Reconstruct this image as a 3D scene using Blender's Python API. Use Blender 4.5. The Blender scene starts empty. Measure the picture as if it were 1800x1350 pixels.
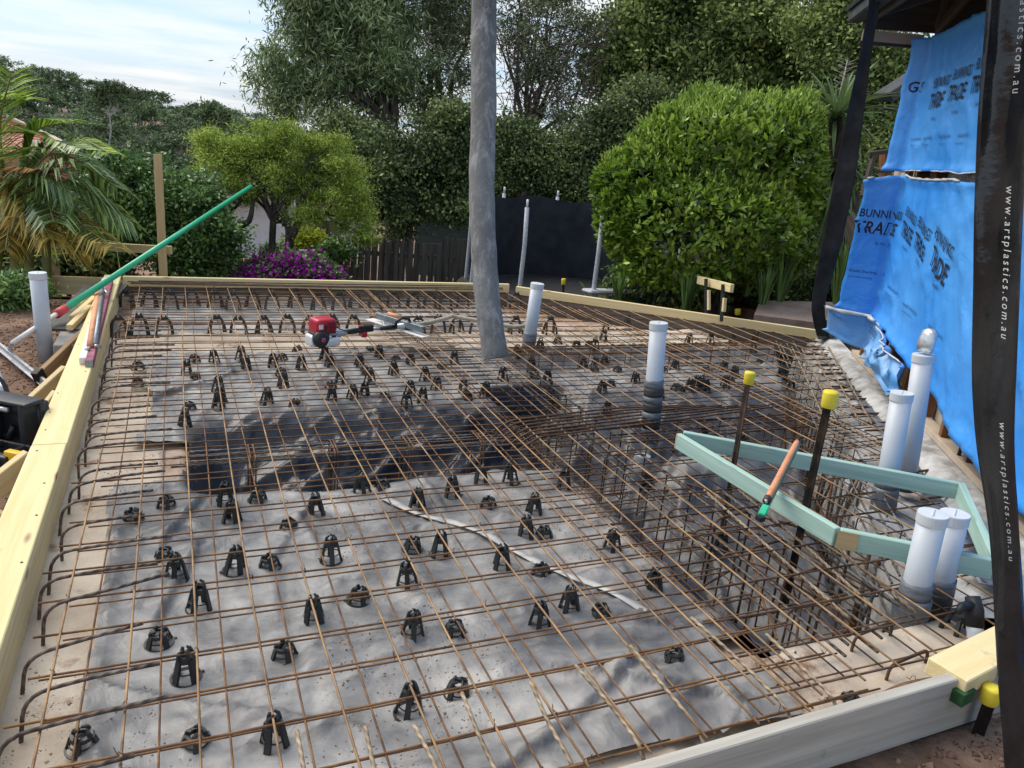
import bpy, bmesh, math, random
import numpy as np
from mathutils import Matrix, Vector

random.seed(7)
rng = np.random.default_rng(11)
SC = bpy.context.scene
COL = SC.collection

# ------------------------------------------------------------------ camera
# world frame: X to the right along the cross bars, Y away along the long bars, Z up; z = 0 is the top of the mesh
RC = Matrix(((0.9191043, 0.0338962, -0.3925536), (-0.3833921, 0.3067137, -0.8711700), (0.0908722, 0.9511981, 0.2948974)))
CAMZ = 1.64
cd = bpy.data.cameras.new('camera'); cam = bpy.data.objects.new('camera', cd); COL.objects.link(cam)
cam.matrix_world = Matrix.Translation((0, 0, CAMZ)) @ RC.to_4x4()
cd.sensor_width = 36; cd.lens = 27.04; cd.clip_start = 0.02; cd.clip_end = 5000
SC.camera = cam

# ------------------------------------------------------------------ sky and sun
W = bpy.data.worlds.new('World'); SC.world = W; W.use_nodes = True
nt = W.node_tree; nt.nodes.clear()
N = nt.nodes.new; LK = nt.links.new
SUN_EL, SUN_AZ = math.radians(52), math.radians(-38)      # azimuth from +Y towards +X
wo = N('ShaderNodeOutputWorld'); wb = N('ShaderNodeBackground'); wb.inputs[1].default_value = 0.115
sky = N('ShaderNodeTexSky'); sky.sky_type = 'NISHITA'; sky.sun_disc = False
sky.sun_elevation = SUN_EL; sky.sun_rotation = SUN_AZ; sky.air_density = 1.0; sky.dust_density = 1.5; sky.ozone_density = 1.2
tc = N('ShaderNodeTexCoord'); sp = N('ShaderNodeSeparateXYZ'); LK(tc.outputs['Generated'], sp.inputs[0])
def wmath(op, a, b=None, clamp=False):
    n = N('ShaderNodeMath'); n.operation = op; n.use_clamp = clamp
    for i, v in enumerate((a, b)):
        if v is None: continue
        if isinstance(v, (int, float)): n.inputs[i].default_value = v
        else: LK(v, n.inputs[i])
    return n.outputs[0]
zz = wmath('ADD', wmath('MAXIMUM', sp.outputs[2], 0.0), 0.12)
cx = wmath('DIVIDE', sp.outputs[0], zz); cy = wmath('DIVIDE', sp.outputs[1], zz)
cb = N('ShaderNodeCombineXYZ'); LK(cx, cb.inputs[0]); LK(cy, cb.inputs[1])
mp = N('ShaderNodeMapping'); mp.inputs['Scale'].default_value = (0.62, 1.1, 1); mp.inputs['Rotation'].default_value = (0, 0, math.radians(-12)); mp.inputs['Location'].default_value = (3.1, 1.7, 0)
LK(cb.outputs[0], mp.inputs[0])
cn = N('ShaderNodeTexNoise'); cn.inputs['Scale'].default_value = 1.15; cn.inputs['Detail'].default_value = 8; cn.inputs['Roughness'].default_value = 0.52; cn.inputs['Distortion'].default_value = 0.25
LK(mp.outputs[0], cn.inputs['Vector'])
cr = N('ShaderNodeValToRGB'); cr.color_ramp.elements[0].position = 0.41; cr.color_ramp.elements[1].position = 0.68
LK(cn.outputs['Fac'], cr.inputs[0])
cm = N('ShaderNodeMix'); cm.data_type = 'RGBA'
veil = N('ShaderNodeMix'); veil.data_type = 'RGBA'; veil.inputs['Factor'].default_value = 0.72
veil.inputs['B'].default_value = (1.12, 1.72, 2.55, 1)
LK(sky.outputs[0], veil.inputs['A'])
LK(veil.outputs['Result'], cm.inputs['A']); cm.inputs['B'].default_value = (3.75, 3.68, 3.58, 1)
LK(wmath('MULTIPLY', cr.outputs[0], 0.92), cm.inputs['Factor'])
LK(cm.outputs['Result'], wb.inputs[0]); LK(wb.outputs[0], wo.inputs[0])

sd = bpy.data.lights.new('sun', 'SUN'); so = bpy.data.objects.new('sun', sd); COL.objects.link(so)
sd.energy = 1.35; sd.angle = math.radians(48); sd.color = (1, 0.93, 0.83)
sdir = Vector((math.cos(SUN_EL) * math.sin(SUN_AZ), math.cos(SUN_EL) * math.cos(SUN_AZ), math.sin(SUN_EL)))
so.rotation_euler = sdir.to_track_quat('Z', 'Y').to_euler()
SC.view_settings.view_transform = 'Standard'; SC.view_settings.look = 'None'
SC.view_settings.exposure = 1.38; SC.view_settings.gamma = 1.0; SC.view_settings.use_curve_mapping = False

# ------------------------------------------------------------------ layout helpers
def ray(px, py): return RC @ Vector((px - 900.0, 675.0 - py, -1352.0))
def at(px, py, z=0.0):                       # photograph pixel -> point on the level z
    r = ray(px, py); t = (z - CAMZ) / r.z
    return Vector((r.x * t, r.y * t, z))
def atD(px, py, D):                          # -> point at optical depth D
    return ray(px, py) * (D / 1352.0) + Vector((0, 0, CAMZ))
def atH(px, py, hd):                         # -> point at horizontal distance hd
    r = ray(px, py); t = hd / math.hypot(r.x, r.y)
    return Vector((r.x * t, r.y * t, CAMZ + r.z * t))
WD = Vector((0.555, 0.832, 0)); WN = Vector((-0.832, 0.555, 0)); WP = Vector((4.213, 2.713, 0))   # house wall: along, out, origin
def wall(s, z, off=0.0): return WP + WD * s + WN * off + Vector((0, 0, z))
def dwall(x, y): return 0.832 * x - 0.555 * y

def vnoise(x, y, seed=0):
    x = np.asarray(x, float); y = np.asarray(y, float)
    xi = np.floor(x).astype(np.int64); yi = np.floor(y).astype(np.int64); fx = x - xi; fy = y - yi
    fx = fx * fx * (3 - 2 * fx); fy = fy * fy * (3 - 2 * fy)
    def h(a, b):
        n = (a * 374761393 + b * 668265263 + seed * 982451653) & 0xFFFFFFFF
        n = ((n ^ (n >> 13)) * 1274126177) & 0xFFFFFFFF
        return ((n ^ (n >> 16)) & 0xFFFF) / 65535.0
    return (h(xi, yi) * (1 - fx) + h(xi + 1, yi) * fx) * (1 - fy) + (h(xi, yi + 1) * (1 - fx) + h(xi + 1, yi + 1) * fx) * fy
def fbm(x, y, seed=0, o=4):
    s = 0; a = 1; t = 0
    for k in range(o):
        s = s + a * (vnoise(np.asarray(x) * 2 ** k, np.asarray(y) * 2 ** k, seed + k) - 0.5); t += a; a *= 0.5
    return s / t * 2
def ss(a, b, x):
    t = np.clip((np.asarray(x, float) - a) / (b - a), 0, 1); return t * t * (3 - 2 * t)

# ------------------------------------------------------------------ object helpers
def tag(o, label=None, cat=None, group=None, kind=None):
    if label: o['label'] = label
    if cat: o['category'] = cat
    if group: o['group'] = group
    if kind: o['kind'] = kind
    return o
def thing(name, label, cat, loc=(0, 0, 0), group=None):
    o = bpy.data.objects.new(name, None); COL.objects.link(o); o.location = loc; o.empty_display_size = 0.1
    return tag(o, label, cat, group)
def adopt(o, parent):
    if parent is not None:
        o.parent = parent; o.matrix_parent_inverse = Matrix.Translation(Vector(parent.location)).inverted() if parent.parent is None else Matrix.Identity(4)
    return o
def link(name, me, mat=None, parent=None, smooth=False):
    o = bpy.data.objects.new(name, me); COL.objects.link(o)
    if mat is not None:
        for m in (mat if isinstance(mat, (list, tuple)) else [mat]): me.materials.append(m)
    if smooth: me.shade_smooth()
    if parent is not None:
        o.parent = parent
        if parent.parent is None: o.matrix_parent_inverse = Matrix.Translation(-Vector(parent.location))
    return o
class MB:
    def __init__(s): s.v = []; s.f = []; s.mi = []
    def add(s, vs, fs, m=0):
        b = len(s.v); s.v += [tuple(v) for v in vs]; s.f += [tuple(b + i for i in f) for f in fs]; s.mi += [m] * len(fs); return s
    def box(s, c, d, rot=None, m=0):
        c = Vector(c); vs = []
        for z in (-.5, .5):
            for y in (-.5, .5):
                for x in (-.5, .5):
                    p = Vector((x * d[0], y * d[1], z * d[2])); vs.append(c + (rot @ p if rot else p))
        return s.add(vs, [(0, 2, 3, 1), (4, 5, 7, 6), (0, 1, 5, 4), (2, 6, 7, 3), (0, 4, 6, 2), (1, 3, 7, 5)], m)
    def tube(s, pts, r, n=8, caps=True, m=0, flat=1.0):
        pts = [Vector(p) for p in pts]; k = len(pts); vs = []; prev = None
        for i, p in enumerate(pts):
            t = (pts[min(i + 1, k - 1)] - pts[max(i - 1, 0)]).normalized()
            if prev is None:
                a = Vector((0, 0, 1)) if abs(t.z) < 0.9 else Vector((1, 0, 0)); u = t.cross(a).normalized()
            else:
                u = (prev - t * prev.dot(t)).normalized()
            prev = u; w = t.cross(u); rr = r[i] if isinstance(r, (list, tuple)) else r
            for j in range(n):
                an = 2 * math.pi * j / n; vs.append(p + (u * math.cos(an) + w * math.sin(an) * flat) * rr)
        fs = [(i * n + j, i * n + (j + 1) % n, (i + 1) * n + (j + 1) % n, (i + 1) * n + j) for i in range(k - 1) for j in range(n)]
        if caps: fs += [tuple(reversed(range(n))), tuple((k - 1) * n + j for j in range(n))]
        return s.add(vs, fs, m)
    def lathe(s, prof, c=(0, 0, 0), n=20, rot=None, m=0, caps=True):
        c = Vector(c); vs = []
        for (r, z) in prof:
            for j in range(n):
                an = 2 * math.pi * j / n; p = Vector((r * math.cos(an), r * math.sin(an), z)); vs.append(c + (rot @ p if rot else p))
        k = len(prof)
        fs = [(i * n + j, i * n + (j + 1) % n, (i + 1) * n + (j + 1) % n, (i + 1) * n + j) for i in range(k - 1) for j in range(n)]
        if caps: fs += [tuple(reversed(range(n))), tuple((k - 1) * n + j for j in range(n))]
        return s.add(vs, fs, m)
    def build(s, name, mat=None, parent=None, smooth=False, bevel=0, seg=2):
        me = bpy.data.meshes.new(name); me.from_pydata(s.v, [], s.f); me.polygons.foreach_set('material_index', s.mi); me.update()
        if bevel:
            bm = bmesh.new(); bm.from_mesh(me)
            bmesh.ops.bevel(bm, geom=[e for e in bm.edges if len(e.link_faces) == 2 and e.calc_face_angle(0) > 0.6], offset=bevel, segments=seg, affect='EDGES', profile=0.6, clamp_overlap=True)
            bm.to_mesh(me); bm.free()
        return link(name, me, mat, parent, smooth)
def grid_mesh(name, X, Y, Z, keep=None):
    ny, nx = X.shape
    co = np.stack([X, Y, Z], -1).reshape(-1, 3)
    i = np.arange((ny - 1) * (nx - 1)); r = i // (nx - 1); c = i % (nx - 1); a = r * nx + c
    q = np.stack([a, a + 1, a + nx + 1, a + nx], -1)
    if keep is not None: q = q[keep.reshape(-1)]
    me = bpy.data.meshes.new(name); fill(me, co, q); return me
def fill(me, co, q):
    nq, k = q.shape
    me.vertices.add(len(co)); me.vertices.foreach_set('co', co.astype(np.float32).ravel())
    me.loops.add(nq * k); me.loops.foreach_set('vertex_index', q.astype(np.int32).ravel())
    me.polygons.add(nq); me.polygons.foreach_set('loop_start', np.arange(0, nq * k, k, dtype=np.int32))
    me.update(calc_edges=True); me.validate()
def vattr(me, name, vals):
    a = me.attributes.new(name, 'FLOAT', 'POINT'); a.data.foreach_set('value', np.asarray(vals, np.float32).ravel())

# ------------------------------------------------------------------ materials
def new_mat(name):
    m = bpy.data.materials.new(name); m.use_nodes = True
    return m, m.node_tree, m.node_tree.nodes['Principled BSDF']
def pmat(name, c1, c2=None, scale=6, rough=0.7, bump=0.0, bscale=60, metal=0.0, spec=0.4, stretch=None, c3=None, lo=0.35, hi=0.65, trans=0.0, knots=None, island=0.0, detail=6, stain=None, rough2=None):
    m, t, b = new_mat(name); n = t.nodes.new; L = t.links.new
    b.inputs['Roughness'].default_value = rough; b.inputs['Metallic'].default_value = metal; b.inputs['Specular IOR Level'].default_value = spec
    co = n('ShaderNodeTexCoord'); mpn = n('ShaderNodeMapping'); L(co.outputs['Object'], mpn.inputs[0])
    if stretch: mpn.inputs['Scale'].default_value = stretch
    oi = n('ShaderNodeObjectInfo'); vm = n('ShaderNodeVectorMath'); vm.operation = 'MULTIPLY_ADD'
    cbx = n('ShaderNodeCombineXYZ')
    for i in range(3): L(oi.outputs['Random'], cbx.inputs[i])
    L(cbx.outputs[0], vm.inputs[0]); vm.inputs[1].default_value = (37, 61, 23); L(mpn.outputs[0], vm.inputs[2])
    vec = vm.outputs[0]
    col = None
    if c2 is None: b.inputs['Base Color'].default_value = (*c1, 1)
    else:
        nz = n('ShaderNodeTexNoise'); nz.inputs['Scale'].default_value = scale; nz.inputs['Detail'].default_value = detail; nz.inputs['Roughness'].default_value = 0.62; L(vec, nz.inputs['Vector'])
        cr = n('ShaderNodeValToRGB'); L(nz.outputs['Fac'], cr.inputs[0]); e = cr.color_ramp.elements
        e[0].position = lo; e[0].color = (*c1, 1); e[1].position = hi; e[1].color = (*c2, 1)
        if c3: x = e.new((lo + hi) / 2); x.color = (*c3, 1)
        col = cr.outputs[0]
        if rough2 is not None:
            mr = n('ShaderNodeMapRange'); L(nz.outputs['Fac'], mr.inputs[0]); mr.inputs[1].default_value = lo; mr.inputs[2].default_value = hi; mr.inputs[3].default_value = rough; mr.inputs[4].default_value = rough2; L(mr.outputs[0], b.inputs['Roughness'])
    if stain and col:                              # (colour, scale, threshold)
        nz2 = n('ShaderNodeTexNoise'); nz2.inputs['Scale'].default_value = stain[1]; nz2.inputs['Detail'].default_value = 8; nz2.inputs['Roughness'].default_value = 0.7; L(co.outputs['Object'], nz2.inputs['Vector'])
        mr = n('ShaderNodeMapRange'); L(nz2.outputs['Fac'], mr.inputs[0]); mr.inputs[1].default_value = stain[2]; mr.inputs[2].default_value = stain[2] + 0.12
        mx = n('ShaderNodeMix'); mx.data_type = 'RGBA'; L(mr.outputs[0], mx.inputs['Factor']); L(col, mx.inputs['A']); mx.inputs['B'].default_value = (*stain[0], 1); col = mx.outputs['Result']
    if knots and col:
        vo = n('ShaderNodeTexVoronoi'); vo.inputs['Scale'].default_value = 1.0
        mk = n('ShaderNodeMapping'); mk.inputs['Scale'].default_value = knots[1]; L(vec if not stretch else co.outputs['Object'], mk.inputs[0]); L(mk.outputs[0], vo.inputs['Vector'])
        mr = n('ShaderNodeMapRange'); L(vo.outputs['Distance'], mr.inputs[0]); mr.inputs[1].default_value = 0.16; mr.inputs[2].default_value = 0.05
        mx = n('ShaderNodeMix'); mx.data_type = 'RGBA'; L(mr.outputs[0], mx.inputs['Factor']); L(col, mx.inputs['A']); mx.inputs['B'].default_value = (*knots[0], 1); col = mx.outputs['Result']
    if island and col:
        ge = n('ShaderNodeNewGeometry'); hs = n('ShaderNodeHueSaturation')
        mr = n('ShaderNodeMapRange'); L(ge.outputs['Random Per Island'], mr.inputs[0]); mr.inputs[3].default_value = 1 - island; mr.inputs[4].default_value = 1 + island
        L(mr.outputs[0], hs.inputs['Value']); L(col, hs.inputs['Color']); col = hs.outputs[0]
    if col: L(col, b.inputs['Base Color'])
    if bump:
        nb = n('ShaderNodeTexNoise'); nb.inputs['Scale'].default_value = bscale; nb.inputs['Detail'].default_value = 5; L(vec, nb.inputs['Vector'])
        bp = n('ShaderNodeBump'); bp.inputs['Strength'].default_value = bump; bp.inputs['Distance'].default_value = 0.01; L(nb.outputs['Fac'], bp.inputs['Height']); L(bp.outputs[0], b.inputs['Normal'])
    return m
def leafmat(name, c1, c2, c3=None, trans=0.35, rough=0.55, scale=1.2, val=0.45, spec=0.22):
    m, t, b = new_mat(name); n = t.nodes.new; L = t.links.new
    ge = n('ShaderNodeNewGeometry'); co = n('ShaderNodeTexCoord')
    nz = n('ShaderNodeTexNoise'); nz.inputs['Scale'].default_value = scale; nz.inputs['Detail'].default_value = 4; L(co.outputs['Object'], nz.inputs['Vector'])
    ma = n('ShaderNodeMath'); ma.operation = 'MULTIPLY_ADD'; L(ge.outputs['Random Per Island'], ma.inputs[0]); ma.inputs[1].default_value = 0.45; L(nz.outputs['Fac'], ma.inputs[2])
    cr = n('ShaderNodeValToRGB'); L(ma.outputs[0], cr.inputs[0]); e = cr.color_ramp.elements
    e[0].position = 0.4; e[0].color = (*c1, 1); e[1].position = 1.0; e[1].color = (*(c3 or c2), 1)
    x = e.new(0.72); x.color = (*c2, 1)
    hs = n('ShaderNodeHueSaturation'); mr = n('ShaderNodeMapRange'); L(ge.outputs['Random Per Island'], mr.inputs[0]); mr.inputs[3].default_value = 1 - val; mr.inputs[4].default_value = 1 + val; L(mr.outputs[0], hs.inputs['Value']); L(cr.outputs[0], hs.inputs['Color'])
    L(hs.outputs[0], b.inputs['Base Color']); b.inputs['Roughness'].default_value = rough; b.inputs['Specular IOR Level'].default_value = spec
    tr = n('ShaderNodeBsdfTranslucent'); L(hs.outputs[0], tr.inputs[0]); mx = n('ShaderNodeMixShader'); mx.inputs[0].default_value = trans
    L(b.outputs[0], mx.inputs[1]); L(tr.outputs[0], mx.inputs[2]); L(mx.outputs[0], t.nodes['Material Output'].inputs[0])
    return m
M = {}
M['dirt'] = pmat('dirt', (0.10, 0.062, 0.042), (0.30, 0.20, 0.14), 3.5, 0.95, 0.9, 45, spec=0.1, c3=(0.19, 0.12, 0.085), detail=10)
M['mulch'] = pmat('mulch', (0.02, 0.016, 0.012), (0.10, 0.075, 0.05), 7, 0.95, 0.8, 30, spec=0.1)
M['soil'] = pmat('soil', (0.20, 0.13, 0.09), (0.52, 0.42, 0.34), 3, 0.95, 0.8, 60, spec=0.1, c3=(0.36, 0.25, 0.18), detail=9)
M['conc_pale'] = pmat('pale concrete', (0.42, 0.34, 0.26), (0.62, 0.54, 0.44), 2.5, 0.9, 0.35, 70, spec=0.2, stain=((0.24, 0.14, 0.085), 5.0, 0.56), detail=9)
M['conc_white'] = pmat('rough white concrete', (0.22, 0.21, 0.20), (0.58, 0.57, 0.55), 5, 0.95, 1.0, 26, spec=0.2, detail=10)
M['conc_grey'] = pmat('grey concrete', (0.20, 0.19, 0.18), (0.36, 0.34, 0.31), 5, 0.9, 0.4, 60, spec=0.2, detail=9)
M['conc_pink'] = pmat('pink slab', (0.36, 0.25, 0.20), (0.50, 0.38, 0.31), 4, 0.9, 0.2, 60, spec=0.2, detail=8)
pine = dict(scale=1.0, rough=0.75, bump=0.15, bscale=3, spec=0.25, stretch=(1.2, 26, 26), lo=0.3, hi=0.72)
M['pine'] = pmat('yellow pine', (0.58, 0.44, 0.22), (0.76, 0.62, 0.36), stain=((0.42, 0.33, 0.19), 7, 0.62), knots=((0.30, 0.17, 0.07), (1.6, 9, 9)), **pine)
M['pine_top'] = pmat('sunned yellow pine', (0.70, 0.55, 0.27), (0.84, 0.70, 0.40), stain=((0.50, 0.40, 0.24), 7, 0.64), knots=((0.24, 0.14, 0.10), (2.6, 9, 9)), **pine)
M['pine_brown'] = pmat('weathered pine', (0.26, 0.16, 0.08), (0.46, 0.31, 0.17), knots=((0.10, 0.06, 0.03), (2, 10, 10)), **pine)
M['pine_grey'] = pmat('cement greyed pine', (0.34, 0.31, 0.26), (0.52, 0.49, 0.43), stain=((0.22, 0.21, 0.19), 8, 0.62), knots=((0.07, 0.06, 0.05), (1.7, 7, 7)), **pine)
M['pine_form'] = pmat('shaded form ply', (0.13, 0.11, 0.09), (0.24, 0.21, 0.17), **pine)  # shade below the form planks is put into this darker ply colour
M['pine_form2'] = pmat('orange pine post', (0.40, 0.26, 0.12), (0.60, 0.42, 0.21), knots=((0.22, 0.11, 0.05), (2, 10, 10)), **pine)
M['end_grain'] = pmat('end grain', (0.50, 0.36, 0.20), (0.68, 0.54, 0.34), 30, 0.8, 0.1, 60)
M['treated'] = pmat('blue green treated pine', (0.28, 0.44, 0.38), (0.46, 0.62, 0.53), stain=((0.16, 0.32, 0.30), 4, 0.64), knots=((0.20, 0.20, 0.14), (2.2, 9, 9)), **pine)
M['tan_patch'] = pmat('bare timber patch', (0.44, 0.31, 0.15), (0.56, 0.41, 0.22), **pine)
M['green_paint'] = pmat('dark green end paint', (0.012, 0.055, 0.018), (0.03, 0.10, 0.03), 20, 0.7)
M['stud'] = pmat('red brown stud', (0.14, 0.06, 0.028), (0.28, 0.13, 0.06), **pine)
M['ply_black'] = pmat('black form ply', (0.06, 0.055, 0.05), (0.12, 0.11, 0.10), 5, 0.45, 0.1, 60)
M['fence'] = pmat('weathered paling', (0.045, 0.039, 0.034), (0.14, 0.125, 0.11), scale=1, rough=0.9, bump=0.3, bscale=3, spec=0.1, stretch=(14, 14, 0.9))
M['bougain'] = None
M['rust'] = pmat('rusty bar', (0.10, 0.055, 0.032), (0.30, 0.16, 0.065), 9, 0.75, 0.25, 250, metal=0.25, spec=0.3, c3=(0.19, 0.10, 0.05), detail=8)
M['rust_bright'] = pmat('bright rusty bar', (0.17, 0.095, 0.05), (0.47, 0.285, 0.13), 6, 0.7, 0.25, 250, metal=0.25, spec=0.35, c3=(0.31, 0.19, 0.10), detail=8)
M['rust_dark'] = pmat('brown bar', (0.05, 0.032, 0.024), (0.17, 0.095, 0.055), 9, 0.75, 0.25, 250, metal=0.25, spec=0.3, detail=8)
M['steel_dark'] = pmat('dark steel picket', (0.016, 0.013, 0.011), (0.10, 0.06, 0.036), 14, 0.55, 0.2, 120, metal=0.4, lo=0.45, hi=0.75)
M['steel_brown'] = pmat('brown steel picket', (0.055, 0.034, 0.024), (0.16, 0.10, 0.07), 14, 0.6, 0.2, 120, metal=0.4)
M['chair'] = pmat('black chair plastic', (0.012, 0.013, 0.013), (0.03, 0.033, 0.032), 20, 0.42, spec=0.5)
M['pvc'] = pmat('white pvc', (0.47, 0.51, 0.55), (0.56, 0.59, 0.62), 3, 0.38, spec=0.5, stain=((0.44, 0.42, 0.38), 7, 0.60))
M['pvc_cap'] = pmat('pvc cap', (0.58, 0.61, 0.62), (0.66, 0.68, 0.69), 6, 0.42, spec=0.5)
M['print'] = pmat('black print', (0.012, 0.012, 0.014))
M['print_grey'] = pmat('grey print', (0.10, 0.11, 0.13))
M['print_soft'] = pmat('blue grey print', (0.02, 0.05, 0.12))
M['tape_grey'] = pmat('grey duct tape', (0.12, 0.13, 0.145), (0.21, 0.22, 0.24), 8, 0.38, 0.35, 25, spec=0.5, stretch=(2, 2, 14))
M['tape_dark'] = pmat('dark tape', (0.035, 0.032, 0.03), (0.08, 0.075, 0.07), 9, 0.55, 0.3, 25, stretch=(2, 2, 14))
M['foil'] = pmat('silver foil wrap', (0.55, 0.56, 0.58), (0.8, 0.82, 0.84), 8, 0.25, 0.8, 14, metal=0.6)
M['yellow_cap'] = pmat('yellow plastic cap', (0.72, 0.56, 0.03), (0.86, 0.70, 0.06), 14, 0.5, 0.1, 60, stain=((0.62, 0.55, 0.30), 20, 0.62))
M['yellow_tool'] = pmat('yellow plastic', (0.80, 0.45, 0.02), (0.85, 0.5, 0.03), 10, 0.4)
M['orange_wood'] = pmat('orange wooden handle', (0.62, 0.24, 0.11), (0.78, 0.38, 0.20), 8, 0.55, 0.2, 60, stain=((0.45, 0.33, 0.25), 12, 0.62))
M['green_blade'] = pmat('green blade', (0.02, 0.40, 0.20), (0.05, 0.55, 0.30), 6, 0.4, stain=((0.40, 0.46, 0.40), 14, 0.63))
M['green_dark'] = pmat('dark green rail', (0.012, 0.14, 0.085), (0.03, 0.22, 0.13), 6, 0.4)
M['green_pole'] = pmat('green fibreglass pole', (0.02, 0.42, 0.20), (0.03, 0.48, 0.24), 4, 0.3, spec=0.6)
M['red'] = pmat('red plastic', (0.38, 0.012, 0.03), (0.50, 0.02, 0.045), 8, 0.35, spec=0.5)
M['red_dull'] = pmat('red connector', (0.45, 0.04, 0.05), (0.55, 0.07, 0.08), 8, 0.5)
M['maroon'] = pmat('maroon bar', (0.20, 0.035, 0.07), (0.36, 0.10, 0.15), 14, 0.5, 0.15, 60, stain=((0.50, 0.36, 0.40), 9, 0.66), detail=9)
M['black_metal'] = pmat('black plastic', (0.012, 0.012, 0.013), (0.03, 0.03, 0.03), 10, 0.4)
M['case'] = pmat('black tool case', (0.016, 0.018, 0.021), (0.035, 0.038, 0.042), 6, 0.42, 0.12, 90)
M['alu'] = pmat('aluminium', (0.42, 0.43, 0.45), (0.60, 0.61, 0.63), 12, 0.38, 0.1, 80, metal=0.7)
M['white_bar'] = pmat('white screed', (0.62, 0.60, 0.56), (0.78, 0.76, 0.72), 9, 0.55, 0.1, 80, stain=((0.4, 0.38, 0.35), 11, 0.64))
M['white_tank'] = pmat('white tank', (0.55, 0.57, 0.57), (0.70, 0.72, 0.72), 8, 0.35)
M['steel_blue'] = pmat('blue grey steel', (0.16, 0.20, 0.22), (0.32, 0.36, 0.38), 12, 0.4, 0.1, 60, metal=0.5)
M['hose_beige'] = pmat('beige poker hose', (0.32, 0.28, 0.20), (0.48, 0.43, 0.33), 14, 0.7, 0.3, 60)
M['hose'] = pmat('dusty rubber hose', (0.085, 0.092, 0.10), (0.33, 0.34, 0.345), 5, 0.85, 0.35, 55, spec=0.25, stretch=(1, 1, 0.6), c3=(0.18, 0.19, 0.20), lo=0.36, hi=0.66, detail=12)
def hose_mat():
    m, t, b = new_mat('dusty scratched rubber hose'); n = t.nodes.new; L = t.links.new; co = n('ShaderNodeTexCoord')
    def noise(sc, det, st=(1, 1, 1), dist=0.0, rgh=0.6):
        mp_ = n('ShaderNodeMapping'); mp_.inputs['Scale'].default_value = st; L(co.outputs['Object'], mp_.inputs[0]); z_ = n('ShaderNodeTexNoise'); z_.inputs['Scale'].default_value = sc; z_.inputs['Detail'].default_value = det; z_.inputs['Distortion'].default_value = dist; z_.inputs['Roughness'].default_value = rgh; L(mp_.outputs[0], z_.inputs['Vector']); return z_.outputs['Fac']
    def rng_(v, a, b_, c=0.0, d=1.0):
        r_ = n('ShaderNodeMapRange'); L(v, r_.inputs[0]); r_.inputs[1].default_value = a; r_.inputs[2].default_value = b_; r_.inputs[3].default_value = c; r_.inputs[4].default_value = d; return r_.outputs[0]
    def mix(f, a, b_):
        x_ = n('ShaderNodeMix'); x_.data_type = 'RGBA'; L(f, x_.inputs['Factor'])
        for k_, v in (('A', a), ('B', b_)):
            if isinstance(v, tuple): x_.inputs[k_].default_value = (*v, 1)
            else: L(v, x_.inputs[k_])
        return x_.outputs['Result']
    c = mix(rng_(noise(1.3, 5), 0.35, 0.65), (0.105, 0.104, 0.100), (0.25, 0.245, 0.235))
    c = mix(rng_(noise(16, 12, (1, 1, 0.35), 0.4, 0.75), 0.49, 0.68), c, (0.40, 0.395, 0.38))
    vo = n('ShaderNodeTexVoronoi'); vo.feature = 'DISTANCE_TO_EDGE'; vo.inputs['Scale'].default_value = 3.2
    mp2 = n('ShaderNodeMapping'); mp2.inputs['Rotation'].default_value = (0.5, 0.8, 0); L(co.outputs['Object'], mp2.inputs[0])
    ad = n('ShaderNodeVectorMath'); ad.operation = 'ADD'; L(mp2.outputs[0], ad.inputs[0]); nn2 = n('ShaderNodeTexNoise'); nn2.inputs['Scale'].default_value = 4; L(co.outputs['Object'], nn2.inputs['Vector']); L(nn2.outputs['Color'], ad.inputs[1]); L(ad.outputs[0], vo.inputs['Vector'])
    c = mix(rng_(vo.outputs['Distance'], 0.009, 0.001, 0.0, 0.32), c, (0.45, 0.45, 0.43))
    c = mix(rng_(noise(60, 6), 0.66, 0.74, 0, 0.6), c, (0.05, 0.05, 0.052))
    L(c, b.inputs['Base Color']); b.inputs['Roughness'].default_value = 0.85; b.inputs['Specular IOR Level'].default_value = 0.2
    bp = n('ShaderNodeBump'); bp.inputs['Strength'].default_value = 0.4; bp.inputs['Distance'].default_value = 0.006; L(noise(40, 6), bp.inputs['Height']); L(bp.outputs[0], b.inputs['Normal']); return m
M['hose'] = hose_mat()
M['strip'] = pmat('black plastic strip', (0.010, 0.011, 0.013), (0.03, 0.031, 0.034), 4, 0.17, 1.0, 6, spec=0.6)
M['strip_grey'] = pmat('dusty black plastic strip', (0.010, 0.010, 0.011), (0.035, 0.035, 0.037), 5, 0.5, 0.5, 8, spec=0.3, detail=9)
M['strip_text'] = pmat('white strip print', (0.62, 0.62, 0.60))
M['white_ribbon'] = pmat('white strap', (0.42, 0.41, 0.39), (0.55, 0.54, 0.51), 5, 0.6)
M['roof_dark'] = pmat('dark gutter', (0.03, 0.032, 0.035), (0.06, 0.062, 0.066), 6, 0.5)
M['roof_brown'] = pmat('brown eave timber', (0.05, 0.04, 0.034), (0.11, 0.09, 0.075), **pine)
M['soffit'] = pmat('beige soffit', (0.42, 0.33, 0.24), (0.52, 0.43, 0.33), 5, 0.8)
M['lining'] = pmat('cream lining', (0.46, 0.40, 0.30), (0.58, 0.51, 0.40), 3, 0.8)
M['net'] = pmat('black net', (0.014, 0.017, 0.024), (0.03, 0.034, 0.045), 4, 0.75)
M['mat_black'] = pmat('trampoline mat', (0.012, 0.012, 0.013), (0.03, 0.03, 0.032), 12, 0.8, stain=((0.16, 0.13, 0.08), 6, 0.68))
M['pole_grey'] = pmat('grey foam sleeve', (0.34, 0.36, 0.39), (0.52, 0.54, 0.57), 30, 0.7, 0.3, 60)
M['tile_roof'] = pmat('terracotta roof', (0.42, 0.15, 0.10), (0.56, 0.24, 0.18), 4, 0.8)
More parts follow.
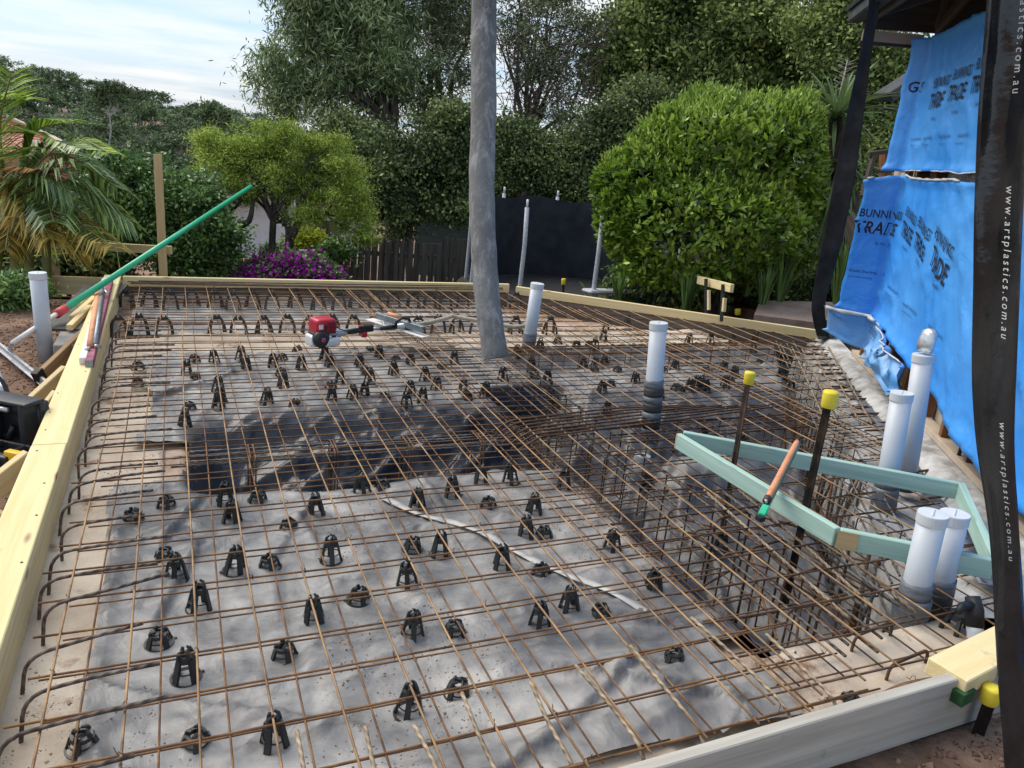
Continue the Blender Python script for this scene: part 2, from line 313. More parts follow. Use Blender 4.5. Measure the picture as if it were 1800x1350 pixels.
M['white_wall'] = pmat('white painted wall', (0.62, 0.62, 0.62), (0.76, 0.76, 0.76), 3, 0.8)
M['weatherboard'] = pmat('grey green weatherboard', (0.10, 0.125, 0.12), (0.16, 0.19, 0.18), 5, 0.8)
M['bark'] = pmat('bark', (0.025, 0.020, 0.016), (0.10, 0.085, 0.07), 6, 0.95, 0.8, 22, spec=0.1, stretch=(3, 3, 0.8))
M['bark_pale'] = pmat('pale gum bark', (0.22, 0.20, 0.18), (0.48, 0.45, 0.41), 1.5, 0.9, spec=0.1)
M['twig'] = pmat('grey brown twig', (0.06, 0.045, 0.038), (0.15, 0.115, 0.10), 3, 0.95, spec=0.1)
M['orange_mark'] = pmat('orange plastic', (0.75, 0.12, 0.05), (0.8, 0.2, 0.1), 9, 0.5)
M['pink_paint'] = pmat('pink marking paint', (0.75, 0.10, 0.22), (0.8, 0.25, 0.32), 9, 0.8)
M['string'] = pmat('yellow string', (0.62, 0.68, 0.08))

def sheet_mat():
    m, t, b = new_mat('dusty black plastic sheet'); n = t.nodes.new; L = t.links.new
    at_ = n('ShaderNodeAttribute'); at_.attribute_name = 'dust_shade'
    co = n('ShaderNodeTexCoord')
    n1 = n('ShaderNodeTexNoise'); n1.inputs['Scale'].default_value = 1.6; n1.inputs['Detail'].default_value = 10; n1.inputs['Roughness'].default_value = 0.65; n1.inputs['Distortion'].default_value = 0.8; L(co.outputs['Object'], n1.inputs['Vector'])
    n2 = n('ShaderNodeTexNoise'); n2.inputs['Scale'].default_value = 9; n2.inputs['Detail'].default_value = 9; n2.inputs['Roughness'].default_value = 0.7; L(co.outputs['Object'], n2.inputs['Vector'])
    cr = n('ShaderNodeValToRGB'); e = cr.color_ramp.elements; L(n1.outputs['Fac'], cr.inputs[0])
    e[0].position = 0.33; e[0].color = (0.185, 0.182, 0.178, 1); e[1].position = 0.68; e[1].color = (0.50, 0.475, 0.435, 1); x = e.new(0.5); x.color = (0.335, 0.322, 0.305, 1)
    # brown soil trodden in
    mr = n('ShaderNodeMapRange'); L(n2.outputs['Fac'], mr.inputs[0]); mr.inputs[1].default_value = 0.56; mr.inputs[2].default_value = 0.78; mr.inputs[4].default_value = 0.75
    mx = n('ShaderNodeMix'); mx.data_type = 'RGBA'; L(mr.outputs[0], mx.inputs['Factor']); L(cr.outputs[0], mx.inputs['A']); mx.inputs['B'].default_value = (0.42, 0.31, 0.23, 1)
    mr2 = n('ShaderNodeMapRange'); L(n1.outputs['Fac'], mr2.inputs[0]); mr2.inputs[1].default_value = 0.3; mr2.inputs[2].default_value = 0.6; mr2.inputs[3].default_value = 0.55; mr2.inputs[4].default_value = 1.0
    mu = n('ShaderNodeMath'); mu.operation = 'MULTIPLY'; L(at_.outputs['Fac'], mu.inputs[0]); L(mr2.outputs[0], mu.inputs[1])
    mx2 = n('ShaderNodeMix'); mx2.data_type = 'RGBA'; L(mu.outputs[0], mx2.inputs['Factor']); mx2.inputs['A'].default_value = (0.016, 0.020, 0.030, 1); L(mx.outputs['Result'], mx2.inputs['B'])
    L(mx2.outputs['Result'], b.inputs['Base Color'])
    rr = n('ShaderNodeMapRange'); L(mu.outputs[0], rr.inputs[0]); rr.inputs[3].default_value = 0.27; rr.inputs[4].default_value = 0.55; L(rr.outputs[0], b.inputs['Roughness'])
    n3 = n('ShaderNodeTexNoise'); n3.inputs['Scale'].default_value = 7; n3.inputs['Detail'].default_value = 6; n3.inputs['Distortion'].default_value = 1.5; L(co.outputs['Object'], n3.inputs['Vector'])
    bp = n('ShaderNodeBump'); bp.inputs['Strength'].default_value = 0.5; bp.inputs['Distance'].default_value = 0.02; L(n3.outputs['Fac'], bp.inputs['Height']); L(bp.outputs[0], b.inputs['Normal'])
    return m
M['sheet'] = sheet_mat()
def rib_mat(name, c1, c2):
    m, t, b = new_mat(name); n = t.nodes.new; L = t.links.new
    uv = n('ShaderNodeUVMap'); co = n('ShaderNodeTexCoord')
    nz = n('ShaderNodeTexNoise'); nz.inputs['Scale'].default_value = 14; nz.inputs['Detail'].default_value = 8; L(co.outputs['Object'], nz.inputs['Vector'])
    cr = n('ShaderNodeValToRGB'); e = cr.color_ramp.elements; e[0].position = 0.35; e[0].color = (*c1, 1); e[1].position = 0.65; e[1].color = (*c2, 1); L(nz.outputs['Fac'], cr.inputs[0])
    wv = n('ShaderNodeTexWave'); wv.wave_type = 'BANDS'; wv.bands_direction = 'DIAGONAL'; wv.inputs['Scale'].default_value = 1.0; L(uv.outputs[0], wv.inputs['Vector'])
    bp = n('ShaderNodeBump'); bp.inputs['Strength'].default_value = 1.0; bp.inputs['Distance'].default_value = 0.004; L(wv.outputs['Fac'], bp.inputs['Height']); L(bp.outputs[0], b.inputs['Normal'])
    mx = n('ShaderNodeMix'); mx.data_type = 'RGBA'; mx.blend_type = 'MULTIPLY'; mx.inputs['Factor'].default_value = 0.35; L(cr.outputs[0], mx.inputs['A']); L(wv.outputs['Color'], mx.inputs['B']); L(mx.outputs['Result'], b.inputs['Base Color'])
    b.inputs['Roughness'].default_value = 0.7; b.inputs['Metallic'].default_value = 0.25
    return m
M['rib'] = rib_mat('ribbed bar', (0.09, 0.065, 0.05), (0.22, 0.16, 0.12))
M['rib_tan'] = rib_mat('ribbed tan bar', (0.24, 0.17, 0.11), (0.46, 0.36, 0.24))
M['rib_grey'] = rib_mat('ribbed grey bar', (0.10, 0.095, 0.09), (0.26, 0.24, 0.22))
def tarp_mat(name, c1, c2, trans=0.12, fade=None):
    m, t, b = new_mat(name); n = t.nodes.new; L = t.links.new
    co = n('ShaderNodeTexCoord'); nz = n('ShaderNodeTexNoise'); nz.inputs['Scale'].default_value = 1.1; nz.inputs['Detail'].default_value = 5; L(co.outputs['Object'], nz.inputs['Vector'])
    cr = n('ShaderNodeValToRGB'); e = cr.color_ramp.elements; e[0].position = 0.35; e[0].color = (*c1, 1); e[1].position = 0.7; e[1].color = (*c2, 1); L(nz.outputs['Fac'], cr.inputs[0])
    col = cr.outputs[0]
    if fade:
        n4 = n('ShaderNodeTexNoise'); n4.inputs['Scale'].default_value = 2.2; n4.inputs['Detail'].default_value = 7; L(co.outputs['Object'], n4.inputs['Vector'])
        mr = n('ShaderNodeMapRange'); L(n4.outputs['Fac'], mr.inputs[0]); mr.inputs[1].default_value = 0.5; mr.inputs[2].default_value = 0.75; mr.inputs[4].default_value = 0.7
        mx = n('ShaderNodeMix'); mx.data_type = 'RGBA'; L(mr.outputs[0], mx.inputs['Factor']); L(col, mx.inputs['A']); mx.inputs['B'].default_value = (*fade, 1); col = mx.outputs['Result']
    L(col, b.inputs['Base Color']); b.inputs['Roughness'].default_value = 0.36; b.inputs['Specular IOR Level'].default_value = 0.45
    n3 = n('ShaderNodeTexNoise'); n3.inputs['Scale'].default_value = 5; n3.inputs['Detail'].default_value = 6; n3.inputs['Distortion'].default_value = 1.2; L(co.outputs['Object'], n3.inputs['Vector'])
    bp = n('ShaderNodeBump'); bp.inputs['Strength'].default_value = 0.4; bp.inputs['Distance'].default_value = 0.03; L(n3.outputs['Fac'], bp.inputs['Height']); L(bp.outputs[0], b.inputs['Normal'])
    return m
M['tarp'] = tarp_mat('blue wall wrap', (0.04, 0.275, 0.77), (0.10, 0.385, 0.87))
M['tarp_pale'] = tarp_mat('faded blue wall wrap', (0.10, 0.32, 0.68), (0.22, 0.45, 0.74), fade=(0.44, 0.56, 0.70))
M['tarp_back'] = pmat('silver wrap underside', (0.52, 0.52, 0.50), (0.70, 0.70, 0.68), 12, 0.4, 0.4, 30)

# ------------------------------------------------------------------ ground
def gz(x, y):
    x = np.asarray(x, float); y = np.asarray(y, float)
    z = -0.22 + 0 * x
    z = z - 1.7 * ss(8.65, 10.2, y) * (1 - ss(4.5, 8.5, x - 0.15 * (y - 9)))
    z = z - 5.0 * ss(15, 60, y) - 11.0 * ss(60, 95, y)
    z = z - 0.10 * ss(1.15, 0.4, y) + 0.07 * (1 - ss(1.5, 1.7, y))
    return z + 0.05 * fbm(x * 0.8, y * 0.8, 3, 5) * (1 + 0 * y)
def axis(lo, hi, step, far):
    a = list(np.arange(lo, hi, step)); d = step; p = a[-1]
    while p < far: d *= 1.22; p += d; a.append(p)
    d = step; p = a[0]
    while p > -far: d *= 1.22; p -= d; a.insert(0, p)
    return np.array(a)
gx = axis(-4, 10, 0.07, 3000); gy = axis(-1, 12, 0.07, 3000)
GX, GY = np.meshgrid(gx, gy); GZ = gz(GX, GY)
inside = (GX > -0.60) & (GX < 7.2) & (GY > 1.43) & (GY < 8.62) & (dwall(GX, GY) < 2.2)
GZ = np.where(inside, -0.95, GZ)
me = grid_mesh('ground', GX, GY, GZ); me.shade_smooth()
g = link('ground', me, M['dirt']); tag(g, kind='structure')
# hill far behind
hx = np.linspace(-260, 420, 60); hy = np.linspace(75, 420, 40); HX, HY = np.meshgrid(hx, hy)
def hz(x, y): return -20 + 9.5 * ss(80, 250, y) + 10.0 * ss(28, -60, x) * ss(90, 220, y) + 2.0 * fbm(x / 60, y / 60, 5, 3)
me = grid_mesh('hill', HX, HY, hz(HX, HY)); me.shade_smooth()
h = link('hill', me, M['mulch']); tag(h, kind='structure')
# garden bed soil behind the forms
bx = np.linspace(-6, 16, 90); by = np.linspace(8.75, 16, 50); BX, BY = np.meshgrid(bx, by)
me = grid_mesh('garden_soil', BX, BY, gz(BX, BY) + 0.03); me.shade_smooth(); tag(link('garden_soil', me, M['mulch']), kind='structure')

# ------------------------------------------------------------------ excavated subgrade and black plastic
def hsub(x, y):
    x = np.asarray(x, float); y = np.asarray(y, float); d = dwall(x, y)
    z = -0.115 + 0 * x
    w1 = 0.055 * fbm(x * 1.7, y * 1.7, 21, 4)
    tr1 = ss(3.60, 3.80, y + w1) * (1 - ss(4.05, 4.88, y + 2 * w1)) * ss(-0.06, 0.34, x + w1)
    z = z - 0.50 * tr1
    tr2 = ss(1.94, 2.26, x + w1 - 0.02 * (y - 2.5)) * (1 - ss(2.42, 2.85, x + w1)) * ss(1.72, 2.05, y + w1) * (1 - ss(4.95, 5.15, y + w1))
    z = np.minimum(z, -0.115 - 0.38 * tr2)
    p4 = ss(2.35, 2.6, x) * ss(1.75, 1.9, y) * (1 - ss(3.2, 3.6, y))
    z = np.minimum(z, -0.115 - 0.26 * p4)
    sw = 0.555 * (x - 4.213) + 0.832 * (y - 2.713); dd3 = d - 0.075 * (sw - 0.3)
    tr3 = ss(1.10, 1.26, dd3 + w1) * ss(1.7, 1.85, y + w1)
    z = np.minimum(z, -0.115 - 0.5 * tr3)
    tr5 = ss(5.42, 5.6, y + w1) * (1 - ss(6.0, 6.25, y + w1)) * ss(2.5, 2.75, x)
    z = np.minimum(z, -0.115 - 0.14 * tr5)
    far = ss(6.8, 7.0, y) * (1 - ss(8.32, 8.40, y))
    z = z - 0.06 * far
    led = ss(6.15, 6.3, y) * (1 - ss(6.8, 7.0, y))
    z = z - 0.03 * led
    return z
def folds(x, y):
    a = fbm(x * 1.3 + 0.4 * y, y * 1.1, 31, 4)
    b = 1 - np.abs(fbm((x * 0.9 + y * 0.55) * 1.6, (y * 0.9 - x * 0.5) * 3.4, 41, 4)) * 2.2
    c = 1 - np.abs(fbm((x * 0.8 - y * 0.7) * 3.1, (y * 0.6 + x * 0.8) * 1.5, 47, 4)) * 2.2
    e = 1 - np.abs(fbm((x * 0.35 + y * 0.9) * 5.0, (y * 0.3 - x) * 2.6, 53, 3)) * 2.4
    return 0.008 * a + 0.022 * np.clip(b, 0, 1) ** 4 + 0.016 * np.clip(c, 0, 1) ** 5 + 0.003 * np.clip(e, 0, 1) ** 3
step = 0.018
sx = np.arange(-0.56, 7.0, step); sy = np.arange(1.36, 8.56, step); SX, SY = np.meshgrid(sx, sy); H0 = hsub(SX, SY)
slope = np.hypot(*np.gradient(H0, step)); deep = np.clip((-0.12 - H0) / 0.3, 0, 1)
d_ = dwall(SX, SY)
angl = (SX - 3.62) * (8.10 - 5.73) + (SY - 8.05) * (6.40 - 3.57)     # >0 outside the angled form
soilZ = H0 - 0.03 + 0.012 * fbm(SX * 6, SY * 6, 9, 4)
keep = ((d_ < 1.9) & (angl < 0.35))[:-1, :-1]
me = grid_mesh('excavated_ground', SX, SY, soilZ, keep); me.shade_smooth(); tag(link('excavated_ground', me, M['soil']), kind='structure')
wig = 0.085 * fbm(SY * 1.6, SX * 0.2 + 3, 55, 4)
left_edge = -0.29 + wig - 0.05 * ss(2.6, 2.0, SY) + 0.06 * ss(4.2, 4.9, SY)
front = 1.56 + 0.06 * fbm(SX * 1.5, SY * 0.1, 57, 4) - 0.10 * ss(0.9, 0.2, SX)
k = (SX > left_edge) & (SY > front) & (SY < 6.22 + 0.10 * fbm(SX * 1.2, SY * 0.1, 59, 4)) & (d_ - 0.075 * (0.555 * (SX - 4.213) + 0.832 * (SY - 2.713) - 0.3) < 1.34 + 0.10 * fbm(SX * 1.5, SY * 1.5, 61, 3)) & ~((SX > 1.93 + 0.06 * wig * 10) & (SY < 1.76)) & ~((SX > 1.82) & (SX < 1.98) & (SY > 1.80) & (SY < 1.97))
k = k & ~((SX < 0.06) & (SX > -0.4) & (SY > 3.85) & (SY < 4.35) & (SX < 0.0 + wig))
kf = (SY > 6.98 + wig) & (SY < 8.42) & (SX > -0.42) & (SX < 3.4) & (angl < 0.05)
rs_ = np.random.RandomState(93)
def seg_d(ax, ay, bx_, by_):
    L_ = math.hypot(bx_ - ax, by_ - ay); ux, uy = (bx_ - ax) / L_, (by_ - ay) / L_; px_, py_ = SX - ax, SY - ay
    return px_ * ux + py_ * uy, -px_ * uy + py_ * ux, L_
crz = np.zeros_like(SX); lap_shade = np.zeros_like(SX)
for i_ in range(64):                                   # sharp creases and laps in the flat sheet, with shadow painted beside the laps
    ax_, ay_ = rs_.uniform(-0.3, 2.4), rs_.uniform(1.5, 6.1); an_ = rs_.choice([0.5, 0.65, -0.9, 1.5, 2.4]) + rs_.normal() * 0.25; ln_ = rs_.uniform(0.25, 1.1)
    t_, n_, L_ = seg_d(ax_, ay_, ax_ + ln_ * math.cos(an_), ay_ + ln_ * math.sin(an_)); n_ = n_ + 0.03 * fbm(t_ * 3 + i_, t_ * 0, 95 + i_, 3)
    env = ss(0, 0.12, t_) * ss(L_, L_ - 0.12, t_); am = rs_.uniform(0.007, 0.020); w_ = rs_.uniform(0.010, 0.03)
    crz += am * env * np.where(n_ > 0, np.exp(-n_ / (w_ * 2.0)), np.exp(n_ / (w_ * 0.5)))
    lap_shade += 0.5 * env * np.exp(-((n_ + w_ * 0.8) / (w_ * 0.9)) ** 2) * (am > 0.012)
for ax_, ay_, bx_, by_, am in ((1.15, 2.02, 1.75, 1.68, .03), (1.75, 1.68, 1.55, 1.5, .03), (1.45, 2.25, 1.95, 2.05, .022), (0.7, 1.55, 1.5, 1.98, .02), (-0.1, 3.2, 0.05, 3.65, .03), (-0.12, 2.6, 0.02, 3.2, .03), (-0.25, 5.0, 0.35, 5.6, .02), (-0.2, 5.1, 0.2, 5.35, .02), (0.3, 2.9, 0.55, 3.5, .018)):
    t_, n_, L_ = seg_d(ax_, ay_, bx_, by_); n_ = n_ + 0.03 * fbm(t_ * 4, t_ * 0, 97, 3); env = ss(-0.05, 0.05, t_) * ss(L_ + 0.05, L_ - 0.05, t_)
    crz += am * env * np.where(n_ > 0, np.exp(-n_ / 0.06), np.exp(n_ / 0.010)); lap_shade += 0.8 * env * np.exp(-((n_ + 0.012) / 0.014) ** 2)
big = np.zeros_like(SX)
for ax_, ay_, bx_, by_, am, w_ in ((0.1, 3.95, 2.3, 4.75, .10, .05), (0.0, 4.25, 1.6, 4.55, .07, .045), (0.5, 3.85, 2.1, 4.20, .10, .05), (0.2, 4.62, 1.5, 4.70, .05, .04), (1.0, 4.75, 2.3, 4.45, .07, .04), (0.3, 4.02, 0.9, 4.36, .06, .03), (1.2, 4.05, 2.2, 4.55, .09, .035), (0.7, 4.5, 1.3, 4.3, .05, .03), (1.6, 3.8, 2.2, 4.02, .07, .04)):
    t_, n_, L_ = seg_d(ax_, ay_, bx_, by_); n_ = n_ + 0.07 * fbm(t_ * 1.6, t_ * 0 + ay_, 99, 3); env = ss(-0.1, 0.35, t_) * ss(L_ + 0.1, L_ - 0.35, t_)
    big += am * env * np.where(n_ > 0, np.exp(-n_ / (w_ * 2.4)), np.exp(n_ / (w_ * 0.55)))
hang = np.clip(1 - np.abs(fbm((SX - 0.4 * SY) * 2.4, (SY + 0.3 * SX) * 1.0, 91, 3)) * 2.6, 0, 1) ** 2
edgef = np.exp(-((SX - left_edge - 0.045) / 0.035) ** 2) * (SY < 3.5) * (0.5 + fbm(SX * 9, SY * 6, 107, 4)).clip(0, 1.2)
reg = np.clip(deep * 1.3 + 0.3 * slope, 0, 1)
Z1 = H0 + folds(SX, SY) * (1 + 0.5 * deep) + crz * (1 - reg) + big * reg + 0.05 * hang * reg * (SX > 2.0) + 0.035 * edgef + 0.006
dust_shade = np.clip(1.0 - 0.9 * slope - 1.25 * deep ** 0.6, 0.0, 1) * (0.82 + 0.3 * fbm(SX * 2.2, SY * 2.2, 71, 5))
dust_shade = dust_shade * (1 - 0.75 * np.clip(lap_shade, 0, 1)) * (1 - 0.6 * edgef.clip(0, 1))  # shadow along the laps painted in by taking down the dust value
right = ss(2.3, 2.7, SX); dust_shade = np.clip(np.maximum(dust_shade, right * 0.52 * (1 - ss(0.5, 1.8, slope))), 0, 1)
me = grid_mesh('plastic_sheet', SX, SY, Z1, (k & np.roll(k, -1, 0) & np.roll(k, -1, 1))[:-1, :-1]); me.shade_smooth(); vattr(me, 'dust_shade', dust_shade)
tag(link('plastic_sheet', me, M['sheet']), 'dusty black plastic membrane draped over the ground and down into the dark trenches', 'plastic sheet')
me = grid_mesh('plastic_sheet', SX, SY, H0 + folds(SX, SY) * 0.6 + 0.004, (kf & np.roll(kf, -1, 0) & np.roll(kf, -1, 1))[:-1, :-1]); me.shade_smooth(); vattr(me, 'dust_shade', np.clip(0.95 + 0 * SX, 0, 1))
tag(link('plastic_sheet', me, M['sheet']), 'flat grey plastic strip under the rows of arched chairs along the far form', 'plastic sheet')
# pale concrete footing strips, left and front, and the pad in the front right corner
def pad(name, x0, x1, y0, y1, z, mat, amp=0.006, st=0.03, seed=0, ragged=0.02, drop=0.5):
    xs = np.arange(x0, x1 + st, st); ys = np.arange(y0, y1 + st, st); X, Y = np.meshgrid(xs, ys)
    e = np.minimum.reduce([X - x0, x1 - X, Y - y0, y1 - Y]) + ragged * fbm(X * 5, Y * 5, seed, 3)
    Z = z + amp * fbm(X * 7, Y * 7, seed + 3, 5) - drop * (1 - ss(-0.01, 0.025, e))
    me = grid_mesh(name, X, Y, Z); me.shade_smooth(); o = link(name, me, mat); tag(o, kind='structure'); return o
pad('concrete_footing', -0.60, -0.08, 1.30, 6.86, -0.137, M['conc_pale'], 0.006, 0.035, 5)
pad('concrete_footing', -0.05, 1.95, 1.385, 1.70, -0.138, M['conc_pale'], 0.006, 0.035, 6)
pad('concrete_pad', 1.90, 2.98, 1.39, 1.86, -0.085, M['conc_pale'], 0.012, 0.025, 7, 0.05)
pad('dirt_ledge', -0.2, 5.4, 6.24, 6.96, -0.135, M['conc_pale'], 0.02, 0.05, 8, 0.05, 0.15)
# rough white concrete rim along the house
ss_ = np.arange(-1.35, 4.2, 0.035); oo = np.arange(-0.02, 0.86, 0.03); S, O = np.meshgrid(ss_, oo)
zr = 0.02 - 0.13 * ss(0.08, 0.30, O) - 0.6 * ss(0.0 , 0.10, O - np.clip(0.27 + (3.0 - S) * 0.095, 0.27, 0.66) + 0.10 * fbm(S * 2.5, O * 2, 15, 4)) + 0.020 * fbm(S * 6, O * 6, 13, 5) * ss(0.0, 0.1, O)
me = grid_mesh('concrete_rim', 4.213 + 0.555 * S - 0.832 * O, 2.713 + 0.832 * S + 0.555 * O, zr); me.shade_smooth(); tag(link('concrete_rim', me, M['conc_white']), kind='structure')

# ------------------------------------------------------------------ timber
def timber(name, p0, p1, w, h, mat, parent=None, bevel=0.004, up=(0, 0, 1), cut=None):
    p0 = Vector(p0); p1 = Vector(p1); x = (p1 - p0); L = x.length; x.normalize(); u = Vector(up)
    y = u.cross(x).normalized(); z = x.cross(y)
    mb = MB(); mb.box((L / 2, 0, 0), (L, w, h)); o = mb.build(name, mat, None, bevel=bevel, seg=1)
    o.matrix_world = Matrix((( x.x, y.x, z.x, p0.x), (x.y, y.y, z.y, p0.y), (x.z, y.z, z.z, p0.z), (0, 0, 0, 1)))
    if parent is not None:
        o.parent = parent; o.matrix_parent_inverse = Matrix.Translation(-Vector(parent.location))
    return o
V = Vector
# left form: a wide flat plank with a form board under its inner edge
r = thing('form_plank', 'wide yellow pine plank lying flat along the left edge of the slab', 'formwork', (-0.61, 3, 0.06))
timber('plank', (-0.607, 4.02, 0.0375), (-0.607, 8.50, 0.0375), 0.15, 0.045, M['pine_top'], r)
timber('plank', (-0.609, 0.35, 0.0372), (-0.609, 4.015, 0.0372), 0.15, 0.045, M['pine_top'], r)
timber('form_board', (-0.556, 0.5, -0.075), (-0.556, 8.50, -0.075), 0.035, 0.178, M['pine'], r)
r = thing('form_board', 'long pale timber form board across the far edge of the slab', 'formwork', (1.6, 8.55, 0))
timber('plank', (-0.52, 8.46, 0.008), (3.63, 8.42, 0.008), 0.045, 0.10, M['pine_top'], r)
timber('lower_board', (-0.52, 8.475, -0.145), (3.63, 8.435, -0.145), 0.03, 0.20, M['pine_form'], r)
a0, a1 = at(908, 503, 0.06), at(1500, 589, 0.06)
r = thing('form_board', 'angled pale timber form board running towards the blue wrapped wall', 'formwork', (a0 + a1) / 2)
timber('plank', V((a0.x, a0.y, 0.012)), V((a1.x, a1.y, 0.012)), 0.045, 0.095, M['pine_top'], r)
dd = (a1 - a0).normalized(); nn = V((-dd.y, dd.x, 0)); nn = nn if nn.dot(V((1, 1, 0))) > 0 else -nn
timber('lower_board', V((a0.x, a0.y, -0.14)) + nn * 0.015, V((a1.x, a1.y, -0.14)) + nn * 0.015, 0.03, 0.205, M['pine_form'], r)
r = thing('form_board', 'cement greyed form board across the near right corner of the slab', 'formwork', (1.9, 1.37, 0))
timber('plank', (0.55, 1.362, -0.048), (3.05, 1.395, -0.024), 0.04, 0.215, M['pine_grey'], r)
# thick pine offcut with a green painted end, resting on the corner
b0 = at(1690, 1216, 0.060) + V((0.02, 0.075, -0.004)); b1 = at(1830, 1165, 0.075)
r = thing('timber_block', 'thick yellow pine offcut with a dark green painted end on the front right corner', 'timber block', b0)
timber('block', b0 + V((0, 0, 0.0)), b0 + V((0.62, 0.10, 0.0)), 0.14, 0.065, M['pine_top'], r, 0.004)
timber('painted_end', b0 + V((-0.012, -0.045, -0.035)), b0 + V((0.06, -0.033, -0.035)), 0.075, 0.05, M['green_paint'], r, 0.002)

# ------------------------------------------------------------------ reinforcement
def bar_mesh(pts, r, n=5, uv=False):
    mb = MB(); mb.tube(pts, r, n); me = bpy.data.meshes.new('bar'); me.from_pydata(mb.v, [], mb.f); me.update(); me.shade_smooth()
    if uv:
        l = me.uv_layers.new(name='UVMap'); cum = [0.0]
        for i in range(1, len(pts)): cum.append(cum[-1] + (V(pts[i]) - V(pts[i - 1])).length)
        nl = len(pts) * n
        for p in me.polygons:
            for li in p.loop_indices:
                vi = me.loops[li].vertex_index; l.data[li].uv = (cum[vi // n] * 16.0, (vi % n) / n * 0.5)
    return me
def sag(x, y): return 0.010 * float(fbm(x * 1.1, y * 1.1, 81, 3))
POLY = [(-0.50, 1.46), (2.78, 1.46), (3.02, 1.5), (6.12, 6.0 - 0.08), (3.52, 8.08), (3.3, 8.36), (-0.50, 8.40)]
def clip(horizontal, c, lo, hi):
    xs = []; n = len(POLY)
    for i in range(n):
        (x0, y0), (x1, y1) = POLY[i], POLY[(i + 1) % n]
        a, b = (y0, y1) if horizontal else (x0, x1)
        if (a - c) * (b - c) < 0:
            t = (c - a) / (b - a); xs.append((x0 + t * (x1 - x0)) if horizontal else (y0 + t * (y1 - y0)))
    xs.sort()
    if len(xs) < 2: return None
    a, b = max(lo, xs[0]), min(hi, xs[-1])
    return (a, b) if b - a > 0.25 else None
def mesh_sheet(label, x0, x1, y0, y1, z, rad, xoff, yoff, matL, matT, skew=0.0):
    root = thing('reinforcing_mesh', label, 'reinforcing mesh', (x0, y0, z), 'sheets of steel mesh over the slab')
    for kx in range(int((x1 - x0) / 0.2) + 1):
        X = x0 + 0.2 * kx
        c = clip(False, X, y0 - xoff * random.uniform(0.6, 1.2), y1 + xoff)
        if not c: continue
        n = max(3, int((c[1] - c[0]) / 0.22)); ph = random.random() * 9; dx = random.uniform(-0.006, 0.006)
        pts = [(X + dx + 0.006 * math.sin(ph + 1.3 * t) + skew * (t - y0), t, z + 0.004 + sag(X, t)) for t in np.linspace(c[0], c[1], n)]
        link('bar', bar_mesh([V(p) for p in pts], rad), matL, root)
    for ky in range(int((y1 - y0) / 0.2) + 1):
        Y = y0 + 0.2 * ky
        c = clip(True, Y, x0 - yoff * random.uniform(0.6, 1.2), x1 + yoff)
        if not c: continue
        n = max(3, int((c[1] - c[0]) / 0.22)); ph = random.random() * 9
        pts = [(t, Y + 0.005 * math.sin(ph + 1.5 * t) - skew * (t - x0), z - 0.004 + sag(t, Y)) for t in np.linspace(c[0], c[1], n)]
        link('bar', bar_mesh([V(p) for p in pts], rad), matT, root)
RT, RB, RD = M['rust_bright'], M['rust'], M['rust_dark']
R1 = 0.0042
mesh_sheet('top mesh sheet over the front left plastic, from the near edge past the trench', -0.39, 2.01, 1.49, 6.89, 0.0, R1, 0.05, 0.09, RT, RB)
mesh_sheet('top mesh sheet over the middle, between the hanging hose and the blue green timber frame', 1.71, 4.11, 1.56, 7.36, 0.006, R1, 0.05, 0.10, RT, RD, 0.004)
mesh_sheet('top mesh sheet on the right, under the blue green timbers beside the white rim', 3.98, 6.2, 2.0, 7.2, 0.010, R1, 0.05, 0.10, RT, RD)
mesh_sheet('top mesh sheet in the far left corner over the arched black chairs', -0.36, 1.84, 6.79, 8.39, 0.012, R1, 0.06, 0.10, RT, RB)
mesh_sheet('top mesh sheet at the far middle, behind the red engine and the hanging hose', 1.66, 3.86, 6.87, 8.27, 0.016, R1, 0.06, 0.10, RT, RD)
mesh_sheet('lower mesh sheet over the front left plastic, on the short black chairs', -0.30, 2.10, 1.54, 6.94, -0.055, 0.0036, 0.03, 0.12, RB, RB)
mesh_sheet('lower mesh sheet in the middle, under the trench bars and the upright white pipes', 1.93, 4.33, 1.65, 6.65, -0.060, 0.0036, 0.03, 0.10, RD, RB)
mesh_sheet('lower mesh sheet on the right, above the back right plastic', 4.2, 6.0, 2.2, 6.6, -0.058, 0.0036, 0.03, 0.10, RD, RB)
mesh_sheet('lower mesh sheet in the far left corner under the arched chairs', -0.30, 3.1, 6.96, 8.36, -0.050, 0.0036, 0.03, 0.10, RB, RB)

def arc(p, q, r, n=6):
    pass
def bent(name, pts, rad, mat, parent=None, n=7, bend=0.05):
    # rounds the corners of a bar path and gives it a ribbed surface
    P = [V(p) for p in pts]; out = [P[0]]
    for i in range(1, len(P) - 1):
        a = (P[i - 1] - P[i]); b = (P[i + 1] - P[i]); ra = min(bend, a.length * 0.45); rb = min(bend, b.length * 0.45)
        s = P[i] + a.normalized() * ra; e = P[i] + b.normalized() * rb
        for t in np.linspace(0, 1, 6): out.append(s * (1 - t) ** 2 + P[i] * 2 * t * (1 - t) + e * t * t)
    out.append(P[-1])
    # subdivide the long runs
    fin = [out[0]]
    for a, b in zip(out, out[1:]):
        m = max(1, int((b - a).length / 0.12))
        for j in range(1, m + 1): fin.append(a.lerp(b, j / m))
    return link(name, bar_mesh(fin, rad, n, True), mat, parent)
